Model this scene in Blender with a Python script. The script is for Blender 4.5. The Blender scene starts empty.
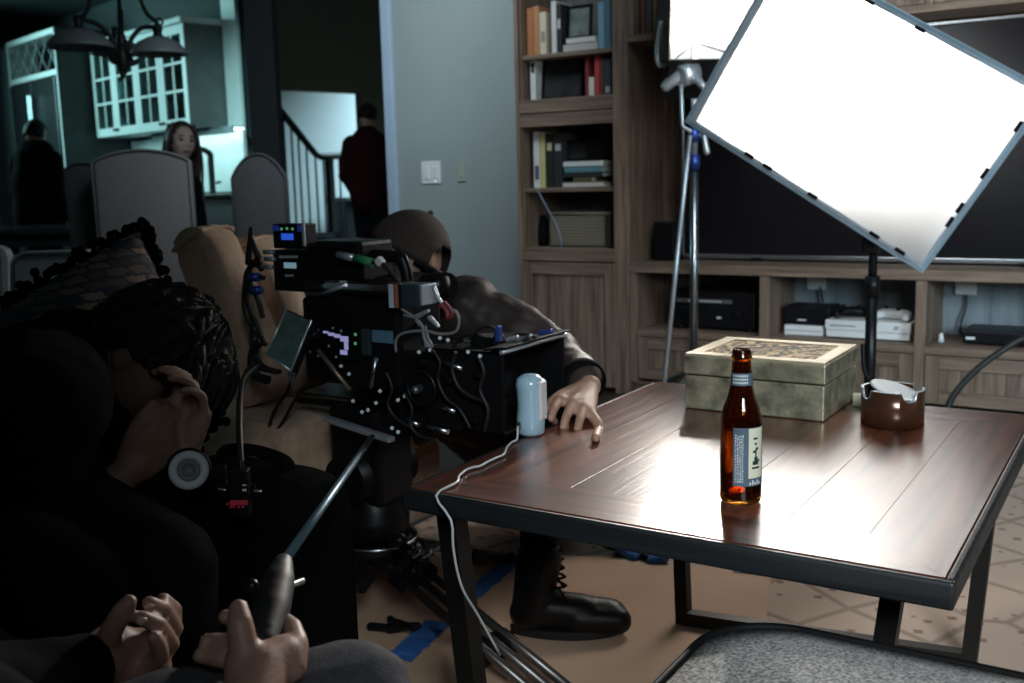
import bpy, bmesh, math, random
from mathutils import Vector, Matrix, Euler, noise
random.seed(7)
V = Vector
S = bpy.context.scene
COL = S.collection
# ---------------------------------------------------------------- camera, world, lights, exposure
FPX, CX, CY, CAMH = 1031.0, 512.0, 341.5, 0.97
yaw, pitch, roll = math.radians(32.3), math.radians(8.92), math.radians(1.46)
f0 = V((-math.sin(yaw), math.cos(yaw), 0)); r0 = V((math.cos(yaw), math.sin(yaw), 0)); u0 = V((0, 0, 1))
FW = f0 * math.cos(pitch) - u0 * math.sin(pitch)
UPT = u0 * math.cos(pitch) + f0 * math.sin(pitch)
RT = r0 * math.cos(roll) - UPT * math.sin(roll)
UP = UPT * math.cos(roll) + r0 * math.sin(roll)
EYE = V((0, 0, CAMH))
cd = bpy.data.cameras.new('camera'); cam = bpy.data.objects.new('camera', cd); COL.objects.link(cam)
cam.matrix_world = Matrix(((RT.x, UP.x, -FW.x, 0), (RT.y, UP.y, -FW.y, 0), (RT.z, UP.z, -FW.z, CAMH), (0, 0, 0, 1)))
cd.sensor_width = 36; cd.sensor_fit = 'HORIZONTAL'; cd.lens = FPX / 1024 * 36; cd.clip_start = 0.05
cd.dof.use_dof = True; cd.dof.focus_distance = 1.52; cd.dof.aperture_fstop = 6.3
S.camera = cam

w = bpy.data.worlds.new('world'); S.world = w; w.use_nodes = True
bg = w.node_tree.nodes['Background']; bg.inputs[0].default_value = (0.55, 0.88, 1.0, 1); bg.inputs[1].default_value = 0.018

def area(name, loc, target, size, power, color, sy=None, spread=180):
    l = bpy.data.lights.new(name, 'AREA'); l.size = size; l.energy = power; l.color = color; l.spread = math.radians(spread)
    if sy: l.shape = 'RECTANGLE'; l.size_y = sy
    o = bpy.data.objects.new(name, l); COL.objects.link(o); o.location = loc
    o.rotation_euler = (V(target) - V(loc)).to_track_quat('-Z', 'Y').to_euler()
    return o
LAMP = V((-1.473, 3.89, 1.557)); LAIM = LAMP + V((0.62, -0.77, -0.10))
area('film_light_beam', LAMP - (LAIM - LAMP).normalized() * 0.05, LAIM, 0.12, 46, (1.0, 0.94, 0.87), spread=69)
area('kitchen_window_daylight', (-9.6, 4.3, 2.2), (-7.4, 6.4, 1.75), 1.2, 36, (0.46, 0.95, 0.98), spread=110)
area('stair_hall_light', (-7.05, 11.2, 3.4), (-7.3, 12.6, 0.9), 1.2, 1250, (0.60, 0.90, 1.0))
area('front_fill', (0.90, -0.40, 1.90), (-0.35, 1.9, 0.42), 0.8, 6.5, (0.86, 0.95, 1.0), spread=48)  # unseen cool fill added behind the camera, cone kept off the seated crew
area('wall_fill', (-0.6, 2.5, 2.7), (-2.1, 4.6, 1.0), 0.8, 7, (0.72, 0.92, 1.0), spread=125)  # added overhead fill that lifts the grey wall and bookcase, no fixture there
area('console_fill', (1.9, 1.3, 1.30), (-0.1, 4.5, 0.45), 0.8, 13, (0.66, 0.88, 1.0), spread=62)  # added bluish fill from the right to brighten the console bays
area('trim_fill', (-5.7, 4.5, 2.5), (-6.35, 5.9, 1.45), 0.4, 3.2, (0.50, 0.96, 1.0), spread=50)  # small added fill to brighten the pale trim beside the post
area('dining_fill', (-2.7, 3.1, 2.6), (-3.7, 5.0, 0.95), 0.6, 9, (0.80, 0.92, 1.0), spread=100)  # added fill for the near sides of the dining chairs and the woman
vs = S.view_settings; vs.view_transform = 'Standard'; vs.look = 'None'; vs.gamma = 1; vs.use_curve_mapping = False
vs.exposure = 0.0
S.cycles.max_bounces = 8; S.cycles.transparent_max_bounces = 12
S.cycles.use_denoising = True
S.cycles.use_guiding = True
S.cycles.sample_clamp_indirect = 6

# ---------------------------------------------------------------- point helpers: rays of the photograph met with real planes / depths
def ray(px, py): return FW + RT * ((px - CX) / FPX) - UP * ((py - CY) / FPX)
def P(px, py, d): return EYE + ray(px, py) * d
def onz(px, py, z=0.0): r = ray(px, py); return EYE + r * ((z - CAMH) / r.z)
def ony(px, py, y): r = ray(px, py); return EYE + r * (y / r.y)
def onx(px, py, x): r = ray(px, py); return EYE + r * (x / r.x)

# ---------------------------------------------------------------- materials
def _mat(name):
    m = bpy.data.materials.new(name); m.use_nodes = True
    nt = m.node_tree; b = nt.nodes['Principled BSDF']
    return m, nt, b
def N(nt, t, **kw):
    n = nt.nodes.new(t)
    for k, v in kw.items(): setattr(n, k, v)
    return n
def mat(name, col, rough=0.5, metal=0.0, var=0.12, scale=8.0, bump=0.0, bscale=60.0, spec=0.5, emit=None, es=1.0, stretch=(1, 1, 1), sheen=0, coat=0):
    m, nt, b = _mat(name)
    b.inputs['Roughness'].default_value = rough; b.inputs['Metallic'].default_value = metal
    b.inputs['Specular IOR Level'].default_value = spec
    if sheen: b.inputs['Sheen Weight'].default_value = sheen
    if coat: b.inputs['Coat Weight'].default_value = coat; b.inputs['Coat Roughness'].default_value = 0.15
    tc = N(nt, 'ShaderNodeTexCoord'); mp = N(nt, 'ShaderNodeMapping'); mp.inputs['Scale'].default_value = stretch
    nt.links.new(tc.outputs['Object'], mp.inputs['Vector'])
    nz = N(nt, 'ShaderNodeTexNoise'); nz.inputs['Scale'].default_value = scale; nz.inputs['Detail'].default_value = 4
    nt.links.new(mp.outputs[0], nz.inputs['Vector'])
    cr = N(nt, 'ShaderNodeValToRGB')
    c = V(col[:3]); lo = c * (1 - var * 1.6); hi = c * (1 + var * 1.6)
    cr.color_ramp.elements[0].position = 0.25; cr.color_ramp.elements[1].position = 0.75
    cr.color_ramp.elements[0].color = (*[max(0, q) for q in lo], 1); cr.color_ramp.elements[1].color = (*[min(1, q) for q in hi], 1)
    nt.links.new(nz.outputs['Fac'], cr.inputs['Fac']); nt.links.new(cr.outputs['Color'], b.inputs['Base Color'])
    if bump:
        n2 = N(nt, 'ShaderNodeTexNoise'); n2.inputs['Scale'].default_value = bscale; n2.inputs['Detail'].default_value = 3
        nt.links.new(mp.outputs[0], n2.inputs['Vector'])
        bp = N(nt, 'ShaderNodeBump'); bp.inputs['Strength'].default_value = bump; bp.inputs['Distance'].default_value = 0.01
        nt.links.new(n2.outputs['Fac'], bp.inputs['Height']); nt.links.new(bp.outputs[0], b.inputs['Normal'])
    if emit:
        b.inputs['Emission Color'].default_value = (*emit, 1); b.inputs['Emission Strength'].default_value = es
    return m
def wood(name, c1, c2, axis=2, rough=0.45, scale=3.0, bump=0.15, island=0.0, coat=0.0):
    """long grain along one axis, optional tint per plank"""
    m, nt, b = _mat(name)
    st = [14.0, 14.0, 14.0]; st[axis] = 0.9
    tc = N(nt, 'ShaderNodeTexCoord'); mp = N(nt, 'ShaderNodeMapping'); mp.inputs['Scale'].default_value = st
    nt.links.new(tc.outputs['Object'], mp.inputs['Vector'])
    geo = N(nt, 'ShaderNodeNewGeometry')
    off = N(nt, 'ShaderNodeVectorMath', operation='ADD'); cmb = N(nt, 'ShaderNodeCombineXYZ')
    mul = N(nt, 'ShaderNodeMath', operation='MULTIPLY'); mul.inputs[1].default_value = 37.0
    nt.links.new(geo.outputs['Random Per Island'], mul.inputs[0])
    for i in range(3): nt.links.new(mul.outputs[0], cmb.inputs[i])
    nt.links.new(mp.outputs[0], off.inputs[0]); nt.links.new(cmb.outputs[0], off.inputs[1])
    nz = N(nt, 'ShaderNodeTexNoise'); nz.inputs['Scale'].default_value = scale; nz.inputs['Detail'].default_value = 6; nz.inputs['Distortion'].default_value = 0.6
    nt.links.new(off.outputs[0], nz.inputs['Vector'])
    cr = N(nt, 'ShaderNodeValToRGB'); cr.color_ramp.elements[0].position = 0.3; cr.color_ramp.elements[1].position = 0.72
    cr.color_ramp.elements[0].color = (*c1, 1); cr.color_ramp.elements[1].color = (*c2, 1)
    nt.links.new(nz.outputs['Fac'], cr.inputs['Fac'])
    out = cr.outputs['Color']
    if island:
        hs = N(nt, 'ShaderNodeHueSaturation'); mr = N(nt, 'ShaderNodeMapRange')
        mr.inputs['To Min'].default_value = 1 - island; mr.inputs['To Max'].default_value = 1 + island
        nt.links.new(geo.outputs['Random Per Island'], mr.inputs['Value']); nt.links.new(mr.outputs[0], hs.inputs['Value'])
        nt.links.new(out, hs.inputs['Color']); out = hs.outputs['Color']
    nt.links.new(out, b.inputs['Base Color'])
    b.inputs['Roughness'].default_value = rough
    if coat: b.inputs['Coat Weight'].default_value = coat; b.inputs['Coat Roughness'].default_value = 0.2
    bp = N(nt, 'ShaderNodeBump'); bp.inputs['Strength'].default_value = bump; bp.inputs['Distance'].default_value = 0.004
    nt.links.new(nz.outputs['Fac'], bp.inputs['Height']); nt.links.new(bp.outputs[0], b.inputs['Normal'])
    return m
def glass(name, col, rough=0.02, ior=1.45):
    m, nt, b = _mat(name)
    b.inputs['Base Color'].default_value = (*col, 1); b.inputs['Transmission Weight'].default_value = 1
    b.inputs['Roughness'].default_value = rough; b.inputs['IOR'].default_value = ior
    return m

MT = {}
MT['wall'] = mat('painted_wall', (0.30, 0.35, 0.35), 0.8, var=0.03, scale=2, bump=0.03, bscale=180)
MT['trim'] = mat('blue_grey_trim', (0.40, 0.52, 0.66), 0.5, var=0.03)
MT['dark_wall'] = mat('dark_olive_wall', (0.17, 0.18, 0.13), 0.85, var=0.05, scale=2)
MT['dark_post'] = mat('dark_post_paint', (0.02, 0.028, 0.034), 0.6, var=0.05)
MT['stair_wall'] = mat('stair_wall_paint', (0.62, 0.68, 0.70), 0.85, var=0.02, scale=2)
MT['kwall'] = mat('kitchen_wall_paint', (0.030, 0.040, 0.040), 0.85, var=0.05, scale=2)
MT['kcab'] = mat('white_cabinet_paint', (0.62, 0.66, 0.64), 0.4, var=0.02)
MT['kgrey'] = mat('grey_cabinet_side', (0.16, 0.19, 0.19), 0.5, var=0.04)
MT['splash'] = mat('pale_backsplash', (0.7, 0.74, 0.72), 0.4, var=0.03)
MT['counter'] = mat('dark_stone_counter', (0.03, 0.035, 0.035), 0.25, var=0.4, scale=40)
MT['black'] = mat('matte_black', (0.006, 0.006, 0.007), 0.6, spec=0.12, var=0.15)
MT['blackp'] = mat('black_plastic', (0.007, 0.007, 0.009), 0.38, spec=0.22, var=0.1, bump=0.05, bscale=200)
MT['blackm'] = mat('black_anodised_metal', (0.012, 0.013, 0.015), 0.36, metal=0.5, var=0.1)
MT['rubber'] = mat('black_rubber', (0.010, 0.010, 0.010), 0.55, var=0.1)
MT['iron'] = mat('dark_iron', (0.015, 0.014, 0.013), 0.5, metal=0.3, var=0.2)
MT['steel'] = mat('brushed_steel', (0.55, 0.60, 0.66), 0.28, metal=1.0, var=0.06, scale=30)
MT['bluesteel'] = mat('blue_anodised_ring', (0.05, 0.10, 0.42), 0.35, metal=0.6, var=0.1)
MT['alum'] = mat('pale_aluminium', (0.66, 0.74, 0.82), 0.35, metal=0.7, var=0.05)
MT['oakz'] = wood('weathered_oak_upright', (0.100, 0.066, 0.048), (0.28, 0.200, 0.148), 2, 0.6)
MT['oakx'] = wood('weathered_oak_level', (0.100, 0.066, 0.048), (0.28, 0.200, 0.148), 0, 0.6)
MT['oakback'] = wood('weathered_oak_back', (0.06, 0.055, 0.052), (0.13, 0.12, 0.115), 2, 0.7)
MT['oaklit'] = wood('lit_oak_back', (0.16, 0.19, 0.21), (0.27, 0.31, 0.34), 2, 0.6)  # oak paled and blued in colour for the light inside the bays
MT['tablew'] = wood('dark_walnut_planks', (0.045, 0.013, 0.007), (0.21, 0.068, 0.035), 1, 0.29, scale=2.4, bump=0.22, island=0.4, coat=0.65)
MT['tableb'] = wood('dark_walnut_border', (0.045, 0.014, 0.008), (0.19, 0.066, 0.036), 0, 0.29, scale=2.4, bump=0.22, island=0.25, coat=0.65)
MT['tableedge'] = wood('blackened_table_edge', (0.005, 0.006, 0.007), (0.024, 0.027, 0.030), 0, 0.45, scale=2.4, bump=0.5)
MT['skin'] = mat('skin', (0.42, 0.245, 0.175), 0.5, var=0.08, scale=25, bump=0.05, bscale=220)
MT['skin_shaded'] = mat('shaded_skin', (0.20, 0.125, 0.092), 0.55, var=0.08, scale=25, bump=0.05, bscale=220, spec=0.25)  # skin darkened in colour for the shade the bowed person sits in
MT['skin_pale'] = mat('pale_skin', (0.55, 0.42, 0.38), 0.5, var=0.05, scale=25)
MT['blackcloth'] = mat('black_cloth', (0.006, 0.006, 0.007), 0.95, spec=0.06, var=0.2, bump=0.2, bscale=300)
MT['hair'] = mat('black_hair', (0.010, 0.009, 0.009), 0.48, spec=0.22, var=0.4, scale=30, stretch=(1, 6, 1), bump=0.6, bscale=70)
MT['brownhair'] = mat('dark_brown_hair', (0.030, 0.016, 0.012), 0.45, var=0.3, scale=30, bump=0.4, bscale=60)
MT['cap'] = mat('brown_cap_cloth', (0.065, 0.047, 0.040), 0.85, var=0.12, scale=60, bump=0.2, bscale=400)
MT['jacket'] = mat('dark_brown_leather_jacket', (0.038, 0.027, 0.025), 0.55, spec=0.35, var=0.3, scale=14, bump=0.35, bscale=26)
MT['redcloth'] = mat('dark_red_cloth', (0.022, 0.003, 0.004), 0.9, spec=0.1, var=0.1)
MT['jeans'] = mat('grey_denim', (0.06, 0.063, 0.072), 0.85, spec=0.1, var=0.12, scale=120, bump=0.2, bscale=500)
MT['darkjeans'] = mat('dark_blue_denim', (0.035, 0.042, 0.055), 0.9, var=0.12, scale=120)
MT['leather'] = mat('black_shoe_leather', (0.008, 0.007, 0.007), 0.42, spec=0.3, var=0.2, bump=0.1, bscale=80)
MT['beige'] = mat('beige_sofa_fabric', (0.56, 0.38, 0.26), 0.62, var=0.10, scale=40, bump=0.12, bscale=260, sheen=0.2)
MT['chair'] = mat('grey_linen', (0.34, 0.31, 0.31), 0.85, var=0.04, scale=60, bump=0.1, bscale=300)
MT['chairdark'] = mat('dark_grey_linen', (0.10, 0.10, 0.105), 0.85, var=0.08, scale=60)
MT['white'] = mat('white_plastic', (0.75, 0.77, 0.78), 0.35, var=0.02)
MT['paper'] = mat('kraft_paper', (0.62, 0.41, 0.28), 0.75, var=0.07, scale=5, bump=0.12, bscale=14)
MT['tape'] = mat('blue_masking_tape', (0.05, 0.17, 0.50), 0.6, var=0.12, scale=40, bump=0.2)
MT['floor'] = wood('dark_floorboards', (0.016, 0.011, 0.008), (0.05, 0.034, 0.024), 1, 0.5, island=0.3)
MT['gold'] = mat('aged_gold_leaf', (0.36, 0.35, 0.25), 0.38, metal=0.6, var=0.42, scale=26, bump=0.25, bscale=60)
MT['label'] = mat('blue_grey_label', (0.085, 0.13, 0.17), 0.45, var=0.12)
MT['cream'] = mat('cream_paper', (0.70, 0.70, 0.55), 0.6, var=0.05)
MT['ink'] = mat('dark_green_ink', (0.02, 0.05, 0.03), 0.6)
MT['lettering'] = mat('pale_print', (0.62, 0.66, 0.68), 0.6, var=0.02)
MT['redprint'] = mat('red_print', (0.60, 0.04, 0.07), 0.5, var=0.05)
MT['blue_lcd'] = mat('blue_screen', (0.02, 0.05, 0.3), 0.3, emit=(0.03, 0.14, 0.9), es=0.55)
MT['pale_lcd'] = mat('pale_blue_screen', (0.3, 0.4, 0.5), 0.3, emit=(0.35, 0.62, 0.75), es=0.30)
MT['violet_lcd'] = mat('violet_screen', (0.2, 0.2, 0.4), 0.3, emit=(0.50, 0.50, 0.95), es=0.42)
MT['green_led'] = mat('green_light', (0.05, 0.3, 0.1), 0.3, emit=(0.15, 0.5, 0.25), es=0.4)
MT['white_led'] = mat('white_light', (0.6, 0.6, 0.6), 0.3, emit=(0.75, 0.9, 1.0), es=0.9)
MT['tv'] = mat('dark_tv_glass', (0.008, 0.007, 0.009), 0.30, spec=0.3, var=0.05)
MT['shade'] = mat('frosted_glass_shade', (0.20, 0.23, 0.24), 0.5, var=0.05)
MT['clearglass'] = glass('cabinet_glass', (0.75, 0.95, 0.95))
MT['fridge'] = mat('dark_steel_door', (0.03, 0.034, 0.036), 0.35, metal=0.5, var=0.1)

def special_materials():
    # patterned rug: cream ground, faded red-brown motifs
    m, nt, b = _mat('faded_oriental_rug')
    tc = N(nt, 'ShaderNodeTexCoord')
    mp = N(nt, 'ShaderNodeMapping'); mp.inputs['Rotation'].default_value = (0, 0, 0.5)
    nt.links.new(tc.outputs['Object'], mp.inputs[0])
    v1 = N(nt, 'ShaderNodeTexVoronoi', feature='F1', distance='MANHATTAN'); v1.inputs['Scale'].default_value = 17; v1.inputs['Randomness'].default_value = 0.55
    v2 = N(nt, 'ShaderNodeTexVoronoi', feature='DISTANCE_TO_EDGE'); v2.inputs['Scale'].default_value = 5; v2.inputs['Randomness'].default_value = 0.25
    nz = N(nt, 'ShaderNodeTexNoise'); nz.inputs['Scale'].default_value = 9; nz.inputs['Detail'].default_value = 6
    for q in (v1, v2, nz): nt.links.new(mp.outputs[0], q.inputs['Vector'])
    r1 = N(nt, 'ShaderNodeValToRGB'); r1.color_ramp.elements[0].position = 0.16; r1.color_ramp.elements[1].position = 0.30
    r1.color_ramp.elements[0].color = (0.17, 0.075, 0.06, 1); r1.color_ramp.elements[1].color = (0.54, 0.41, 0.33, 1)
    nt.links.new(v1.outputs['Distance'], r1.inputs[0])
    r2 = N(nt, 'ShaderNodeValToRGB'); r2.color_ramp.elements[0].position = 0.02; r2.color_ramp.elements[1].position = 0.06
    r2.color_ramp.elements[0].color = (0.45, 0.42, 0.40, 1); r2.color_ramp.elements[1].color = (1, 1, 1, 1)
    nt.links.new(v2.outputs['Distance'], r2.inputs[0])
    mx = N(nt, 'ShaderNodeMix', data_type='RGBA', blend_type='MULTIPLY'); mx.inputs[0].default_value = 0.9
    nt.links.new(r1.outputs[0], mx.inputs[6]); nt.links.new(r2.outputs[0], mx.inputs[7])
    mx2 = N(nt, 'ShaderNodeMix', data_type='RGBA'); mlt = N(nt, 'ShaderNodeMath', operation='MULTIPLY'); mlt.inputs[1].default_value = 0.55; nt.links.new(nz.outputs['Fac'], mlt.inputs[0]); nt.links.new(mlt.outputs[0], mx2.inputs[0])
    nt.links.new(mx.outputs[2], mx2.inputs[6]); mx2.inputs[7].default_value = (0.52, 0.41, 0.33, 1)
    nt.links.new(mx2.outputs[2], b.inputs['Base Color']); b.inputs['Roughness'].default_value = 0.95
    MT['rug'] = m
    # tweed
    m, nt, b = _mat('grey_tweed')
    tc = N(nt, 'ShaderNodeTexCoord'); nz = N(nt, 'ShaderNodeTexNoise'); nz.inputs['Scale'].default_value = 240; nz.inputs['Detail'].default_value = 3
    nt.links.new(tc.outputs['Object'], nz.inputs['Vector'])
    r1 = N(nt, 'ShaderNodeValToRGB'); r1.color_ramp.elements[0].position = 0.36; r1.color_ramp.elements[1].position = 0.64
    r1.color_ramp.elements[0].color = (0.15, 0.147, 0.145, 1); r1.color_ramp.elements[1].color = (0.62, 0.60, 0.575, 1)
    nt.links.new(nz.outputs['Fac'], r1.inputs[0]); nt.links.new(r1.outputs[0], b.inputs['Base Color']); b.inputs['Roughness'].default_value = 0.95
    bp = N(nt, 'ShaderNodeBump'); bp.inputs['Strength'].default_value = 0.3; bp.inputs['Distance'].default_value = 0.002
    nt.links.new(nz.outputs['Fac'], bp.inputs['Height']); nt.links.new(bp.outputs[0], b.inputs['Normal'])
    MT['tweed'] = m
    # filigree lid
    m, nt, b = _mat('pierced_gold_filigree')
    tc = N(nt, 'ShaderNodeTexCoord'); nz = N(nt, 'ShaderNodeTexNoise'); nz.inputs['Scale'].default_value = 30; nz.inputs['Detail'].default_value = 1; nz.inputs['Distortion'].default_value = 2.2
    nt.links.new(tc.outputs['Object'], nz.inputs['Vector'])
    r1 = N(nt, 'ShaderNodeValToRGB'); r1.color_ramp.interpolation = 'LINEAR'
    r1.color_ramp.elements[0].position = 0.46; r1.color_ramp.elements[1].position = 0.53
    r1.color_ramp.elements[0].color = (0.012, 0.006, 0.003, 1); r1.color_ramp.elements[1].color = (0.62, 0.43, 0.21, 1)
    nt.links.new(nz.outputs['Fac'], r1.inputs[0]); nt.links.new(r1.outputs[0], b.inputs['Base Color'])
    b.inputs['Roughness'].default_value = 0.6; b.inputs['Metallic'].default_value = 0.1; b.inputs['Specular IOR Level'].default_value = 0.2
    bp = N(nt, 'ShaderNodeBump'); bp.inputs['Strength'].default_value = 0.8; bp.inputs['Distance'].default_value = 0.004
    nt.links.new(r1.outputs[0], bp.inputs['Height']); nt.links.new(bp.outputs[0], b.inputs['Normal'])
    MT['filigree'] = m
    # houndstooth-like throw pillow weave
    m, nt, b = _mat('woven_tan_navy_pattern')
    tc = N(nt, 'ShaderNodeTexCoord'); mp = N(nt, 'ShaderNodeMapping'); mp.inputs['Scale'].default_value = (8.0, 6.5, 5.5)
    nt.links.new(tc.outputs['UV'], mp.inputs[0])
    ck = N(nt, 'ShaderNodeTexBrick'); ck.inputs['Scale'].default_value = 1.0; ck.inputs['Mortar Size'].default_value = 0.05
    ck.inputs['Color1'].default_value = (0.40, 0.27, 0.20, 1); ck.inputs['Color2'].default_value = (0.035, 0.045, 0.065, 1); ck.inputs['Mortar'].default_value = (0.045, 0.055, 0.075, 1)
    ck.inputs['Bias'].default_value = 0.1; ck.inputs['Mortar Smooth'].default_value = 0.5
    nz = N(nt, 'ShaderNodeTexNoise'); nz.inputs['Scale'].default_value = 3.0
    ad = N(nt, 'ShaderNodeMix', data_type='VECTOR'); ad.inputs[0].default_value = 0.25
    nt.links.new(mp.outputs[0], nz.inputs['Vector']); nt.links.new(mp.outputs[0], ad.inputs[4]); nt.links.new(nz.outputs['Color'], ad.inputs[5])
    nt.links.new(ad.outputs[1], ck.inputs['Vector']); nt.links.new(ck.outputs['Color'], b.inputs['Base Color']); b.inputs['Roughness'].default_value = 0.9
    MT['pillow'] = m
    # diffusion cloth: lit by the lamp that stands behind it
    m, nt, b = _mat('white_diffusion_cloth')
    nt.nodes.remove(b)
    out = [n for n in nt.nodes if n.type == 'OUTPUT_MATERIAL'][0]
    tr = N(nt, 'ShaderNodeBsdfTranslucent'); tr.inputs[0].default_value = (0.92, 0.94, 0.96, 1)
    di = N(nt, 'ShaderNodeBsdfDiffuse'); di.inputs[0].default_value = (0.80, 0.82, 0.84, 1)
    mx = N(nt, 'ShaderNodeMixShader'); mx.inputs[0].default_value = 0.30
    nt.links.new(tr.outputs[0], mx.inputs[1]); nt.links.new(di.outputs[0], mx.inputs[2]); nt.links.new(mx.outputs[0], out.inputs[0])
    MT['diffusion'] = m
    # wicker
    m, nt, b = _mat('woven_wicker')
    tc = N(nt, 'ShaderNodeTexCoord'); wv = N(nt, 'ShaderNodeTexWave', bands_direction='Z'); wv.inputs['Scale'].default_value = 22; wv.inputs['Distortion'].default_value = 1.5
    nt.links.new(tc.outputs['Object'], wv.inputs['Vector'])
    r1 = N(nt, 'ShaderNodeValToRGB'); r1.color_ramp.elements[0].color = (0.10, 0.085, 0.06, 1); r1.color_ramp.elements[1].color = (0.22, 0.19, 0.14, 1)
    nt.links.new(wv.outputs['Fac'], r1.inputs[0]); nt.links.new(r1.outputs[0], b.inputs['Base Color']); b.inputs['Roughness'].default_value = 0.8
    MT['wicker'] = m
special_materials()
MT['amber'] = glass('amber_bottle_glass', (0.38, 0.135, 0.02), 0.03, 1.5)
MT['barn'] = mat('grey_barn_door', (0.16, 0.165, 0.17), 0.5, metal=0.3)
MT['screw'] = mat('dull_screw_metal', (0.22, 0.25, 0.27), 0.45, metal=0.9)
MT['beer'] = glass('amber_beer', (0.85, 0.38, 0.06), 0.0, 1.33)

# ---------------------------------------------------------------- mesh builder
WLOC = {}
def frame_z(z, x=None):
    z = z.normalized(); a = V(x) if x is not None else (V((0, 0, 1)) if abs(z.z) < 0.95 else V((1, 0, 0)))
    xx = (a - z * a.dot(z)).normalized(); yy = z.cross(xx)
    return Matrix((xx, yy, z)).transposed()
class MB:
    def __init__(s): s.v = []; s.f = []; s.m = []; s.sm = []; s.mi = 0; s.uv = None
    def add(s, vs, fs, smooth=False):
        o = len(s.v); s.v += [V(q) for q in vs]
        for f in fs: s.f.append([i + o for i in f]); s.m.append(s.mi); s.sm.append(smooth)
        return s
    def bm(s, b, M=None, smooth=False):
        if M is not None: b.transform(M)
        b.verts.index_update(); s.add([q.co.copy() for q in b.verts], [[q.index for q in f.verts] for f in b.faces], smooth); b.free(); return s
    def box(s, c, d, rot=None, bev=0.0, seg=2):
        b = bmesh.new(); bmesh.ops.create_cube(b, size=1); b.transform(Matrix.Diagonal((*d, 1)))
        if bev: bmesh.ops.bevel(b, geom=list(b.edges), offset=min(bev, min(d) * 0.45), segments=seg, profile=0.5, affect='EDGES')
        M = Matrix.Translation(c)
        if rot is not None: M = M @ (rot.to_4x4() if not isinstance(rot, Euler) else rot.to_matrix().to_4x4())
        return s.bm(b, M)
    def mm(s, a, b, bev=0.0):
        a = V(a); b = V(b); lo = V(map(min, a, b)); hi = V(map(max, a, b)); return s.box((lo + hi) / 2, hi - lo, None, bev)
    def rings(s, rings, cap=True, smooth=True, closed=False):
        n = len(rings[0]); vs = [q for r in rings for q in r]; fs = []
        m = len(rings)
        for i in range(m if closed else m - 1):
            for j in range(n):
                a, b2 = i * n + j, i * n + (j + 1) % n; c, d = ((i + 1) % m) * n + (j + 1) % n, ((i + 1) % m) * n + j
                fs.append([a, b2, c, d])
        s.add(vs, fs, smooth)
        if cap and not closed:
            o = len(s.v) - len(vs)
            s.f.append([o + j for j in reversed(range(n))]); s.m.append(s.mi); s.sm.append(False)
            s.f.append([o + (m - 1) * n + j for j in range(n)]); s.m.append(s.mi); s.sm.append(False)
        return s
    def cyl(s, p, q, r, r2=None, seg=16, smooth=True):
        p = V(p); q = V(q); r2 = r if r2 is None else r2; F = frame_z(q - p)
        cs = [V((math.cos(2 * math.pi * j / seg), math.sin(2 * math.pi * j / seg), 0)) for j in range(seg)]
        return s.rings([[p + F @ (c * r) for c in cs], [q + F @ (c * r2) for c in cs]], True, smooth)
    def lathe(s, prof, c=(0, 0, 0), rot=None, seg=32, smooth=True, cap=False, hfun=None):
        c = V(c); R3 = rot if rot is not None else Matrix.Identity(3); rs = []
        for r, z in prof:
            rs.append([c + R3 @ V((max(r, 1e-5) * math.cos(2 * math.pi * j / seg), max(r, 1e-5) * math.sin(2 * math.pi * j / seg), z if hfun is None else hfun(z, 2 * math.pi * j / seg))) for j in range(seg)])
        return s.rings(rs, cap, smooth)
    def sph(s, c, r, rot=None, seg=16, rg=10):
        if not hasattr(r, '__len__'): r = (r, r, r)
        b = bmesh.new(); bmesh.ops.create_uvsphere(b, u_segments=seg, v_segments=rg, radius=1); b.transform(Matrix.Diagonal((*r, 1)))
        M = Matrix.Translation(c)
        if rot is not None: M = M @ rot.to_4x4()
        return s.bm(b, M, True)
    def cap(s, p, q, r, r2=None, seg=14):
        """tapered limb with round ends"""
        p = V(p); q = V(q); r2 = r if r2 is None else r2; F = frame_z(q - p); ax = (q - p).normalized(); rs = []
        for k in range(1, 6):
            a = math.pi / 2 * (1 - k / 5); rs.append((p - ax * r * math.sin(a), r * math.cos(a)))
        for k in range(0, 5):
            a = math.pi / 2 * k / 5; rs.append((q + ax * r2 * math.sin(a), r2 * math.cos(a)))
        cs = [V((math.cos(2 * math.pi * j / seg), math.sin(2 * math.pi * j / seg), 0)) for j in range(seg)]
        rr = [[c0 + F @ (c * max(rad, r * 0.02)) for c in cs] for c0, rad in rs]
        return s.rings(rr, True, True)
    def chain(s, pts, rad):
        for i in range(len(pts) - 1): s.cap(pts[i], pts[i + 1], rad[i], rad[i + 1])
        return s
    def tube(s, pts, r, seg=8, sub=6, closed=False):
        pts = [V(p) for p in pts]
        if sub > 1 and len(pts) > 2: pts, tt = spline(pts, sub, closed)
        n = len(pts); rs = []; X = None
        for i, p in enumerate(pts):
            if closed: t = pts[(i + 1) % n] - pts[i - 1]
            else: t = (pts[min(i + 1, n - 1)] - pts[max(i - 1, 0)])
            if t.length < 1e-9: t = V((0, 0, 1))
            F = frame_z(t, X)
            X = F.col[0]
            rad = r if not hasattr(r, '__len__') else r[0] + (r[1] - r[0]) * i / (n - 1)
            rs.append([p + F @ V((rad * math.cos(2 * math.pi * j / seg), rad * math.sin(2 * math.pi * j / seg), 0)) for j in range(seg)])
        return s.rings(rs, True, True, closed)
    def prism(s, poly, ext, smooth=False):
        poly = [V(p) for p in poly]; e = V(ext); n = len(poly)
        return s.add(poly + [p + e for p in poly], [list(range(n))[::-1], [n + i for i in range(n)]] + [[i, (i + 1) % n, n + (i + 1) % n, n + i] for i in range(n)], smooth)
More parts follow.
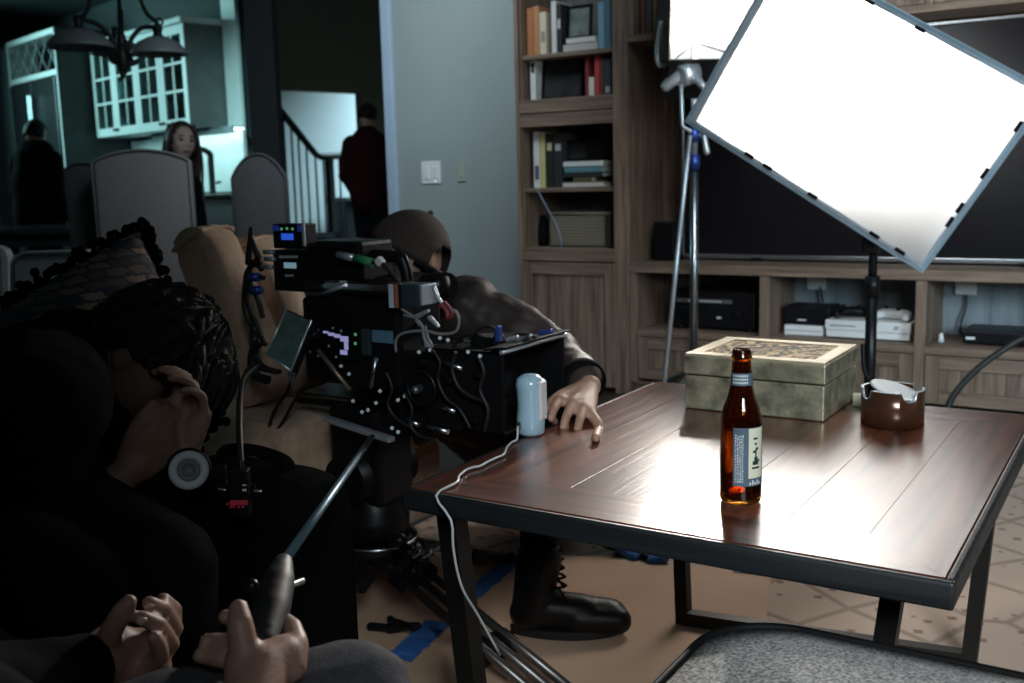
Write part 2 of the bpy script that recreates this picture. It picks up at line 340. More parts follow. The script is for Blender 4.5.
    def grid(s, fn, nu, nv, smooth=True, wrap=False):
        vs = [fn(i / nu, j / nv) for i in range(nu + 1) for j in range(nv + 1)]
        fs = [[i * (nv + 1) + j, (i + 1) * (nv + 1) + j, (i + 1) * (nv + 1) + j + 1, i * (nv + 1) + j + 1] for i in range(nu) for j in range(nv)]
        return s.add(vs, fs, smooth)
    def xf(s, M):
        s.v = [M @ q for q in s.v]; return s
    def build(s, name, mats, parent=None, recalc=True, uvfun=None, local=False):
        me = bpy.data.meshes.new(name)
        if not isinstance(mats, (list, tuple)): mats = [mats]
        lo = V([min(q[i] for q in s.v) for i in range(3)]); hi = V([max(q[i] for q in s.v) for i in range(3)])
        org = V(((lo.x + hi.x) / 2, (lo.y + hi.y) / 2, lo.z)) if parent is None else (lo + hi) / 2
        me.from_pydata([tuple(q - org) for q in s.v], [], s.f)
        for m in mats: me.materials.append(MT[m] if isinstance(m, str) else m)
        me.polygons.foreach_set('material_index', s.m); me.polygons.foreach_set('use_smooth', s.sm)
        if recalc:
            b = bmesh.new(); b.from_mesh(me); bmesh.ops.recalc_face_normals(b, faces=list(b.faces)); b.to_mesh(me); b.free()
        if uvfun:
            ul = me.uv_layers.new(name='UVMap')
            for lp in me.loops: ul.data[lp.index].uv = uvfun(V(me.vertices[lp.vertex_index].co) + org)
        me.update()
        o = bpy.data.objects.new(name, me); COL.objects.link(o)
        if parent is not None:
            pw = V((0, 0, 0)) if local else WLOC[parent.name]
            o.parent = parent; o.location = org - pw
        else: o.location = org
        WLOC[o.name] = org
        return o
def spline(p, sub, closed=False):
    out = []; n = len(p); tt = []
    rng = range(n) if closed else range(n - 1)
    for i in rng:
        if closed: a, b, c, d = p[i - 1], p[i], p[(i + 1) % n], p[(i + 2) % n]
        else: a, b, c, d = p[max(i - 1, 0)], p[i], p[i + 1], p[min(i + 2, n - 1)]
        for k in range(sub):
            t = k / sub
            out.append(0.5 * ((2 * b) + (c - a) * t + (2 * a - 5 * b + 4 * c - d) * t * t + (3 * b - a - 3 * c + d) * t ** 3))
    if not closed: out.append(p[-1])
    return out, tt
def remesh(mb, voxel, smooth=4, fac=0.5, noise_amp=0.0, noise_scale=8.0):
    """one continuous surface from overlapping shapes"""
    me = bpy.data.meshes.new('tmp'); me.from_pydata([tuple(q) for q in mb.v], [], mb.f)
    b = bmesh.new(); b.from_mesh(me); bmesh.ops.recalc_face_normals(b, faces=list(b.faces)); b.to_mesh(me); b.free()
    o = bpy.data.objects.new('tmp', me); COL.objects.link(o)
    r = o.modifiers.new('r', 'REMESH'); r.mode = 'VOXEL'; r.voxel_size = voxel; r.use_smooth_shade = True
    if smooth:
        q = o.modifiers.new('s', 'SMOOTH'); q.factor = fac; q.iterations = smooth
    dg = bpy.context.evaluated_depsgraph_get(); e = bpy.data.meshes.new_from_object(o.evaluated_get(dg))
    out = MB(); vs = [v.co.copy() for v in e.vertices]
    if noise_amp:
        nr = [v.normal.copy() for v in e.vertices]
        vs = [p + n * noise_amp * noise.noise(p * noise_scale) + n * noise_amp * 0.5 * noise.noise(p * noise_scale * 2.3) for p, n in zip(vs, nr)]
    out.add(vs, [list(p.vertices) for p in e.polygons], True)
    bpy.data.objects.remove(o); bpy.data.meshes.remove(me); bpy.data.meshes.remove(e)
    return out
def tag(o, label, cat, group=None):
    o['label'] = label; o['category'] = cat
    if group: o['group'] = group
    return o
def thing(name, label, cat, loc, group=None):
    o = bpy.data.objects.new(name, None); COL.objects.link(o); o.location = loc; o.empty_display_size = 0.05
    WLOC[o.name] = V(loc); return tag(o, label, cat, group)
def struct(name, mb, m):
    o = mb.build(name, m); o['kind'] = 'structure'; return o
# ================================================================ SETTING
YF, YW = 4.12, 4.50                      # front of the wall units, wall behind them
XL = ony(517, 180, YF).x; XR = ony(628, 180, YF).x; XEND = 1.35
XW = ony(392, 100, YW).x                 # free end of the grey wall
def zf(px, py, y=YF): return ony(px, py, y).z
def xf(px, y=YF, py=250): return ony(px, py, y).x
struct('floor', MB().mm((-13, -1.5, -0.05), (2.6, 14.5, 0)), 'floor')
struct('wall_back', MB().mm((XW, YW, 0), (XEND + 0.6, YW + 0.12, 2.9)), 'wall')
struct('trim_1', MB().mm((XW - 0.045, YW - 0.018, 0), (XW + 0.018, YW + 0.14, 2.9), 0.004), 'trim')
struct('baseboard_back', MB().mm((XW + 0.012, YW - 0.016, 0), (XL, YW, 0.13), 0.004), 'trim')
# kitchen axes: the kitchen and the stair hall stand a little askew to the living room
ka = math.radians(47)
KX = r0 * math.cos(ka) - f0 * math.sin(ka); KY = r0 * math.sin(ka) + f0 * math.cos(ka)
_k = onz(97, 138, 1.45); K0 = V((_k.x, _k.y, 0))
KR = Matrix((KX, KY, V((0, 0, 1)))).transposed()
def kp(a, b, z): return K0 + KX * a + KY * b + V((0, 0, z))
def kc(p): q = V(p) - K0; return (q.dot(KX), q.dot(KY), p.z)
def onkb(px, py, b): r = ray(px, py); e = EYE - K0; return EYE + r * ((b - e.dot(KY)) / r.dot(KY))
def onka(px, py, a): r = ray(px, py); e = EYE - K0; return EYE + r * ((a - e.dot(KX)) / r.dot(KX))
def kbox(mb, a0, a1, b0, b1, z0, z1, bev=0.0):
    return mb.box(kp((a0 + a1) / 2, (b0 + b1) / 2, (z0 + z1) / 2), (abs(a1 - a0), abs(b1 - b0), abs(z1 - z0)), KR, bev)
A_R = kc(onkb(190, 127, 0))[0]           # right end of the glazed cabinet
A_P = kc(onkb(243, 100, 0.36))[0]
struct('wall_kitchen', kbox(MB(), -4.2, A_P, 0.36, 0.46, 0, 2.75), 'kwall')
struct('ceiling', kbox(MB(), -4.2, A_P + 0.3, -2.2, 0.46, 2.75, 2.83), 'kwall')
# bright tiled splashback under the glazed cabinet, lit by the lamps below it
o = struct('wall_splashback', kbox(MB(), kc(onkb(56, 60, -0.28))[0] + 0.02, A_P - 0.10, 0.345, 0.36, 0.93, 1.42), 'splash')
struct('trim_2', kbox(MB(), kc(onkb(227, 100, 0.33))[0], A_P + 0.02, 0.325, 0.36, 0.0, 2.6, 0.004), 'splash')
# dark post between kitchen and hall
pq = P(255, 150, 7.2); pr = P(282, 150, 7.2)
mbp = MB(); c = (pq + pr) / 2; mbp.box(V((c.x, c.y, 1.45)), ((pr - pq).length, 0.16, 2.9), Matrix((r0, f0, u0)).transposed())
struct('pillar_1', mbp, 'dark_post')
# stair hall: dark upper wall, lit stair wall behind
hl = P(270, 90, 9.6); A_H = kc(hl)[0]
def hb(px, py=140): return kc(onka(px, py, A_H))[1]
hz = onka(300, 90.5, A_H).z
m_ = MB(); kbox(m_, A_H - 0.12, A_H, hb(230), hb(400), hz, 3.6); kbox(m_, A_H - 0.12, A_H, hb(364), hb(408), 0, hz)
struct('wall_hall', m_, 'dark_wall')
A_S = A_H - 1.6
def sb(px, py=140): return kc(onka(px, py, A_S))[1]
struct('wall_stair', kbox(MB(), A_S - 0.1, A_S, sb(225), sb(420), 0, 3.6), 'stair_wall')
struct('floor_rug_base', MB().mm((-1.4, 0.2, 0.0), (2.4, 3.7, 0.006)), 'rug') if False else None

# ================================================================ TALL BOOKCASE
bk = thing('bookcase', 'tall weathered oak bookcase with open book shelves above a panelled door', 'bookcase', ((XL + XR) / 2, YF + 0.19, 0))
ztop = 2.45
z_sh1 = zf(570, 50.5); z_rail_t = zf(570, 97); z_gap = zf(570, 111.5); z_rail_b = zf(570, 125)
z_sh3 = zf(570, 187.5); z_sh4 = zf(570, 249); z_line = zf(570, 262)
xo0, xo1 = xf(522.5), xf(614)
MB().mm((XL, YF + 0.02, 0), (XL + 0.028, YW, ztop)).build('side_panel', 'oakz', bk)
MB().mm((XR - 0.028, YF + 0.02, 0), (XR, YW, ztop)).build('side_panel', 'oakz', bk)
MB().mm((XL + 0.028, YW - 0.02, 0.05), (XR - 0.028, YW - 0.002, ztop - 0.03)).build('back_panel', 'oakback', bk)
MB().mm((XL, YF + 0.02, ztop - 0.03), (XR, YW, ztop)).build('top_panel', 'oakx', bk)
for xa, xb in ((XL, xo0), (xo1, XR)): MB().mm((xa, YF, 0), (xb, YF + 0.022, ztop), 0.003).build('stile', 'oakz', bk)
for za, zb2 in ((z_gap + 0.003, z_rail_t), (z_rail_b, z_gap - 0.003), (z_line + 0.003, z_sh4), (ztop - 0.08, ztop)): MB().mm((xo0, YF + 0.001, za), (xo1, YF + 0.022, zb2), 0.003).build('rail', 'oakx', bk)
for z in (z_sh1, z_rail_t, z_sh3, z_sh4):
    MB().mm((XL + 0.028, YF + 0.024, z - 0.020), (XR - 0.028, YW - 0.02, z), 0.002).build('shelf', 'oakx', bk)
MB().mm((XL + 0.028, YF + 0.024, z_gap - 0.012), (XR - 0.028, YW - 0.02, z_gap + 0.012)).build('divider_shelf', 'oakx', bk)
dz0, dz1 = 0.025, z_line - 0.004
def framed_door(x0, x1, ya, dz0, dz1, par, n_, rt=0.055):
    pn = MB(); st = 0.05
    for i in range(n_): pn.mm((x0 + st + (x1 - x0 - 2 * st) * i / n_ + 0.0008, ya + 0.010, dz0 + 0.05), (x0 + st + (x1 - x0 - 2 * st) * (i + 1) / n_ - 0.0008, ya + 0.018, dz1 - rt), 0.002)
    d = pn.mm((x0 + 0.02, ya + 0.0175, dz0 + 0.02), (x1 - 0.02, ya + 0.0195, dz1 - 0.02)).build('door', 'oakz', par)
    for xa, xb in ((x0, x0 + st), (x1 - st, x1)): MB().mm((xa, ya, dz0), (xb, ya + 0.020, dz1), 0.003).build('door_stile', 'oakz', d)
    for za, zb2 in ((dz1 - rt, dz1), (dz0, dz0 + 0.05)): MB().mm((x0 + st, ya, za), (x1 - st, ya + 0.020, zb2), 0.003).build('door_rail', 'oakx', d)
framed_door(xo0 - 0.002, xo1 + 0.002, YF - 0.002, dz0, dz1, bk, 5)
MB().mm((XL + 0.028, YF + 0.03, 0.05), (XR - 0.028, YW - 0.02, 0.08)).build('bottom_panel', 'oakx', bk)

# ================================================================ MEDIA UNIT AND BRIDGE CABINET
mu = thing('media_console', 'low weathered oak media console with open bays under the television', 'tv stand', ((XR + XEND) / 2, YF + 0.19, 0))
zt1 = zf(690, 264.5); zt0 = zf(690, 274); zb = zf(840, 341.5); zdoor = zf(690, 345)
xs = [XR + 0.004, xf(764, YF, 300), xf(920.5, YF, 310), xf(920.5, YF, 310) + (xf(920.5, YF, 310) - xf(764, YF, 300)) * 1.0, XEND]
MB().mm((XR + 0.002, YF - 0.005, zt0), (XEND, YW, zt1), 0.003).build('top_slab', 'oakx', mu)
hw = 0.020
for i, x in enumerate(xs):
    a, b2 = (x, x + 0.032) if i == 0 else ((x - 0.032, x) if i == len(xs) - 1 else (x - hw, x + hw))
    MB().mm((a, YF, 0.06), (b2, YW, zt0 - 0.0005), 0.002).build('upright', 'oakz', mu)
for i in range(len(xs) - 1):
    a, b2 = xs[i] + (0.032 if i == 0 else hw), xs[i + 1] - hw
    MB().mm((a, YF + 0.004, zb - 0.03), (b2, YW - 0.02, zb), 0.002).build('bay_floor', 'oakx', mu)
    MB().mm((a, YW - 0.02, 0.06), (b2, YW - 0.004, zt0)).build('back_panel', 'oakback' if i == 0 else 'oaklit', mu)
    framed_door(a + 0.003, b2 - 0.003, YF + 0.002, 0.08, zb - 0.034, mu, 6, 0.051)
MB().mm((xs[0], YF + 0.04, 0.0), (XEND, YW, 0.06)).build('plinth', 'oakx', mu)
# panelling behind the television
struct('wall_panelling', MB().mm((XR + 0.001, YW - 0.012, zt1), (XEND, YW, 2.45)), 'oakz')
zbr = 1.585; zbr = zf(1000, 4.5)
br = thing('bridge_cabinet', 'oak cabinet spanning the wall above the television with one open book bay', 'cabinet', ((XR + XEND) / 2, YF + 0.19, zbr))
xb1 = xf(668, YF, 10)
MB().mm((XR + 0.002, YF, zbr), (XEND, YW - 0.013, zbr + 0.028), 0.002).build('bottom_panel', 'oakx', br)
MB().mm((XR + 0.002, YF, 2.40), (XEND, YW - 0.013, 2.43), 0.002).build('top_panel', 'oakx', br)
MB().mm((XR + 0.002, YW - 0.03, zbr + 0.028), (XEND, YW - 0.013, 2.40)).build('back_panel', 'oakback', br)
for x in (XR + 0.002, xb1, xf(925, YF, 10), XEND - 0.03): MB().mm((x, YF, zbr + 0.028), (x + 0.028, YW - 0.03, 2.40), 0.002).build('upright', 'oakz', br)
MB().mm((xb1 + 0.03, YF, zbr + 0.03), (xf(925, YF, 10) - 0.002, YF + 0.02, 2.398), 0.003).build('door', 'oakz', br)
MB().mm((xf(925, YF, 10) + 0.03, YF, zbr + 0.03), (XEND - 0.032, YF + 0.02, 2.398), 0.003).build('door', 'oakz', br)

# ---------------------------------------------------------------- television
YT = 4.35
tx0 = xf(681.5, YT, 220); tx1 = tx0 + 1.75; tz0 = zf(800, 260, YT); tz1 = zf(941, 21.5, YT)
tv = thing('television', 'large black flat television with a thin silver edge on the oak console', 'television', ((tx0 + tx1) / 2, YT + 0.02, zt1))
MB().mm((tx0 + 0.012, YT + 0.002, tz0 + 0.018), (tx1 - 0.012, YT + 0.045, tz1 - 0.012), 0.004).build('screen', 'tv', tv)
b_ = MB(); b_.mm((tx0, YT - 0.004, tz0), (tx1, YT + 0.03, tz0 + 0.019), 0.003); b_.mm((tx0, YT - 0.004, tz1 - 0.013), (tx1, YT + 0.03, tz1), 0.003)
b_.mm((tx0, YT - 0.004, tz0), (tx0 + 0.013, YT + 0.03, tz1), 0.003); b_.mm((tx1 - 0.013, YT - 0.004, tz0), (tx1, YT + 0.03, tz1), 0.003)
b_.build('silver_bezel', 'steel', tv)
for xx in (tx0 + 0.35, tx1 - 0.35):
    MB().mm((xx - 0.02, YT - 0.02, zt1 + 0.001), (xx + 0.02, YT + 0.08, zt1 + 0.016), 0.003).mm((xx - 0.012, YT + 0.01, zt1 + 0.01), (xx + 0.012, YT + 0.04, tz0 + 0.02), 0.003).build('foot', 'blackp', tv)
# ---------------------------------------------------------------- speaker left of the television
sp0 = ony(653, 222, 4.27); sp1 = ony(672, 262, 4.27)
sp = thing('speaker', 'small black box speaker on the console left of the television', 'speaker', ((sp0.x + sp1.x) / 2, 4.33, zt1))
MB().mm((sp0.x, 4.27, zt1 + 0.001), (sp1.x + 0.012, 4.39, sp0.z), 0.006).build('cabinet', 'blackp', sp)
MB().mm((sp0.x + 0.006, 4.264, zt1 + 0.01), (sp1.x + 0.006, 4.272, sp0.z - 0.008), 0.003).build('grille', 'black', sp)

# ---------------------------------------------------------------- devices in the bays
def bay(px, py, y): return ony(px, py, y)
# receiver
r0_ = bay(672, 290, 4.19); r1_ = bay(756, 332, 4.19)
rc = thing('receiver', 'wide black audio receiver with small knobs in the left console bay', 'stereo receiver', ((r0_.x + r1_.x) / 2, 4.3, zb))
MB().mm((r0_.x, 4.2, zb + 0.014), (r1_.x - 0.01, 4.43, r0_.z), 0.005).build('case', 'blackp', rc)
fx0, fx1, fh = r0_.x, r1_.x - 0.01, r0_.z - zb
MB().mm((fx0 + 0.02, 4.196, zb + fh * 0.70), (fx1 - 0.10, 4.201, zb + fh * 0.80)).build('display_strip', mat('receiver_display_window', (0.10, 0.11, 0.12), 0.25), rc)
l_ = MB()
for k in range(11): l_.mm((fx0 + 0.075 + k * 0.014, 4.1955, zb + fh * 0.725), (fx0 + 0.083 + k * 0.014, 4.1965, zb + fh * 0.765))
for (u, q) in ((0.085, 0.36), (0.205, 0.32)): l_.mm((fx0 + u, 4.1955, zb + fh * q), (fx0 + u + 0.02, 4.1965, zb + fh * (q + 0.05)))
l_.build('printed_marks', 'lettering', rc)
for u in (0.83, 0.15): MB().cyl((fx0 + (fx1 - fx0) * u, 4.175, zb + fh * 0.5), (fx0 + (fx1 - fx0) * u, 4.202, zb + fh * 0.5), 0.019).build('knob', 'blackm', rc)
for (u, yy) in ((0.03, 4.22), (fx1 - fx0 - 0.03, 4.22), (0.03, 4.4), (fx1 - fx0 - 0.03, 4.4)): MB().cyl((fx0 + u, yy, zb + 0.0005), (fx0 + u, yy, zb + 0.015), 0.013).build('foot', 'rubber', rc)
# white box with black box on it
q0 = bay(784, 332, 4.21); q1 = bay(823, 338, 4.21)
a = thing('white_box', 'slim white box under the black box in the middle console bay', 'box', ((q0.x + q1.x) / 2, 4.29, zb))
MB().mm((q0.x, 4.21, zb + 0.001), (q1.x, 4.37, zb + 0.042), 0.004).build('case', 'white', a)
MB().mm((q0.x + 0.004, 4.2095, zb + 0.02), (q1.x - 0.004, 4.2105, zb + 0.022)).build('seam', 'blackp', a)
a = thing('black_box', 'black box stacked on the slim white box in the middle console bay', 'box', ((q0.x + q1.x) / 2, 4.3, zb + 0.043))
MB().mm((q0.x - 0.008, 4.23, zb + 0.0435), (q1.x + 0.02, 4.4, zb + 0.118), 0.006).build('case', 'blackp', a)
MB().mm((q0.x + 0.05, 4.2285, zb + 0.06), (q0.x + 0.085, 4.2305, zb + 0.066)).build('printed_mark', 'lettering', a)
# white game console
q0 = bay(825, 320, 4.19); q1 = bay(913, 340, 4.19)
a = thing('game_console', 'white game console with two controllers lying on top in the middle bay', 'game console', ((q0.x + q1.x) / 2, 4.29, zb))
gx0, gx1 = q0.x, q1.x - 0.01; gh = 0.075
MB().mm((gx0, 4.19, zb + 0.034), (gx1, 4.41, zb + gh), 0.004).build('upper_case', 'white', a)
MB().mm((gx0 + 0.004, 4.194, zb + 0.006), (gx1 - 0.004, 4.406, zb + 0.033), 0.003).build('lower_case', 'white', a)
MB().mm((gx0 + 0.02, 4.2, zb + 0.0005), (gx1 - 0.02, 4.4, zb + 0.007)).build('base', 'blackp', a)
MB().cyl((gx1 - 0.055, 4.1885, zb + 0.055), (gx1 - 0.055, 4.191, zb + 0.055), 0.009).build('power_button', 'alum', a)
MB().mm((gx0 + 0.02, 4.1885, zb + 0.052), (gx0 + 0.12, 4.191, zb + 0.055)).build('disc_slot', 'blackp', a)
def pad(name, label, c, m, rot):
    t = thing(name, label, 'game controller', c)
    mb = MB(); R3 = Matrix.Rotation(rot, 3, 'Z'); c = V(c)
    mb.cap(c + R3 @ V((-0.045, 0, 0.022)), c + R3 @ V((0.045, 0, 0.022)), 0.021); mb.cap(c + R3 @ V((-0.05, 0, 0.02)), c + R3 @ V((-0.068, -0.055, 0.016)), 0.02, 0.015); mb.cap(c + R3 @ V((0.05, 0, 0.02)), c + R3 @ V((0.068, -0.055, 0.016)), 0.02, 0.015)
    mb.sph(c + R3 @ V((0, 0.0, 0.026)), (0.05, 0.026, 0.018), R3)
    remesh(mb, 0.006, 4).build('grip_body', m, t)
    for sx in (-0.04, 0.02): MB().cyl(c + R3 @ V((sx, 0.004 if sx < 0 else -0.016, 0.04)), c + R3 @ V((sx, 0.004 if sx < 0 else -0.016, 0.051)), 0.008, 0.010).build('thumbstick', 'blackp', t)
    return t
pad('game_controller', 'black game controller on the left of the white console top', (gx0 + 0.085, 4.3, zb + gh + 0.001), 'blackp', 0.3)
pad('game_controller', 'white game controller on the right of the white console top', (gx1 - 0.08, 4.29, zb + gh + 0.001), 'white', -0.25)
# cable box and little jack in the right bay
q0 = bay(963, 330, 4.23); 
a = thing('cable_box', 'flat black cable box in the right console bay', 'set-top box', (q0.x + 0.16, 4.33, zb))
MB().mm((q0.x, 4.22, zb + 0.008), (q0.x + 0.34, 4.43, zb + 0.055), 0.005).build('case', 'blackp', a)
MB().mm((q0.x + 0.012, 4.2185, zb + 0.022), (q0.x + 0.045, 4.2205, zb + 0.032)).build('printed_mark', 'lettering', a)
for u in (0.02, 0.32): MB().mm((q0.x + u - 0.012, 4.24, zb + 0.0005), (q0.x + u + 0.012, 4.41, zb + 0.009)).build('foot', 'rubber', a)
q0 = bay(940, 342, 4.23)
tag(MB().cyl((q0.x, 4.25, zb + 0.001), (q0.x, 4.25, zb + 0.028), 0.012, 0.009).sph((q0.x, 4.25, zb + 0.028), 0.009).build('white_plug', 'white'), 'small white plug standing in the right bay left of the cable box', 'plug')
tag(MB().tube([(q0.x + 0.05, 4.47, zb + 0.19), (q0.x + 0.055, 4.46, zb + 0.12), (q0.x + 0.04, 4.45, zb + 0.05), (q0.x + 0.05, 4.43, zb + 0.005)], 0.004).build('cord', 'rubber'), 'dark cord hanging down the back of the right console bay', 'cord')
a = thing('wall_outlet', 'white outlet box at the top back of the right console bay', 'outlet', (q0.x + 0.05, 4.475, zb + 0.19))
MB().mm((q0.x + 0.01, 4.462, zb + 0.165), (q0.x + 0.09, 4.479, zb + 0.225), 0.004).build('plate', 'white', a)
q0 = bay(815, 290, 4.45)
a = thing('wall_outlet', 'white outlet box at the top back of the middle console bay', 'outlet', (q0.x, 4.475, zb + 0.18))
MB().mm((q0.x - 0.04, 4.462, zb + 0.165), (q0.x + 0.04, 4.479, zb + 0.225), 0.004).build('plate', 'white', a)
tag(MB().tube([(q0.x + 0.02, 4.458, zb + 0.18), (q0.x + 0.03, 4.455, zb + 0.13), (q0.x + 0.045, 4.45, zb + 0.07), (q0.x + 0.03, 4.445, zb + 0.005)], 0.004).build('cord', 'rubber'), 'dark cord hanging down the back of the middle console bay', 'cord')

# ---------------------------------------------------------------- books (each spine read from the photograph)
BM = {}
def bmat(c):
    k = tuple(c)
    if k not in BM: BM[k] = mat('book_cover_%s' % '_'.join('%02d' % int(q * 99) for q in c), c, 0.55, var=0.06, scale=12)
    return BM[k]
def book(px0, px1, ptop, zbase, col, label, group, y=YF + 0.06, depth=0.16, band=None):
    x0 = ony(px0, ptop, y).x; x1 = ony(px1, ptop, y).x - 0.001; zt = ony((px0 + px1) / 2, ptop, y).z
    t = thing('book', label, 'book', ((x0 + x1) / 2, y + depth / 2, zbase), group)
    th = x1 - x0; c = 0.0025
    cv = MB(); cv.mm((x0, y, zbase + 0.0008), (x1, y + c * 1.4, zt), 0.0008); cv.mm((x0, y, zbase + 0.0008), (x0 + c, y + depth, zt)); cv.mm((x1 - c, y, zbase + 0.0008), (x1, y + depth, zt)); cv.build('cover', bmat(col), t)
    MB().mm((x0 + c, y + c * 1.4, zbase + 0.004), (x1 - c, y + depth - 0.004, zt - 0.004)).build('page_block', 'cream', t)
    if band: MB().mm((x0 + th * .18, y - 0.0008, zt - (zt - zbase) * band[0]), (x1 - th * .18, y + 0.0005, zt - (zt - zbase) * band[1])).build('spine_title', bmat(band[2]), t)
    return t
def flat(px0, px1, pt, pb, zb0, col, label, group, y=YF + 0.05, depth=0.17):
    x0 = ony(px0, pt, y).x; x1 = ony(px1, pt, y).x; h = ony(px0, pt, y).z - ony(px0, pb, y).z
    t = thing('book', label, 'book', ((x0 + x1) / 2, y + depth / 2, zb0), group); c = 0.0025
    cv = MB(); cv.mm((x0, y, zb0 + 0.0006), (x1, y + depth, zb0 + c)); cv.mm((x0, y, zb0 + h - c), (x1, y + depth, zb0 + h - 0.0004)); cv.mm((x0, y, zb0 + 0.0006), (x1, y + c, zb0 + h - 0.0004), 0.0006); cv.build('cover', bmat(col), t)
    MB().mm((x0 + 0.003, y + c, zb0 + c), (x1 - 0.003, y + depth - 0.004, zb0 + h - c)).build('page_block', 'cream', t)
    return zb0 + h
g1 = 'books on the top bookcase shelf'
book(526.5, 533, 8, z_sh1, (0.36, 0.13, 0.05), 'tall orange-brown book at the left end of the top bookcase shelf', g1)
book(533.2, 539, 6, z_sh1, (0.42, 0.20, 0.09), 'lighter orange book second from the left on the top bookcase shelf', g1)
book(539.3, 546, 12, z_sh1, (0.60, 0.52, 0.38), 'cream book beside the orange books on the top bookcase shelf', g1, band=(0.7, 0.45, (0.3, 0.25, 0.2)))
book(551, 556, 1, z_sh1, (0.62, 0.62, 0.60), 'thin white book beside the black book on the top bookcase shelf', g1)
book(556.2, 561, 4, z_sh1, (0.02, 0.02, 0.022), 'thin black book beside the thin white one on the top bookcase shelf', g1, band=(0.5, 0.3, (0.5, 0.5, 0.5)))
book(598, 604, 2, z_sh1, (0.16, 0.30, 0.42), 'blue book right of the flat stack on the top bookcase shelf', g1)
book(604.2, 611, -2, z_sh1, (0.08, 0.19, 0.24), 'dark teal book at the right end of the top bookcase shelf', g1)
z1 = flat(563, 597, 39, 47, z_sh1, (0.45, 0.44, 0.40), 'grey book lying at the bottom of the flat stack on the top shelf', g1)
z1 = flat(566, 595, 33, 39, z1, (0.60, 0.60, 0.58), 'white book lying on the grey book on the top shelf', g1)
def pic(px0, px1, pt, zb0, label, img, y=YF + 0.10, tilt=0.10):
    x0 = ony(px0, pt, y).x; x1 = ony(px1, pt, y).x; h = ony(px0, pt, y).z - zb0
    t = thing('picture_frame', label, 'picture frame', ((x0 + x1) / 2, y + 0.04, zb0))
    R3 = Matrix.Rotation(-tilt, 3, 'X'); o_ = V(((x0 + x1) / 2, y + 0.01, zb0 + 0.001)); w_ = x1 - x0
    f = MB(); b_ = 0.012
    for c_, d_ in (((0, 0, b_ / 2), (w_, 0.014, b_)), ((0, 0, h - b_ / 2), (w_, 0.014, b_)), ((-w_ / 2 + b_ / 2, 0, h / 2), (b_, 0.014, h)), ((w_ / 2 - b_ / 2, 0, h / 2), (b_, 0.014, h))): f.box(o_ + R3 @ V(c_), d_, R3, 0.002)
    f.build('frame', 'black', t)
    MB().box(o_ + R3 @ V((0, 0.003, h / 2)), (w_ - b_ * 2, 0.006, h - b_ * 2), R3).build('picture', img, t)
    MB().box(o_ + V((0, 0.045, h * 0.28)), (0.03, 0.004, h * 0.5), Matrix.Rotation(0.25, 3, 'X')).build('easel_leg', 'black', t)
pm = mat('dim_grey_photograph', (0.10, 0.12, 0.11), 0.4, var=0.45, scale=14)
pm2 = mat('dark_photograph', (0.018, 0.017, 0.018), 0.35, var=0.6, scale=12)
pic(565, 590, 6, z1, 'small grey picture frame standing on the flat books of the top shelf', pm)
g2 = 'books on the second bookcase shelf'
book(530, 535.5, 61, z_rail_t, (0.62, 0.62, 0.60), 'narrow white book standing alone at the left of the second shelf', g2, band=(0.3, 0.05, (0.04, 0.04, 0.04)))
book(585, 588.5, 55, z_rail_t, (0.20, 0.03, 0.03), 'thin dark red book behind the short white one on the second shelf', g2)
book(588.7, 594, 77, z_rail_t, (0.62, 0.58, 0.55), 'short white book among the red books on the second shelf', g2)
book(594.2, 599, 53, z_rail_t, (0.42, 0.05, 0.05), 'bright red book on the second shelf', g2)
book(599.2, 603.5, 58, z_rail_t, (0.12, 0.03, 0.03), 'maroon book right of the bright red book on the second shelf', g2)
book(604, 611, 58, z_rail_t, (0.03, 0.05, 0.055), 'dark slate book at the right end of the second shelf', g2, band=(0.92, 0.75, (0.4, 0.4, 0.4)))
pic(540, 581, 59, z_rail_t, 'large dark picture frame on the second bookcase shelf', pm2)
g3 = 'books on the third bookcase shelf'
book(533, 539.5, 132, z_sh3, (0.66, 0.66, 0.66), 'tall white book at the left of the third bookcase shelf', g3, band=(0.85, 0.6, (0.10, 0.10, 0.16)))
book(539.7, 545, 133, z_sh3, (0.56, 0.52, 0.22), 'pale yellow book beside the tall white book on the third shelf', g3)
book(545.5, 553, 133, z_sh3, (0.02, 0.02, 0.02), 'black binder with a white dot beside the yellow book', g3, band=(0.32, 0.18, (0.5, 0.46, 0.3)))
book(553.5, 562, 133, z_sh3, (0.028, 0.028, 0.03), 'second black binder nearest the flat stack on the third shelf', g3, band=(0.32, 0.2, (0.42, 0.42, 0.42)))
z1 = flat(562.5, 603, 180, 185, z_sh3, (0.55, 0.54, 0.50), 'cream book at the bottom of the third shelf flat stack', g3)
z1 = flat(573, 592, 175, 180, z1, (0.10, 0.09, 0.05), 'small dark olive book inside the third shelf flat stack', g3)
z1 = flat(563, 603, 170.5, 175, z1, (0.03, 0.03, 0.03), 'black book under the teal one in the third shelf flat stack', g3)
z1 = flat(564, 603, 164, 170, z1, (0.10, 0.24, 0.28), 'teal book near the top of the third shelf flat stack', g3)
z1 = flat(563, 603, 158.5, 164, z1, (0.66, 0.68, 0.68), 'white book on top of the third shelf flat stack', g3)
pic(564, 588, 141, z1, 'small dark picture frame standing on the third shelf flat stack', pm2, tilt=0.06)
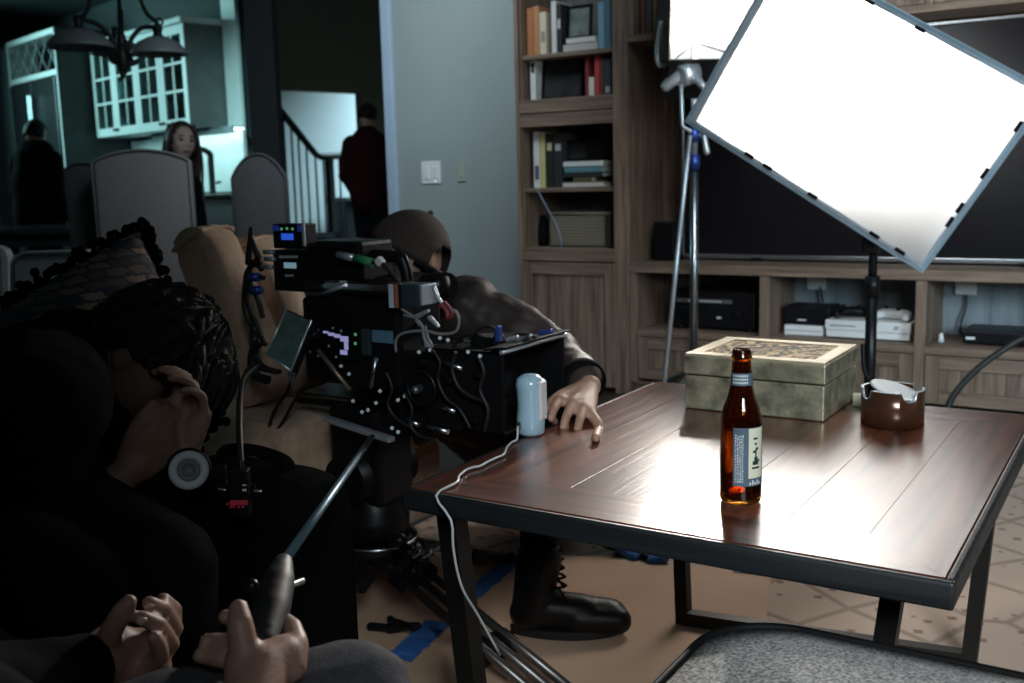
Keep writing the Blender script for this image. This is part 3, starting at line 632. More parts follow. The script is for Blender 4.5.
# wicker basket, black vase-like thing and cord on the fourth shelf
q0 = ony(548, 214, YF + 0.08); q1 = ony(607, 214, YF + 0.08)
bs = thing('wicker_basket', 'woven wicker basket on the lowest open bookcase shelf', 'basket', ((q0.x + q1.x) / 2, YF + 0.2, z_sh4))
bb = MB(); zt_ = q0.z; yb_, yb2 = YF + 0.08, YF + 0.33
def bwall(x0, y0, x1, y1): bb.mm((x0, y0, z_sh4 + 0.001), (x1, y1, zt_), 0.004)
bwall(q0.x, yb_, q1.x, yb_ + 0.014); bwall(q0.x, yb2 - 0.014, q1.x, yb2); bwall(q0.x, yb_, q0.x + 0.014, yb2); bwall(q1.x - 0.014, yb_, q1.x, yb2); bb.mm((q0.x, yb_, z_sh4 + 0.001), (q1.x, yb2, z_sh4 + 0.012))
bb.build('woven_body', 'wicker', bs)
MB().tube([(q0.x, yb_, zt_), (q1.x, yb_, zt_), (q1.x, yb2, zt_), (q0.x, yb2, zt_)], 0.008, sub=1, closed=True).build('rim', 'wicker', bs)
q0 = ony(537, 220, YF + 0.10)
tag(MB().lathe([(0.0, 0.001), (0.028, 0.001), (0.034, 0.03), (0.030, 0.09), (0.018, 0.125), (0.014, 0.14), (0.018, 0.146), (0.0, 0.146)], (q0.x, YF + 0.16, z_sh4)).build('vase', 'black'), 'small black vase left of the wicker basket on the lowest open shelf', 'vase')
tag(MB().tube([ony(537, 189, YF + 0.022), ony(546, 206, YF + 0.021), ony(556, 224, YF + 0.02), ony(561, 240, YF + 0.02), ony(561, 249, YF + 0.03)], 0.0035).build('cord', mat('blue_grey_cord', (0.20, 0.26, 0.36), 0.5)), 'blue grey cord drooping in front of the wicker basket', 'cord')
g4 = 'books in the bridge cabinet bay'
for i, (a_, b_, t_, c_, l_) in enumerate([(634, 640, 2, (0.10, 0.05, 0.035), 'dark brown book at the left of the bridge cabinet bay'), (640.5, 645, 5, (0.17, 0.07, 0.045), 'russet book second from the left in the bridge cabinet bay'), (645.5, 652, 0, (0.07, 0.05, 0.05), 'wide charcoal brown book in the middle of the bridge cabinet bay'), (652.5, 657, 4, (0.15, 0.09, 0.06), 'tan brown book right of the charcoal one in the bridge cabinet bay')]):
    book(a_, b_, t_ - 12, zbr + 0.029, c_, l_, g4, y=YF + 0.05)

# ---------------------------------------------------------------- wall plates on the grey wall
q = ony(431.5, 172.5, YW)
sw = thing('light_switch', 'white double switch plate with a tiny lit dot on the grey wall', 'light switch', (q.x, YW, q.z))
MB().box((q.x, YW - 0.004, q.z), (0.125, 0.007, 0.118), None, 0.003).build('plate', 'white', sw)
for dx in (-0.03, 0.03): MB().box((q.x + dx, YW - 0.009, q.z), (0.034, 0.006, 0.068), None, 0.002).build('rocker', 'white', sw)
MB().cyl((q.x + 0.03, YW - 0.0125, q.z - 0.045), (q.x + 0.03, YW - 0.007, q.z - 0.045), 0.004).build('pilot_light', 'white_led', sw)
q = ony(462, 172, YW)
sw = thing('light_switch', 'narrow beige switch plate right of the double plate on the grey wall', 'light switch', (q.x, YW, q.z))
MB().box((q.x, YW - 0.004, q.z), (0.055, 0.007, 0.10), None, 0.003).build('plate', mat('beige_plate', (0.34, 0.38, 0.32), 0.45), sw)
MB().box((q.x, YW - 0.009, q.z), (0.022, 0.006, 0.055), None, 0.002).build('rocker', mat('beige_rocker', (0.38, 0.41, 0.34), 0.45), sw)
# ================================================================ KITCHEN
kz0, kz1 = 1.45, onkb(95, 47, 0).z
hc = thing('glazed_cabinet', 'white kitchen wall cabinet with four paned glass doors', 'cabinet', kp(A_R / 2, 0.17, kz0))
c_ = MB(); kbox(c_, 0.0, A_R, 0.02, 0.34, kz0, kz0 + 0.03, 0.002); kbox(c_, 0.0, A_R, 0.02, 0.34, kz1 - 0.03, kz1, 0.002); kbox(c_, 0.0, 0.02, 0.02, 0.34, kz0, kz1); kbox(c_, A_R / 2 - 0.015, A_R / 2 + 0.015, 0.02, 0.34, kz0, kz1)
c_.build('carcass', 'kcab', hc)
c_ = MB(); kbox(c_, A_R - 0.02, A_R + 0.003, 0.005, 0.34, kz0, kz1 + 0.02, 0.002); c_.build('end_panel', mat('shaded_end_panel', (0.085, 0.09, 0.088), 0.6), hc)  # side of the white cabinet turned from the light, its shade put into the colour
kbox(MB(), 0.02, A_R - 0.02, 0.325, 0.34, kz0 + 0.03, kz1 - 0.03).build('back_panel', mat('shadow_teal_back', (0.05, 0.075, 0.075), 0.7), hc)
for z in (kz0 + (kz1 - kz0) * .36, kz0 + (kz1 - kz0) * .66): kbox(MB(), 0.02, A_R - 0.02, 0.05, 0.325, z - 0.008, z).build('shelf', 'kgrey', hc)
c_ = MB(); kbox(c_, -0.02, A_R + 0.02, -0.03, 0.35, kz1, kz1 + 0.05, 0.012); c_.build('cornice', 'kcab', hc)
dw = A_R / 4
for k in range(4):
    a0, a1 = k * dw + 0.003, (k + 1) * dw - 0.003; st = 0.062; d_ = MB()
    kbox(d_, a0, a0 + st, 0.0, 0.02, kz0, kz1 - 0.002, 0.003); kbox(d_, a1 - st, a1, 0.0, 0.02, kz0, kz1 - 0.002, 0.003); kbox(d_, a0 + st, a1 - st, 0.0, 0.02, kz0, kz0 + 0.075, 0.003); kbox(d_, a0 + st, a1 - st, 0.0, 0.02, kz1 - 0.075, kz1 - 0.002, 0.003)
    dd = d_.build('door', 'kcab', hc)
    g_ = MB(); kbox(g_, (a0 + a1) / 2 - 0.009, (a0 + a1) / 2 + 0.009, 0.003, 0.017, kz0 + 0.07, kz1 - 0.07)
    for q in (1, 2): zq = kz0 + 0.075 + (kz1 - kz0 - 0.15) * q / 3; kbox(g_, a0 + st, a1 - st, 0.003, 0.017, zq - 0.009, zq + 0.009)
    g_.build('muntin', 'kcab', dd)
    kbox(MB(), a0 + st - 0.004, a1 - st + 0.004, 0.008, 0.012, kz0 + 0.07, kz1 - 0.07).build('pane', 'clearglass', dd)
    s_ = a1 - 0.03 if k % 2 == 0 else a0 + 0.03
    c = kp(s_, -0.014, kz0 + 0.05); MB().sph(c, 0.014).cyl(c, kp(s_, 0.002, kz0 + 0.05), 0.005).build('knob', 'iron', dd)
# a few glasses and jars on the cabinet shelves
def vessel(kind, label, px, py, b, h, r, m):
    q = kc(onkb(px, py, b)); zs = [kz0 + 0.031, kz0 + (kz1 - kz0) * .36 + 0.001, kz0 + (kz1 - kz0) * .66 + 0.001]; z = min(zs, key=lambda t: abs(t - q[2]))
    tag(MB().lathe([(0, 0), (r * .75, 0), (r, h * .3), (r, h * .75), (r * .6, h * .9), (r * .7, h), (0, h)], kp(q[0], b, z), seg=14).build(kind, m), label, kind.replace('_', ' '))
tealg = mat('pale_teal_glaze', (0.35, 0.52, 0.52), 0.2)
vessel('glass_jar', 'pale glass jar low behind the second pane door of the kitchen cabinet', 124, 128, 0.16, 0.16, 0.05, tealg)
vessel('glass_jar', 'pale glass jar on the middle shelf of the second pane door', 124, 95, 0.16, 0.2, 0.055, tealg)
vessel('glass_jar', 'pale jar behind the third pane door of the kitchen cabinet', 150, 92, 0.16, 0.13, 0.04, tealg)
vessel('glass_jar', 'brown jar behind the fourth pane door of the kitchen cabinet', 178, 78, 0.16, 0.16, 0.05, 'wicker')
# under-cabinet strip lamp, base cabinets, counter, faucet
a = thing('strip_lamp', 'pale strip lamp under the kitchen cabinet lighting the splashback', 'lamp', kp(A_R * .8, 0.25, kz0 - 0.02))
kbox(MB(), A_R * .40, A_R + 0.35, 0.20, 0.30, kz0 - 0.022, kz0 - 0.004, 0.004).build('housing', 'kcab', a)
kbox(MB(), A_R * .40, A_R + 0.35, 0.186, 0.199, kz0 - 0.06, kz0 - 0.002, 0.002).build('valance', 'kgrey', a)
kbox(MB(), A_R * .41, A_R + 0.34, 0.21, 0.29, kz0 - 0.027, kz0 - 0.022).build('diffuser', mat('lit_lamp_cover', (0.8, 0.9, 0.9), 0.4, emit=(0.62, 0.98, 1.0), es=9.0), a)
bc = thing('base_cabinet', 'pale kitchen base cabinet run under a dark stone top', 'cabinet', kp(0.6, 0.0, 0))
BA0 = -0.05; kbox(MB(), BA0, A_R + 0.42, -0.24, 0.34, 0.1, 0.88, 0.003).build('carcass', 'kgrey', bc)
kbox(MB(), BA0, A_R + 0.40, -0.18, 0.34, 0.0, 0.1).build('plinth', 'black', bc)
for k in range(5):
    a0 = BA0 + 0.02 + k * (A_R + 0.4) / 5; a1 = a0 + (A_R + 0.4) / 5 - 0.01
    d_ = kbox(MB(), a0, a1, -0.262, -0.241, 0.12, 0.66, 0.004).build('door', 'kcab', bc); MB().sph(kp(a1 - 0.04, -0.275, 0.6), 0.013).build('knob', 'iron', d_)
    d_ = kbox(MB(), a0, a1, -0.262, -0.241, 0.68, 0.86, 0.004).build('drawer', 'kcab', bc); MB().sph(kp((a0 + a1) / 2, -0.275, 0.77), 0.013).build('knob', 'iron', d_)
ct = kbox(MB(), BA0 - 0.02, A_R + 0.45, -0.28, 0.34, 0.8805, 0.915, 0.006).build('countertop', 'counter'); tag(ct, 'dark stone countertop on the kitchen base cabinets', 'countertop')
fq = kc(onkb(212, 180, 0.1)); fa = thing('faucet', 'dark arched kitchen faucet before the bright splashback', 'faucet', kp(fq[0], 0.1, 0.916))
MB().cyl(kp(fq[0], 0.1, 0.916), kp(fq[0], 0.1, 0.96), 0.03, 0.022).build('base', 'iron', fa)
MB().tube([kp(fq[0], 0.1, 0.95), kp(fq[0], 0.1, 1.15), kp(fq[0] + 0.005, 0.09, 1.24), kp(fq[0], 0.0, 1.27), kp(fq[0] - 0.01, -0.07, 1.2)], 0.024).build('spout', 'iron', fa)
MB().cap(kp(fq[0] + 0.03, 0.1, 1.0), kp(fq[0] + 0.13, 0.1, 1.01), 0.009, 0.012).build('lever_handle', 'iron', fa)
# refrigerator in its surround
fa0, fa1 = kc(onkb(8, 60, -0.28))[0], kc(onkb(56, 60, -0.28))[0]
fz = onkb(34, 77, -0.28).z; fzt = onkb(34, 39, -0.28).z
ff = thing('refrigerator_surround', 'white cabinet surround with a lattice wine rack above the refrigerator', 'cabinet', kp((fa0 + fa1) / 2, 0.0, 0))
c_ = MB(); kbox(c_, fa0 - 0.03, fa0 + 0.02, -0.28, 0.35, 0, fzt + 0.05, 0.003); kbox(c_, fa1 - 0.03, fa1 - 0.004, -0.28, 0.35, 0, fzt + 0.05, 0.003); kbox(c_, fa0, fa1 - 0.004, -0.28, 0.35, fz - 0.025, fz + 0.025, 0.003); kbox(c_, fa0, fa1 - 0.004, -0.28, 0.35, fzt, fzt + 0.05, 0.003)
c_.build('carcass', 'kcab', ff)
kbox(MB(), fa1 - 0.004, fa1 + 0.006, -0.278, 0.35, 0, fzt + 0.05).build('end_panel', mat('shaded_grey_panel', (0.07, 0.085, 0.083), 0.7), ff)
kbox(MB(), fa0 + 0.02, fa1 - 0.03, 0.0, 0.02, fz + 0.025, fzt).build('back_panel', 'black', ff)
lt = MB(); nL = 5
for k in range(nL + 1):
    for s in (1, -1):
        w_ = (fa1 - fa0 - 0.05) / nL; x = fa0 + 0.02 + w_ * k; hh = fzt - fz - 0.03
        xe = x + s * hh
        xe2 = min(max(xe, fa0 + 0.02), fa1 - 0.03); z2 = fz + 0.028 + abs(xe2 - x)
        if abs(xe2 - x) > 0.02: lt.tube([kp(x, -0.26, fz + 0.028), kp(xe2, -0.26, z2)], 0.007, seg=4, sub=1)
lt.build('lattice', 'kgrey', ff)
rf = thing('refrigerator', 'dark refrigerator with one long bright handle in the kitchen', 'refrigerator', kp((fa0 + fa1) / 2, -0.05, 0))
kbox(MB(), fa0 + 0.03, fa1 - 0.04, -0.24, 0.33, 0.02, fz - 0.035, 0.004).build('body', 'fridge', rf)
am = kc(onkb(33, 110, -0.3))[0]
for (x0, x1) in ((fa0 + 0.03, am - 0.003), (am + 0.003, fa1 - 0.04)): kbox(MB(), x0, x1, -0.30, -0.242, 0.05, fz - 0.04, 0.01).build('door', 'fridge', rf)
zz0, zz1 = onkb(40, 128, -0.34).z, onkb(36, 95, -0.34).z
for da in (0.035, 0.10): MB().cap(kp(am + da, -0.345, zz0), kp(am + da, -0.345, zz1), 0.014).cyl(kp(am + da, -0.345, zz0 + .03), kp(am + da, -0.299, zz0 + .03), 0.007).cyl(kp(am + da, -0.345, zz1 - .03), kp(am + da, -0.299, zz1 - .03), 0.007).build('handle', 'alum' if da < 0.05 else 'steel', rf)
# left neighbour of the refrigerator
pc = thing('pantry_cabinet', 'tall pale pantry cabinet at the far left kitchen edge', 'cabinet', kp(fa0 - 0.45, 0, 0))
kbox(MB(), fa0 - 0.9, fa0 - 0.05, -0.24, 0.35, 0.0, fzt + 0.05, 0.004).build('carcass', 'kgrey', pc)
d_ = kbox(MB(), fa0 - 0.5, fa0 - 0.06, -0.262, -0.241, 0.1, fzt, 0.004).build('door', 'kgrey', pc)
MB().cap(kp(fa0 - 0.12, -0.29, 1.0), kp(fa0 - 0.12, -0.29, 1.3), 0.009).build('handle', 'alum', d_)

# ---------------------------------------------------------------- chandelier
DC = 5.6
cc = P(122, 50, DC); ch = thing('chandelier', 'dark iron chandelier with frosted bowl shades over the dining table', 'chandelier', (cc.x, cc.y, P(122, 76, DC).z))
def cpt(px, py, off=0.0): return P(px, py, DC + off)
top = cpt(115, -75)
MB().tube([cpt(120, 20), top], 0.012).build('stem', 'iron', ch)
MB().sph(cpt(122.5, 60), (0.035, 0.035, 0.085)).sph(cpt(122.5, 74), (0.015, 0.015, 0.03)).sph(cpt(121.5, 42), (0.028, 0.028, 0.06)).cyl(cpt(120, 10), cpt(122, 60), 0.016).build('centre_body', 'iron', ch)
def arm(pts, sh, off, rad):
    MB().tube([cpt(x, y, off * i / (len(pts) - 1)) for i, (x, y) in enumerate(pts)], 0.013).build('arm', 'iron', ch)
    c = cpt(*sh, off)
    s_ = MB().lathe([(0.02, 0.085), (0.05, 0.08), (rad * .72, 0.05), (rad * .95, 0.008), (rad, -0.012), (rad * .985, -0.016), (rad * .9, 0.004), (rad * .66, 0.042), (0.02, 0.075)], c, seg=28).build('lamp_shade', 'shade', ch)
    MB().lathe([(0.0, 0.15), (0.018, 0.15), (0.03, 0.125), (0.022, 0.1), (0.034, 0.078), (0.0, 0.078)], c, seg=14).build('shade_holder', 'iron', s_)
arm([(121, 62), (113, 62), (110, 57), (114, 62), (116, 55), (114, 44), (107, 32), (95, 23), (84, 20)], (80, 45), -0.2, 0.17)
arm([(123, 62), (131, 64), (137, 61), (133, 63), (129, 52), (131, 40), (140, 29), (151, 27), (158, 28)], (159, 52), 0.1, 0.155)
arm([(122, 60), (121, 50), (119, 40), (118, 34)], (117, 52), 0.8, 0.16)
for a_ in ([(76, 36), (80, 22), (88, 8), (91, -8), (100, -40)], [(159, 30), (156, 22), (147, 14), (141, 2), (138, -12), (128, -40)]):
    MB().tube([cpt(x, y) for x, y in a_], 0.012).build('scroll_rod', 'iron', ch)
MB().tube([cpt(159, 22) + r0 * 0.02 * math.cos(t) + u0 * 0.02 * math.sin(t) for t in [k * math.pi / 4 for k in range(8)]], 0.006, closed=True, sub=2).build('ring', 'iron', ch)
MB().lathe([(0.0, 0.0), (0.07, 0.0), (0.06, 0.03), (0.0, 0.035)], top, seg=20).build('ceiling_canopy', 'iron', ch)

# ---------------------------------------------------------------- dining table and chairs
tq = onz(55, 229, 0.74); dtc = V((tq.x, tq.y, 0)) - r0 * 0.22 + f0 * 0.50
FR = Matrix((KX, KY, V((0, 0, 1)))).transposed()
dt = thing('dining_table', 'dark dining table behind the upholstered dining chairs', 'table', (dtc.x, dtc.y, 0))
def dl(x, y, z): return dtc + r0 * x + f0 * y + V((0, 0, z))
RF = Matrix((r0, f0, u0)).transposed()
MB().box(dl(0, 0, 0.72), (1.0, 0.80, 0.04), RF, 0.008).build('tabletop', 'counter', dt)
MB().box(dl(0, 0, 0.66), (0.88, 0.68, 0.07), RF, 0.004).build('apron', 'dark_post', dt)
for sx in (-1, 1):
    for sy in (-1, 1): MB().box(dl(sx * 0.42, sy * 0.32, 0.345), (0.07, 0.07, 0.69), RF, 0.006).build('leg', 'dark_post', dt)
def dchair(name, label, pxl, pxr, ptop, d, m, hump=0.07, lat=(1, 0)):
    """upholstered dining chair seen from behind: arched back, seat, four legs"""
    a_ = P(pxl, ptop + 15, d); b_ = P(pxr, ptop + 15, d); c = (a_ + b_) / 2; zt = P((pxl + pxr) / 2, ptop, d).z; w_ = (b_ - a_).length
    X = (V((b_.x - a_.x, b_.y - a_.y, 0))).normalized(); Y = V((-X.y, X.x, 0)); base = V((c.x, c.y, 0))
    t = thing(name, label, 'chair', base)
    def L(x, y, z): return base + X * x + Y * y + V((0, 0, z))
    prof = [(-w_ / 2, 0.48), (w_ / 2, 0.48)]
    n = 14
    for i in range(n + 1):
        u = 1 - 2 * i / n; e = abs(u)
        prof.append((w_ / 2 * u, zt - hump + hump * (1 - e ** 2.2) if hump else zt))
    th = 0.07
    mb = MB(); mb.prism([L(x, 0.0, z) for x, z in prof], Y * th)
    b = bmesh.new(); me = bpy.data.meshes.new('t'); me.from_pydata([tuple(q) for q in mb.v], [], mb.f); b.from_mesh(me); bmesh.ops.recalc_face_normals(b, faces=list(b.faces))
    bmesh.ops.bevel(b, geom=[e for e in b.edges], offset=0.018, segments=3, affect='EDGES', profile=0.5, clamp_overlap=True)
    MB().bm(b, None, True).build('backrest', m, t); bpy.data.meshes.remove(me)
    MB().tube([L(x, -0.004, z) for x, z in prof[1:] + [prof[0]]], 0.006, sub=1).build('welt', m, t)
    MB().box(L(0, 0.30, 0.44), (w_ * 0.98, 0.50, 0.11), Matrix((X, Y, u0)).transposed(), 0.03, 3).build('seat', m, t)
    for sx in (-1, 1):
        MB().cyl(L(sx * (w_ / 2 - 0.05), 0.05, 0.40), L(sx * (w_ / 2 - 0.05), 0.02, 0), 0.024, 0.017).build('leg', 'dark_post', t)
        MB().cyl(L(sx * (w_ / 2 - 0.05), 0.50, 0.40), L(sx * (w_ / 2 - 0.05), 0.50, 0), 0.024, 0.017).build('leg', 'dark_post', t)
    return t
dchair('dining_chair', 'pale grey upholstered dining chair with arched back before the red-haired woman', 92, 189, 150, 5.15, 'chair', 0.055)
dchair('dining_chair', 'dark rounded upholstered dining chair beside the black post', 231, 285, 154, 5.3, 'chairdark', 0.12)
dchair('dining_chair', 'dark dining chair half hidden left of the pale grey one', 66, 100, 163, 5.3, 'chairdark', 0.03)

# ---------------------------------------------------------------- stair rail
A_B = A_H - 0.55
def st(px, py): return onka(px, py, A_B)
sr = thing('stair_railing', 'dark wooden stair railing against the bright stair wall', 'railing', (st(329, 160).x, st(329, 160).y, 0))
k1, k2, k3 = st(262, 88), st(318, 157), st(341, 155.5)
def bar(a, b, r): 
    F = frame_z(b - a, u0); return MB().box((a + b) / 2, (r * 1.5, r * 1.1, (b - a).length), F, r * 0.2)
MB().tube([k1, k2 + (k1 - k2) * 0.05, k2 + (k3 - k2) * 0.1, k3], 0.036, seg=10, sub=1).build('handrail', 'dark_post', sr)
nq = st(329, 160)
MB().box(V((nq.x, nq.y, (k3.z) / 2)), (0.07, 0.07, k3.z), None, 0.006).box(V((nq.x, nq.y, 0.06)), (0.1, 0.1, 0.12), None, 0.006).build('newel_post', 'dark_post', sr)
for px, pt in ((283, 118), (291, 128), (298, 135), (306, 143), (315, 152), (323, 157), (339, 157)):
    q = st(px, pt); bz = max(0.0, (q.z - 1.0)) if px < 316 else 0.0
    MB().cyl((q.x, q.y, bz), (q.x, q.y, q.z), 0.011, seg=8).build('baluster', 'dark_post', sr)
# stairs climbing to the left
sg = thing('staircase', 'dark wooden stair treads climbing left behind the railing', 'stairs', (k2.x, k2.y, 0))
dirn = V((k1.x - k2.x, k1.y - k2.y, 0)).normalized(); nst = 6; sz = k2.z - 0.92
for i in range(nst):
    c = V((k2.x, k2.y, 0)) + dirn * (0.28 * (i + 0.5)) - KX * 0.42; z = 0.18 * (i + 1)
    MB().box(V((c.x, c.y, z - 0.02)), (0.30, 0.80, 0.04), Matrix((dirn, V((-dirn.y, dirn.x, 0)), u0)).transposed(), 0.005).build('tread', 'dark_post', sg)
    MB().box(V((c.x, c.y, (z - 0.04) / 2)) - dirn * 0.12, (0.02, 0.78, z - 0.04), Matrix((dirn, V((-dirn.y, dirn.x, 0)), u0)).transposed()).build('riser', 'kgrey', sg)
# hall console table with dark objects, half hidden
cq = onka(350, 190, A_B - 0.75)
a = thing('hall_console', 'dim grey hall console table behind the stair newel', 'table', (cq.x, cq.y, 0))
MB().box((cq.x, cq.y, 0.80), (0.40, 0.42, 0.04), KR, 0.004).build('tabletop', 'kgrey', a)
MB().box((cq.x, cq.y, 0.4), (0.36, 0.38, 0.76), KR, 0.004).build('cabinet_body', 'dark_post', a)
# dark lounge chair silhouetted in the hall
cq = P(300, 200, 8.4); base = V((cq.x, cq.y, 0))
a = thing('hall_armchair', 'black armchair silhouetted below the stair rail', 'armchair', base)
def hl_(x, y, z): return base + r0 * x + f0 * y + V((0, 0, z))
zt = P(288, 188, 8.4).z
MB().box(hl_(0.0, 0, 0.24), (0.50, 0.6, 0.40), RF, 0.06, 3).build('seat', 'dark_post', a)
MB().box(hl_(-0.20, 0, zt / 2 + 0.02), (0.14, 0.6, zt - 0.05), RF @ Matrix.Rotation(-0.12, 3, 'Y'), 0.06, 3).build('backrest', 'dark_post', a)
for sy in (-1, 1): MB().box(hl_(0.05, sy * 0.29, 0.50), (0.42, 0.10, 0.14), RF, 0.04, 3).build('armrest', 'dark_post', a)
for sx in (-1, 1):
    for sy in (-1, 1): MB().cyl(hl_(sx * .2, sy * .25, 0.06), hl_(sx * .2, sy * .25, 0), 0.025).build('leg', 'dark_post', a)
# small box high on the post
q = P(254, 6, 7.05)
a = thing('wall_sensor', 'small pale sensor box high on the dark post', 'sensor', q)
MB().box(q, (0.09, 0.05, 0.13), RF, 0.008).build('case', 'kgrey', a); MB().sph(q - f0 * 0.026 - u0 * 0.02, 0.018).build('lens', 'blackp', a)
# ================================================================ TABLE
TX0, TX1, TY0, TY1, TZ = -1.0, -0.195, 1.268, 2.22, 0.485
TH = 0.027
tb = thing('coffee_table', 'dark plank coffee table with mitred border boards and black steel frame legs', 'coffee table', ((TX0 + TX1) / 2, (TY0 + TY1) / 2, 0))
bw = 0.115; g = 0.0002
pl = MB(); n_ = 5; ix0, ix1 = TX0 + bw, TX1 - bw
for i in range(n_):
    a, b_ = ix0 + (ix1 - ix0) * i / n_, ix0 + (ix1 - ix0) * (i + 1) / n_
    pl.mm((a + g, TY0 + bw + g, TZ - TH + 0.004), (b_ - g, TY1 - bw - g, TZ - 0.0002 * (i % 2)), 0.0006)
pl.build('plank_panel', 'tablew', tb)
def mitre(p0, p1, p2, p3): return MB().prism([V((*p, TZ - TH + 0.004)) for p in (p0, p1, p2, p3)], (0, 0, TH - 0.004))
for pts, m in ((((TX0 + 2 * g, TY0 + .001), (TX1 - 2 * g, TY0 + .001), (TX1 - bw - g, TY0 + bw), (TX0 + bw + g, TY0 + bw)), 'tableb'), (((TX0 + bw + g, TY1 - bw), (TX1 - bw - g, TY1 - bw), (TX1 - 2 * g, TY1 - .001), (TX0 + 2 * g, TY1 - .001)), 'tableb'),
               (((TX0 + .001, TY0 + 2 * g), (TX0 + bw, TY0 + bw + g), (TX0 + bw, TY1 - bw - g), (TX0 + .001, TY1 - 2 * g)), 'tablew'), (((TX1 - bw, TY0 + bw + g), (TX1 - .001, TY0 + 2 * g), (TX1 - .001, TY1 - 2 * g), (TX1 - bw, TY1 - bw - g)), 'tablew')):
    mitre(*pts).build('border_board', m, tb)
e_ = MB(); t_ = 0.012
e_.mm((TX0 - t_, TY0 - t_, TZ - TH - 0.010), (TX1 + t_, TY0 + 0.0005, TZ - 0.001), 0.004); e_.mm((TX0 - t_, TY1 - 0.0005, TZ - TH - 0.010), (TX1 + t_, TY1 + t_, TZ - 0.001), 0.004)
e_.mm((TX0 - t_, TY0, TZ - TH - 0.010), (TX0 + 0.0005, TY1, TZ - 0.001), 0.004); e_.mm((TX1 - 0.0005, TY0, TZ - TH - 0.010), (TX1 + t_, TY1, TZ - 0.001), 0.004)
e_.mm((TX0, TY0, TZ - TH - 0.006), (TX1, TY1, TZ - TH + 0.003))
e_.build('edge_frame', 'tableedge', tb)
ZT = TZ - TH - 0.006
def lbar(mb, p, q, sx, sy):
    """square steel tube between two points, sides along x and y"""
    p = V(p); q = V(q); o = [V((-sx, -sy, 0)), V((sx, -sy, 0)), V((sx, sy, 0)), V((-sx, sy, 0))]
    return mb.rings([[p + k for k in o], [q + k for k in o]], True, False)
tops = {'fl': (TX0 + 0.035, TY0 + 0.055), 'fr': (TX1 - 0.075, TY0 + 0.10), 'bl': (TX0 + 0.115, TY1 - 0.15), 'br': (TX1 - 0.045, TY1 - 0.15)}
bots = {'fl': (TX0 + 0.062, TY0 + 0.080), 'fr': (TX1 - 0.13, TY0 + 0.13), 'bl': (TX0 + 0.170, TY1 - 0.235), 'br': (TX1 - 0.075, TY1 - 0.150)}
for k in tops: lbar(MB(), (*bots[k], 0.0), (*tops[k], ZT + 0.001), *((0.018, 0.018) if k == 'fl' else (0.0140, 0.0140))).build('leg', 'iron', tb)
for a, b_ in (('fl', 'fr'), ('bl', 'br')):
    p, q = V((*bots[a], 0.018)), V((*bots[b_], 0.018))
    mb = MB(); mb.rings([[p + V((0, sy, sz)) for sy, sz in ((-.014, -.0175), (.014, -.0175), (.014, .0175), (-.014, .0175))], [q + V((0, sy, sz)) for sy, sz in ((-.014, -.0175), (.014, -.0175), (.014, .0175), (-.014, .0175))]], True, False)
    mb.build('foot_rail', 'iron', tb)
# ---------------------------------------------------------------- bottle
bx, by = -0.512, 1.44; TZZ = TZ + 0.0012
bt = thing('beer_bottle', 'brown glass long-neck beer bottle with a blue grey label on the table', 'bottle', (bx, by, TZZ))
outp = [(0.0, 0.004), (0.022, 0.003), (0.0275, 0.0), (0.0300, 0.004), (0.0305, 0.010), (0.0305, 0.122), (0.0295, 0.131), (0.026, 0.144), (0.020, 0.160), (0.0165, 0.176), (0.0148, 0.195), (0.0138, 0.212), (0.0133, 0.214), (0.0150, 0.2155), (0.0150, 0.221), (0.0135, 0.2225), (0.0140, 0.2265), (0.0135, 0.230), (0.0110, 0.230),
        (0.0100, 0.226), (0.0100, 0.212), (0.0118, 0.190), (0.0140, 0.172), (0.0175, 0.157), (0.0235, 0.140), (0.0272, 0.128), (0.0280, 0.118), (0.0280, 0.012), (0.024, 0.007), (0.0, 0.010)]
MB().lathe(outp, (bx, by, TZZ), seg=48).build('glass_body', 'amber', bt)
MB().lathe([(0.0, 0.0105), (0.0238, 0.0078), (0.0276, 0.0125), (0.0276, 0.030), (0.0, 0.030)], (bx, by, TZZ), seg=32).build('beer_remnant', 'beer', bt)
def arc_sheet(r, z0, z1, a0, a1, n=20):
    return MB().grid(lambda u, v: V((bx + r * math.cos(math.radians(a0 + (a1 - a0) * u)), by + r * math.sin(math.radians(a0 + (a1 - a0) * u)), TZZ + z0 + (z1 - z0) * v)), n, 1).grid(lambda u, v: V((bx + (r - .0003) * math.cos(math.radians(a0 + (a1 - a0) * (1 - u))), by + (r - .0003) * math.sin(math.radians(a0 + (a1 - a0) * (1 - u))), TZZ + z0 + (z1 - z0) * v)), n, 1)
# the camera sees the bottle from direction -109 degrees
va = math.degrees(math.atan2(-by, -bx)); cen = va
def px_ang(frac): return cen + math.degrees(math.asin(max(-1, min(1, frac))))
L1, L2 = px_ang(-0.35), px_ang(0.32)
lab = arc_sheet(0.0308, 0.030, 0.118, px_ang(-0.36), px_ang(0.40) + 100, 40).build('label_wrap', 'label', bt)
arc_sheet(0.03105, 0.042, 0.117, px_ang(0.36), px_ang(0.36) + 52, 20).build('cream_picture_panel', 'cream', lab)
ml = MB()
rnd = random.Random(3)
for c in range(5):
    a0 = px_ang(-0.27 + c * 0.085)
    z = 0.036
    while z < 0.106:
        h = rnd.uniform(0.0018, 0.0042); ml.v and None
        s_ = arc_sheet(0.03102, z, z + h, a0, a0 + rnd.uniform(1.6, 3.2), 2); ml.add(s_.v, s_.f); z += h + 0.0012
for c in range(5):
    a0 = px_ang(0.36) + 3 + c * 8; s_ = arc_sheet(0.03102, 0.032, 0.036 + (c % 2) * 0.003, a0, a0 + 5, 3); ml.add(s_.v, s_.f)
ml.build('printed_lines', 'lettering', lab)
ml = MB()
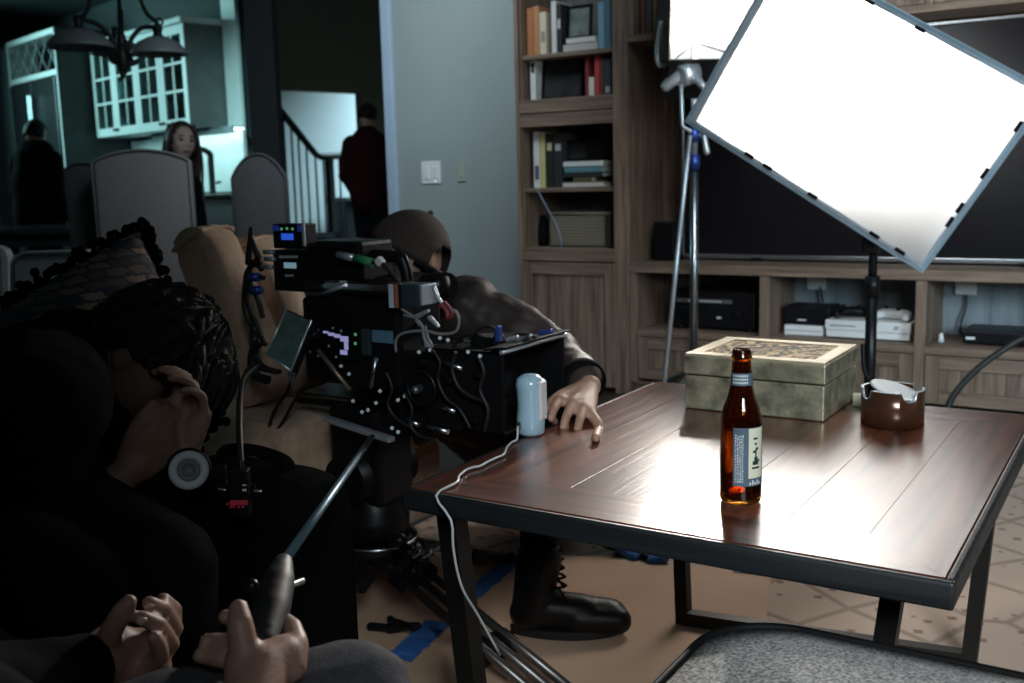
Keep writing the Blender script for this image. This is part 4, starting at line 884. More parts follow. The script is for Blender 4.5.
for (a, z, da, dz) in ((12, .062, 20, .006), (17, .068, 12, .006), (20, .074, 5, .012), (13, .080, 9, .004), (22, .084, 9, .004), (10, .056, 26, .003), (18, .092, 8, .003), (28, .066, 8, .004), (14, .100, 14, .003)):
    s_ = arc_sheet(0.0313, z, z + dz, px_ang(0.36) + a, px_ang(0.36) + a + da, 4); ml.add(s_.v, s_.f)
ml.build('dark_sketch', 'ink', lab)
def narc(z0, z1, r0_, r1_, a0, a1, dr=0.0004):
    return MB().grid(lambda u, v: V((bx + (r0_ + (r1_ - r0_) * v + dr) * math.cos(math.radians(a0 + (a1 - a0) * u)), by + (r0_ + (r1_ - r0_) * v + dr) * math.sin(math.radians(a0 + (a1 - a0) * u)), TZZ + z0 + (z1 - z0) * v)), 24, 1)
nl = narc(0.178, 0.196, 0.0166, 0.0150, cen - 60, cen + 140).build('neck_label', 'label', bt)
ml = MB()
for c in range(9):
    a0 = cen - 45 + c * 9
    for z in (0.181, 0.186, 0.191): s_ = narc(z, z + 0.0028, 0.0164, 0.0161, a0, a0 + 6, 0.0008); ml.add(s_.v, s_.f)
ml.build('printed_lines', 'lettering', nl)
# ---------------------------------------------------------------- gold box
gx0, gx1, gy0, gy1, gz1 = -0.832, -0.537, 1.985, 2.275, TZZ + 0.112
hl_z = TZZ + 0.072
gb = thing('keepsake_box', 'aged gold keepsake box with a pierced flower lid on the back of the table', 'box', ((gx0 + gx1) / 2, (gy0 + gy1) / 2, TZZ))
gy1 = 2.235
MB().mm((gx0 + 0.002, gy0 + 0.002, TZZ), (gx1 - 0.002, gy1 - 0.002, hl_z - 0.0015), 0.003).build('box_body', 'gold', gb)
ld = MB().mm((gx0, gy0, hl_z + 0.0015), (gx1, gy1, gz1), 0.003).build('lid', 'gold', gb)
bo = 0.032
fm = MB()
for a, b_ in (((gx0 + .002, gy0 + .002), (gx1 - .002, gy0 + bo)), ((gx0 + .002, gy1 - bo), (gx1 - .002, gy1 - .002)), ((gx0 + .002, gy0 + bo), (gx0 + bo, gy1 - bo)), ((gx1 - bo, gy0 + bo), (gx1 - .002, gy1 - bo))): fm.mm((*a, gz1 - 0.001), (*b_, gz1 + 0.005), 0.0015)
fm.build('raised_border', mat('pale_gold_border', (0.50, 0.43, 0.30), 0.45, metal=0.4, var=0.1, scale=30), ld)
MB().mm((gx0 + bo, gy0 + bo, gz1 - 0.001), (gx1 - bo, gy1 - bo, gz1 + 0.0025)).build('pierced_panel', 'filigree', ld)
lx = gx0 + 0.135
lc = MB().mm((lx - 0.011, gy0 - 0.004, hl_z - 0.012), (lx + 0.011, gy0 + 0.001, hl_z + 0.018), 0.002).build('latch', 'gold', gb)
MB().tube([V((lx + 0.008 * math.cos(t), gy0 - 0.006, hl_z + 0.002 + 0.008 * math.sin(t))) for t in [k * math.pi / 4 for k in range(8)]], 0.002, closed=True, sub=2).build('ring', 'iron', lc)
# ---------------------------------------------------------------- coaster holder with coasters
hx, hy = -0.420, 2.03; R_ = 0.058; hh = 0.070
chd = thing('coaster_holder', 'round brown metal coaster holder with notched rim on the table', 'coaster holder', (hx, hy, TZZ))
def rim(z, a):
    if z < hh - 0.001: return z
    d = math.degrees(a) % 360
    out = hh
    for c_, w_ in ((314, 16), (134, 16), (224, 16), (44, 16)):
        dd = abs((d - c_ + 180) % 360 - 180)
        if dd < w_: out = hh - 0.018 * math.sqrt(max(0, 1 - (dd / w_) ** 2))
    return out
MB().lathe([(0.0, 0.0), (R_, 0.0), (R_, 0.03), (R_, hh), (R_ - 0.004, hh), (R_ - 0.004, 0.004), (0.0, 0.004)], (hx, hy, TZZ), seg=120, hfun=rim).build('cup_wall', mat('brown_bronze', (0.085, 0.036, 0.020), 0.22, metal=0.4, var=0.2, scale=18, coat=0.6), chd)
MB().lathe([(R_ - 0.0042, hh + 0.0002), (R_ + 0.0006, hh + 0.0002), (R_ + 0.0008, hh + 0.0012), (R_ - 0.0042, hh + 0.0012)], (hx, hy, TZZ), seg=120, hfun=lambda z, a: rim(hh, a) + z - hh, ).build('pale_rim', 'alum', chd)
def coaster(z, tilt, label, off=(0, 0)):
    Rm = Matrix.Rotation(tilt, 3, f0) @ Matrix.Rotation(tilt * 0.7, 3, r0)
    t = MB().lathe([(0.0, 0.0), (0.047, 0.0), (0.0485, 0.0025), (0.047, 0.005), (0.0, 0.005)], (hx + off[0], hy + off[1], TZZ + z), Rm, 40, smooth=False)
    return tag(t.build('coaster', 'white'), label, 'coaster', 'coasters in the holder')
for k in range(4): coaster(0.0055 + k * 0.0056, 0, ['white coaster at the bottom of the stack inside the holder', 'white coaster second from the bottom inside the holder', 'white coaster third from the bottom inside the holder', 'white coaster flat on the stack under the tilted one'][k])
coaster(0.064, 0.24, 'white coaster lying tilted on the rim of the brown holder', (0.004, 0.0))
wq = onz(857, 407, TZZ)
tag(MB().mm((wq.x - 0.012, wq.y + 0.012, TZZ), (wq.x + 0.010, wq.y + 0.022, TZZ + 0.026), 0.002).build('white_card', 'cream'), 'small white card standing between the gold box and the coaster holder', 'card')
# ---------------------------------------------------------------- pale upright gadget with a cord
_dq = onz(531, 434, TZZ); dx_, dy_ = _dq.x, _dq.y
gd = thing('baby_monitor', 'pale blue rounded upright gadget with a white cord at the table edge', 'gadget', (dx_, dy_, TZZ))
prof = [(0.0, 0.0), (0.022, 0.0), (0.0265, 0.006), (0.0275, 0.03), (0.0245, 0.06), (0.0265, 0.088), (0.0275, 0.098), (0.024, 0.110), (0.014, 0.1165), (0.0, 0.118)]
MB().lathe(prof, (dx_, dy_, TZZ), seg=36).build('shell', mat('pale_blue_gloss', (0.42, 0.63, 0.76), 0.18, var=0.02, coat=0.5), gd)
fv = V((0.93, 0.05, 0)).normalized(); sv = V((-fv.y, fv.x, 0))
MB().box(V((dx_, dy_, TZZ + 0.068)) + fv * 0.026, (0.009, 0.026, 0.076), Matrix((fv, sv, u0)).transposed(), 0.0045, 3).build('face_clip', 'white', gd)
MB().box(V((dx_, dy_, TZZ + 0.102)) + fv * 0.020, (0.012, 0.03, 0.012), Matrix((fv, sv, u0)).transposed(), 0.004).build('hinge', 'alum', gd)
cv_ = V((-0.35, -0.94, 0)).normalized()
MB().box(V((dx_, dy_, TZZ + 0.022)) + cv_ * 0.026, (0.012, 0.012, 0.012), None, 0.003).build('cord_port', 'steel', gd)
cp = [V((dx_, dy_, TZZ + 0.020)) + cv_ * 0.032] + [onz(x, y, TZZ + 0.0035) for x, y in ((517, 439), (512, 442), (507, 447), (504, 454), (498, 457), (489, 461), (480, 466), (474, 467), (466, 470), (459, 476), (458, 481), (454, 484))] + [V((onz(449, 488, TZZ).x, TY0 - t_ - 0.004, TZ - 0.002))]
ex = cp[-1].x
cp += [ony(451, 520, 1.243), ony(453, 545, 1.243), ony(457, 570, 1.25), ony(464, 592, 1.262), ony(478, 615, 1.30), ony(500, 655, 1.35)]
MB().tube(cp, 0.0021, seg=8, sub=3).build('cord', 'white', gd)

# ================================================================ DIFFUSION FRAME, LAMP, STANDS
A, B, Cc, D = V((-1.373, 3.29, 1.146)), V((-0.606, 3.29, 0.658)), V((-0.279, 3.29, 1.172)), V((-1.046, 3.29, 1.661))
e1 = (B - A).normalized(); e2 = (D - A).normalized(); W1 = (B - A).length; W2 = (D - A).length; e3 = V((0, -1, 0))
FRM = Matrix((e1, e2, e1.cross(e2))).transposed()
df = thing('diffusion_frame', 'large tilted white diffusion frame glowing in front of the television', 'diffusion panel', (A + Cc) / 2)
fb = 0.026
f_ = MB()
f_.box(A + e1 * W1 / 2 + e2 * fb / 2, (W1, fb, 0.022), FRM, 0.003); f_.box(D + e1 * W1 / 2 - e2 * fb / 2, (W1, fb, 0.022), FRM, 0.003)
f_.box(A + e2 * W2 / 2 + e1 * fb / 2, (fb, W2 - 2 * fb, 0.022), FRM, 0.003); f_.box(B + e2 * W2 / 2 - e1 * fb / 2, (fb, W2 - 2 * fb, 0.022), FRM, 0.003)
f_.build('frame_bar', mat('blue_grey_frame_tube', (0.34, 0.44, 0.52), 0.45, metal=0.2, var=0.05), df)
def cl(u, v):
    a = A + e1 * (fb * 0.5 + (W1 - fb) * u) + e2 * (fb * 0.5 + (W2 - fb) * v)
    return a + e3 * (0.004 * noise.noise(V((u * 4, v * 3, 0))) + 0.0135 - 0.012 * math.sin(math.pi * u) * math.sin(math.pi * v))
MB().grid(cl, 40, 28).build('diffusion_cloth', 'diffusion', df, recalc=False)
for (e_a, L_, o_, n_) in ((e1, W1, A, e2), (e2, W2, B, -e1), (e1, W1, D, -e2)):
    for u in (0.28, 0.36, 0.55, 0.80, 0.90):
        if o_ is D and u > 0.7: continue
        MB().box(o_ + e_a * L_ * u + n_ * 0.022 + e3 * 0.014, (0.034, 0.012, 0.006), Matrix((e_a, n_, e_a.cross(n_))).transposed(), 0.002).build('cloth_clip', 'blackm', df)
# lamp head behind the frame
lt_ = thing('film_lamp', 'bright open faced film lamp with barn doors behind the diffusion frame', 'film lamp', LAMP)
ld_ = (LAIM - LAMP).normalized(); LR = Matrix((frame_z(ld_, u0).col[1], frame_z(ld_, u0).col[0], ld_)).transposed()
LX, LY = LR.col[0], LR.col[1]
def lp(x, y, z): return LAMP + LX * x + LY * y + ld_ * z
hs = MB()
for s in (-1, 1):
    hs.box(lp(s * 0.195, 0, -0.11), (0.008, 0.30, 0.20), LR, 0.002); hs.box(lp(0, s * 0.15, -0.11), (0.39, 0.008, 0.20), LR, 0.002)
hs.box(lp(0, 0, -0.21), (0.39, 0.30, 0.01), LR, 0.003); hs.build('housing', 'blackm', lt_)
MB().box(lp(0, 0, -0.17), (0.38, 0.29, 0.008), LR).build('reflector', 'alum', lt_)
MB().cyl(lp(-0.17, 0.07, -0.13), lp(0.17, 0.07, -0.13), 0.014).cyl(lp(-0.17, -0.0, -0.13), lp(0.17, 0.0, -0.13), 0.014).cyl(lp(-0.17, -0.07, -0.13), lp(0.17, -0.07, -0.13), 0.014).build('tube_bulb', mat('burning_bulb', (1, 1, 1), 0.4, emit=(1.0, 0.80, 0.62), es=26), lt_)
for (x, y, sx, sy, ax, an) in ((0.215, 0, 0.13, 0.30, 'y', -1.25), (-0.215, 0, 0.13, 0.30, 'y', 1.0), (0, -0.165, 0.39, 0.18, 'x', 0.6), (0, 0.165, 0.39, 0.18, 'x', -0.6)):
    h = lp(x * 0.9, y * 0.9, -0.01); Rr = LR @ Matrix.Rotation(an, 3, 'Y' if ax == 'y' else 'X')
    o2 = (V((math.copysign(0.065, x), 0, 0)) if ax == 'y' else V((0, math.copysign(0.09, y), 0)))
    MB().box(h + Rr @ o2, (sx, sy, 0.003), Rr).build('barn_door', 'barn' if ax == 'y' else 'blackm', lt_)
# main stand carries the lamp
YS = 3.985
sb_ = ony(694, 340, YS); 
s1 = thing('light_stand', 'silver and blue light stand carrying the film lamp beside the bookcase', 'light stand', (sb_.x, YS, 0))
px_ = sb_.x
MB().cyl((px_, YS, 0.10), (px_, YS, 1.02), 0.017).build('lower_pole', 'steel', s1)
MB().cyl((px_, YS, 1.0), (px_, YS, 1.52), 0.013).build('upper_pole', 'alum', s1)
for z in (1.02, 1.13): MB().cyl((px_, YS, z - 0.03), (px_, YS, z + 0.03), 0.023).build('blue_collar', 'bluesteel', s1)
kq = V((px_ + 0.05, YS - 0.02, 1.12)); MB().cap((px_ + 0.02, YS, 1.13), kq, 0.008).cap(kq, kq + V((0.012, 0, -0.06)), 0.010, 0.013).build('clamp_handle', 'alum', s1)
for ang in (0.3, 2.95, 4.5):
    q = V((px_ + 0.34 * math.cos(ang), YS + 0.34 * math.sin(ang) * 0.8, 0.012)); MB().tube([(px_, YS, 0.16), (px_ + 0.08 * math.cos(ang), YS + 0.07 * math.sin(ang), 0.13), q], 0.012).build('leg', 'steel', s1)
# yoke and grip heads at the top of the stand
gq = ony(690, 74, 3.86)
gh_ = thing('grip_head', 'pale round grip head clamped below the film lamp', 'grip head', gq)
MB().cyl(gq + V((-0.03, -0.03, -0.01)), gq + V((0.01, 0.03, 0.01)), 0.042).build('clamp_disc', 'alum', gh_)
MB().cap(gq + V((-0.09, -0.02, -0.04)), gq + V((-0.01, 0, 0.02)), 0.022, 0.028).cap(gq + V((0.02, 0, -0.01)), gq + V((0.06, -0.02, -0.05)), 0.018, 0.014).cyl(gq, V((px_, YS, gq.z)), 0.012).build('jaw', 'alum', gh_)
MB().tube([V((px_, YS, 1.50)), lp(-0.21, -0.05, -0.12) + V((0, 0, -0.1)), lp(-0.21, 0, -0.11)], 0.010).tube([V((px_, YS, 1.50)), lp(0.21, -0.17, -0.12), lp(0.21, 0, -0.11)], 0.010).build('yoke', 'alum', lt_)
a1 = ony(690, 135, 3.335); a2 = ony(668, 347, 3.335); dn = (a2 - a1).normalized()
sl = thing('brace_rod', 'thin pale rod leaning from the frame corner beside the silver stand', 'rod', (a2.x, a2.y, 0))
MB().cyl(a1, a1 + dn * (a1.z / -dn.z) - dn * 0.02, 0.008).build('rod', 'alum', sl); MB().cap(a1 + dn * (a1.z / -dn.z) - dn * 0.05, a1 + dn * (a1.z / -dn.z) - dn * 0.012, 0.012).build('rubber_tip', 'rubber', sl)
MB().tube([ony(681, 84, 3.33), ony(682, 126, 3.33), a1 + V((0.005, 0, 0.01))], 0.007, sub=1).build('arm', 'alum', sl)
q = ony(872, 250, 3.36); q2 = ony(871, 372, 3.36); px_ = (q.x + q2.x) / 2
s2 = thing('light_stand', 'dark steel stand holding the diffusion frame behind the coaster holder', 'light stand', (px_, 3.36, 0))
MB().cyl((px_, 3.36, 0.08), (px_, 3.36, 0.62), 0.018).build('lower_pole', 'blackm', s2); MB().cyl((px_, 3.36, 0.6), (px_, 3.36, 0.80), 0.014).build('upper_pole', 'blackm', s2)
MB().cyl((px_, 3.36, 0.58), (px_, 3.36, 0.64), 0.023).build('collar', 'blackm', s2)
MB().tube([ony(863, 344, 3.35), ony(864, 368, 3.345), ony(869, 380, 3.35)], 0.008).build('side_strut', 'blackm', s2)
for ang in (0.5, 2.6, 4.7):
    MB().tube([(px_, 3.36, 0.14), (px_ + 0.08 * math.cos(ang), 3.36 + 0.08 * math.sin(ang), 0.11), (px_ + 0.36 * math.cos(ang), 3.36 + 0.36 * math.sin(ang), 0.012)], 0.012).build('leg', 'blackm', s2)
MB().box((px_, 3.330, 0.745), (0.05, 0.05, 0.06), None, 0.008).build('frame_clamp', 'blackm', s2)
tag(MB().tube([ony(1060, 325, 3.75), ony(1024, 338, 3.72), ony(1000, 352, 3.68), ony(975, 371, 3.62), ony(956, 392, 3.56), ony(948, 408, 3.52), ony(947, 430, 3.5), V((ony(952, 440, 3.5).x, 3.45, 0.012)), V((ony(1000, 440, 3.4).x, 3.30, 0.012))], 0.011).build('power_cable', 'rubber'), 'thick black cable curving down in front of the right console bay', 'cable')

# ================================================================ FLOOR COVERINGS
rg = MB().mm((-1.75, 0.4, 0.0003), (1.6, 3.75, 0.0055)).build('rug', 'rug'); tag(rg, 'faded cream and red patterned rug under the coffee table', 'rug')
pp = [onz(440, 548), onz(476, 553), onz(545, 557), onz(620, 560), onz(700, 569), onz(771, 578), onz(764, 640), V((-0.70, 1.2, 0)), V((-0.72, 0.75, 0)), V((-1.66, 0.75, 0)), V((-1.66, 1.8, 0))]
pa = MB(); pa.prism([V((q.x, q.y, 0.0062)) for q in pp], (0, 0, 0.0008)); pa = pa.build('kraft_paper', 'paper'); tag(pa, 'sheet of brown kraft paper taped to the floor under the table', 'paper')
def strip(p, q, w_, label, wob=0.002):
    p = V(p); q = V(q); d = (q - p).normalized(); s = V((-d.y, d.x, 0)); mb = MB()
    mb.grid(lambda u, v: V((*(p + (q - p) * u + s * (v - 0.5) * w_ * (1 + 0.18 * noise.noise(V((u * 9, 0, v))))).xy, 0.0086 + wob * abs(noise.noise(V((u * 22, v * 3, 1)))))), 40, 4)
    return tag(mb.build('tape_strip', 'tape'), label, 'tape', 'blue tape on the floor')
strip(onz(519, 559), onz(470, 600), 0.050, 'blue tape strip on the kraft paper running up behind the shoe')
strip(onz(440, 626), onz(398, 664), 0.062, 'wrinkled blue tape strip on the kraft paper beside the tripod', 0.012)
strip(onz(734, 572), onz(800, 580), 0.04, 'pale blue tape at the paper edge behind the middle table leg', 0.008)
q = onz(645, 557)
cr_ = MB()
for k in range(7): cr_.box(q + V((random.uniform(-.05, .05), random.uniform(-.03, .03), 0.020)), (0.06, 0.045, 0.02), Euler((random.uniform(-.5, .5), random.uniform(-.5, .5), random.uniform(0, 3))), 0.006)
tag(remesh(cr_, 0.006, 2).build('crumpled_tape', 'tape'), 'crumpled lump of blue tape at the paper edge left of the back leg', 'tape')
q = onz(628, 553)
tag(MB().sph(q + V((-.02, .02, 0.022)), (0.055, 0.03, 0.014)).cap(q + V((-.06, .0, 0.018)), q + V((0.09, -0.05, 0.016)), 0.010, 0.006).build('slipper', 'leather'), 'flat dark slipper shape beside the crumpled blue tape', 'slipper')
q = onz(404, 638)
t = thing('spring_clamp', 'small black spring clamp lying on the kraft paper', 'clamp', (q.x, q.y, 0.008))
MB().cap(q + V((-.03, -.01, 0.020)), q + V((0.03, 0.014, 0.030)), 0.012, 0.007).cap(q + V((-.03, 0.012, 0.022)), q + V((0.035, -0.008, 0.034)), 0.011, 0.007).build('jaw', 'blackp', t)
MB().cap(q + V((-.03, -.01, 0.020)), q + V((-.075, -.02, 0.018)), 0.009).cap(q + V((-.03, 0.01, 0.020)), q + V((-.06, 0.03, 0.018)), 0.009).build('handle', 'blackp', t)

# ================================================================ OTTOMAN
oz = 0.405
OX0, OX1, OY0, OY1 = -0.447, 0.30, 0.46, 1.212
ot = thing('ottoman', 'grey tweed ottoman with dark piping in the near foreground', 'ottoman', ((OX0 + OX1) / 2, (OY0 + OY1) / 2, 0))
def rrect(off, z, r=0.10, n=8):
    out = []
    for cx_, cy_, a0 in ((OX1 - r, OY1 - r, 0), (OX0 + r, OY1 - r, 90), (OX0 + r, OY0 + r, 180), (OX1 - r, OY0 + r, 270)):
        for k in range(n + 1):
            a = math.radians(a0 + 90 * k / n); out.append(V((cx_ + (r + off) * math.cos(a), cy_ + (r + off) * math.sin(a), z)))
    return out
def shrink(f, z): 
    c = V(((OX0 + OX1) / 2, (OY0 + OY1) / 2, 0)); return [V((c.x + (q.x - c.x) * f, c.y + (q.y - c.y) * f, z)) for q in rrect(0, 0)]
rs = [rrect(-0.006, 0.27), rrect(0.004, 0.30), rrect(0.004, oz - 0.03), rrect(0, oz)] + [shrink(1 - k / 8 * 0.98, oz + 0.034 * (1 - (1 - k / 8) ** 2.6)) for k in range(1, 9)]
MB().rings(rs, True, True).build('seat_cushion', 'tweed', ot)
MB().tube(rrect(0.002, oz), 0.006, sub=1, closed=True).build('piping', 'black', ot)
MB().rings([rrect(-0.02, 0.14), rrect(-0.012, 0.15), rrect(-0.012, 0.268)], True, True).build('base', 'blackcloth', ot)
for sx in (OX0 + 0.09, OX1 - 0.09):
    for sy in (OY0 + 0.09, OY1 - 0.09): MB().cyl((sx, sy, 0.145), (sx, sy, 0.006), 0.022, 0.016).build('leg', 'iron', ot)

# ================================================================ SOFA, CUSHIONS, PILLOW
SX0, SX1, SY0, SY1, SZ = -2.70, -1.58, 0.35, 2.22, 0.44
sf = thing('sofa', 'beige fabric sofa facing the coffee table behind the film crew', 'sofa', ((SX0 + SX1) / 2, (SY0 + SY1) / 2, 0))
MB().mm((SX0, SY0, 0.07), (SX1 - 0.05, SY1, 0.28), 0.03).build('base', 'beige', sf)
for k in range(3):
    a = SY0 + 0.02 + (SY1 - SY0 - 0.04) * k / 3; b_ = SY0 + 0.02 + (SY1 - SY0 - 0.04) * (k + 1) / 3
    c = V(((SX0 + SX1) / 2 + 0.1, (a + b_) / 2, 0))
    MB().box((c.x, c.y, 0.36), (SX1 - SX0 - 0.22, b_ - a - 0.006, 0.165), None, 0.05, 4).build('seat_cushion', 'beige', sf)
MB().box((SX0 + 0.11, (SY0 + SY1) / 2, 0.38), (0.20, SY1 - SY0, 0.56), None, 0.06, 4).build('backrest', 'beige', sf)
for sx in (SX0 + 0.1, SX1 - 0.14):
    for sy in (SY0 + 0.1, SY1 - 0.1): MB().cyl((sx, sy, 0.075), (sx, sy, 0), 0.028, 0.02).build('leg', 'iron', sf)
def cushion(c, size, lean, label, puff=0.05):
    """box cushion leaning back on the sofa, with a welt round its top"""
    Rm = Matrix.Rotation(-lean, 3, 'Y'); sx, sy, sz = size; c = V(c)
    t = thing('sofa_cushion', label, 'cushion', c, 'loose cushions on the sofa')
    b = bmesh.new(); bmesh.ops.create_cube(b, size=1); bmesh.ops.subdivide_edges(b, edges=list(b.edges), cuts=9, use_grid_fill=True)
    for v in b.verts:
        x, y, z = v.co * 2
        k = lambda q: 1 - 0.16 * max(0, abs(q) - 0.55) / 0.45
        nx = x * (0.72 + 0.28 * (1 - y * y) ** 0.5 * 1) if abs(y) <= 1 else x
        e = max(0.0, 1 - y * y) ** 0.35 * max(0.0, 1 - z ** 4) ** 0.35
        nx = x * (0.62 + 0.38 * e)
        ny = y * (1 - 0.04 * (x * x)); nz = z * (1 - 0.05 * (x * x))
        v.co = V((nx * sx / 2, ny * sy / 2 * (1 - 0.03 * abs(z)), nz * sz / 2))
        v.co += V((1, 0.3, 0.2)) * 0.006 * noise.noise(v.co * 9)
    b.transform((Matrix.Translation(c + Rm @ V((0, 0, sz / 2)))) @ Rm.to_4x4())
    m_ = MB().bm(b, None, True); m_.build('cover', 'beige', t)
    pts = [c + Rm @ V((sx / 2 * 0.64 * s, y * sy / 2 * 0.96, sz * 0.965 - 0.012 * abs(y))) for s, ys in ((1, (-1, -.5, 0, .5, 1)), (-1, (1, .5, 0, -.5, -1))) for y in ys]
    MB().tube(pts, 0.006, closed=True, sub=4).build('welt', 'beige', t)
    return t
cushion((-1.81, 1.755, 0.455), (0.155, 0.115, 0.46), 0.46, 'tall beige box cushion leaning at the near end of the sofa back row', 0)
cushion((-1.83, 1.915, 0.455), (0.14, 0.12, 0.42), 0.44, 'beige box cushion leaning behind the nearest one on the sofa', 0)
# patterned pillow with a black ruffle
pC = P(140, 226, 2.02); pL = P(-70, 352, 1.74); pR = P(176, 318, 1.98)
pe1 = pL - pC; pe2 = (pR - pC); pn_ = pe1.cross(pe2).normalized()
if pn_.dot(EYE - pC) < 0: pn_ = -pn_
pe2 = pe2.normalized() * 0.42
pw = thing('throw_pillow', 'tan and navy woven throw pillow with a black ruffle behind the bowed person', 'pillow', pC + pe1 / 2 + pe2 / 2)
def pf(s):
    return lambda u, v: pC + pe1 * u + pe2 * v + pn_ * s * 0.075 * (max(0, 1 - (2 * u - 1) ** 2) * max(0, 1 - (2 * v - 1) ** 2)) ** 0.45
def puv(p): q = p - pC; return (q.dot(pe1) / pe1.length_squared, q.dot(pe2) / pe2.length_squared)
MB().grid(pf(1), 24, 20).grid(pf(-1), 24, 20).build('pillow_cover', 'pillow', pw, uvfun=puv)
rf_ = MB(); rr = random.Random(11); per = []
for (o_, e_) in ((pC, pe1), (pC + pe1, pe2), (pC + pe1 + pe2, -pe1), (pC + pe2, -pe2)):
    n_ = int(e_.length / 0.014)
    for k in range(n_): per.append(o_ + e_ * k / n_)
cpp = pC + pe1 / 2 + pe2 / 2
for q in per:
    d = (q - cpp).normalized(); [rf_.sph(q + d * rr.uniform(-0.004, 0.020) + pn_ * rr.uniform(-0.010, 0.014) + V((rr.uniform(-.006, .006), rr.uniform(-.006, .006), rr.uniform(-.006, .006))), (0.0105, 0.008, 0.0095), None, 7, 5) for _ in range(3)]
rf_.build('ruffle', 'blackcloth', pw)
# pale rounded chair back behind the pillow
def chairback(name, label, pts, d):
    q = [P(x, y, d) for x, y in pts]; c = sum(q, V((0, 0, 0))) / len(q)
    t = thing(name, label, 'chair', (c.x, c.y, 0))
    MB().prism(q, f0 * 0.05).build('backrest', 'kcab', t)
    inn = [c + (k - c) * 0.86 - f0 * 0.006 for k in q]; MB().tube(inn, 0.006, closed=True, sub=1).build('stitched_border', 'kgrey', t)
    lo = min(k.z for k in q)
    MB().box((c.x + f0.x * 0.2, c.y + f0.y * 0.2, lo - 0.06), (0.42, 0.40, 0.08), RF, 0.03).build('seat', 'kcab', t)
    for sx in (-.17, .17):
        for sy in (0.03, .37): MB().cyl(V((c.x, c.y, lo - 0.09)) + r0 * sx + f0 * sy, V((c.x, c.y, 0)) + r0 * sx + f0 * sy, 0.02, 0.015).build('leg', 'dark_post', t)
def rpoly(x0, y0, x1, y1, r): return [(x0, y1), (x0, y0 + r), (x0 + r * .3, y0 + r * .3), (x0 + r, y0), (x1 - r, y0 - 2), (x1 - r * .3, y0 + r * .3 - 2), (x1, y0 + r - 2), (x1, y1)]
chairback('side_chair', 'pale rounded chair back with a stitched border behind the patterned pillow', rpoly(10, 252, 98, 310, 12), 3.25)
chairback('side_chair', 'pale chair back cut by the left picture edge behind the pillow', rpoly(-75, 248, 8, 305, 12), 3.9)
# ================================================================ CAMERA RIG (lens axis along +x)
YC, YN = 1.745, 1.64                     # lens axis plane, near side of the body
def S_(px, py, y=YN): return ony(px, py, y)
def sbox(mb, px0, py0, px1, py1, y=YN, dep=0.1, bev=0.004):
    a, b_ = S_(px0, py0, y), S_(px1, py1, y); return mb.mm((a.x, y, a.z), (b_.x, y + dep, b_.z), bev)
cr = thing('cinema_camera', 'black cinema camera rig with monitor, cables and matte box pointed at the table', 'cinema camera', (S_(385, 400).x, YC, 0.55))
sbox(MB(), 300, 296, 402, 392, YN, 0.15, 0.012).build('camera_body', 'blackp', cr)
top = sbox(MB(), 284, 287, 398, 297, YN + 0.03, 0.11, 0.005); top.build('top_plate', 'blackm', cr)
h_ = MB(); z0 = S_(330, 285, YN + .06).z; xa, xb = S_(318, 270, YC - 0.03).x, S_(408, 270, YC - 0.03).x
h_.tube([(xa, YC - .03, z0), (xa + .01, YC - .03, z0 + .05), (xa + .04, YC - .03, z0 + .065), (xb - .04, YC - .03, z0 + .065), (xb - .01, YC - .03, z0 + .05), (xb, YC - .03, z0)], 0.013); h_.build('top_handle', 'blackp', cr)
# operator display: bright stepped marks as the photograph shows
dsp = sbox(MB(), 314, 322, 362, 362, YN - 0.008, 0.012, 0.003).build('side_display', 'black', cr)
m_ = MB()
for (a, b_, c, d) in ((323, 331, 328, 333.5), (328, 332.5, 334, 336), (334, 334, 340, 338), (340, 336, 348, 342), (344, 342, 348, 350), (340, 350, 347, 355)): sbox(m_, a, b_, c, d, YN - 0.0095, 0.002, 0)
m_.build('lit_readout', 'violet_lcd', dsp)
m_ = MB()
for (a, b_) in ((318, 330), (317, 336), (333, 328), (341, 331), (336, 357), (329, 346), (310, 352), (318, 356)): q = S_(a, b_, YN - 0.009); m_.sph(q, 0.0028, None, 8, 6)
m_.build('button', 'alum', dsp)
bp_ = sbox(MB(), 350, 328, 370, 356, YN - 0.006, 0.010, 0.002).build('button_panel', mat('dark_teal_panel', (0.03, 0.05, 0.055), 0.4), cr)
m_ = MB(); [m_.sph(S_(a, b_, YN - 0.008), 0.0035, None, 8, 6) for a, b_ in ((355.5, 334.5), (355.5, 343.5))]; m_.build('green_light', 'green_led', bp_)
sbox(MB(), 371, 330, 392, 344, YN - 0.005, 0.008, 0.002).build('pale_panel', mat('pale_blue_panel', (0.10, 0.22, 0.32), 0.35), cr)
# flip-out monitor, tilted
mq = [P(287, 311, 2.02), P(310, 321, 1.99), P(291, 369, 1.97), P(268, 353, 2.0)]
mc = sum(mq, V((0, 0, 0))) / 4; mn = (mq[1] - mq[0]).cross(mq[3] - mq[0]).normalized()
if mn.dot(EYE - mc) < 0: mn = -mn
big = [mc + (q - mc) * 1.06 for q in mq]
mo = MB().prism(big, -mn * 0.022).build('flip_monitor', 'blackm', cr)
m_ = MB(); m_.prism([q + mn * 0.0006 for q in mq], mn * 0.0012); m_.build('screen', mat('dim_green_screen', (0.03, 0.05, 0.048), 0.22, var=0.6, scale=40, emit=(0.10, 0.20, 0.18), es=0.05), mo)
for a, b_ in ((0, 3), (1, 2), (3, 2)): MB().cyl(big[a] + mn * 0.001, big[b_] + mn * 0.001, 0.0022).build('bright_edge', 'alum', mo)
MB().cap(mc - mn * 0.02, S_(318, 330, YN + 0.03), 0.012).build('monitor_arm', 'blackm', cr)
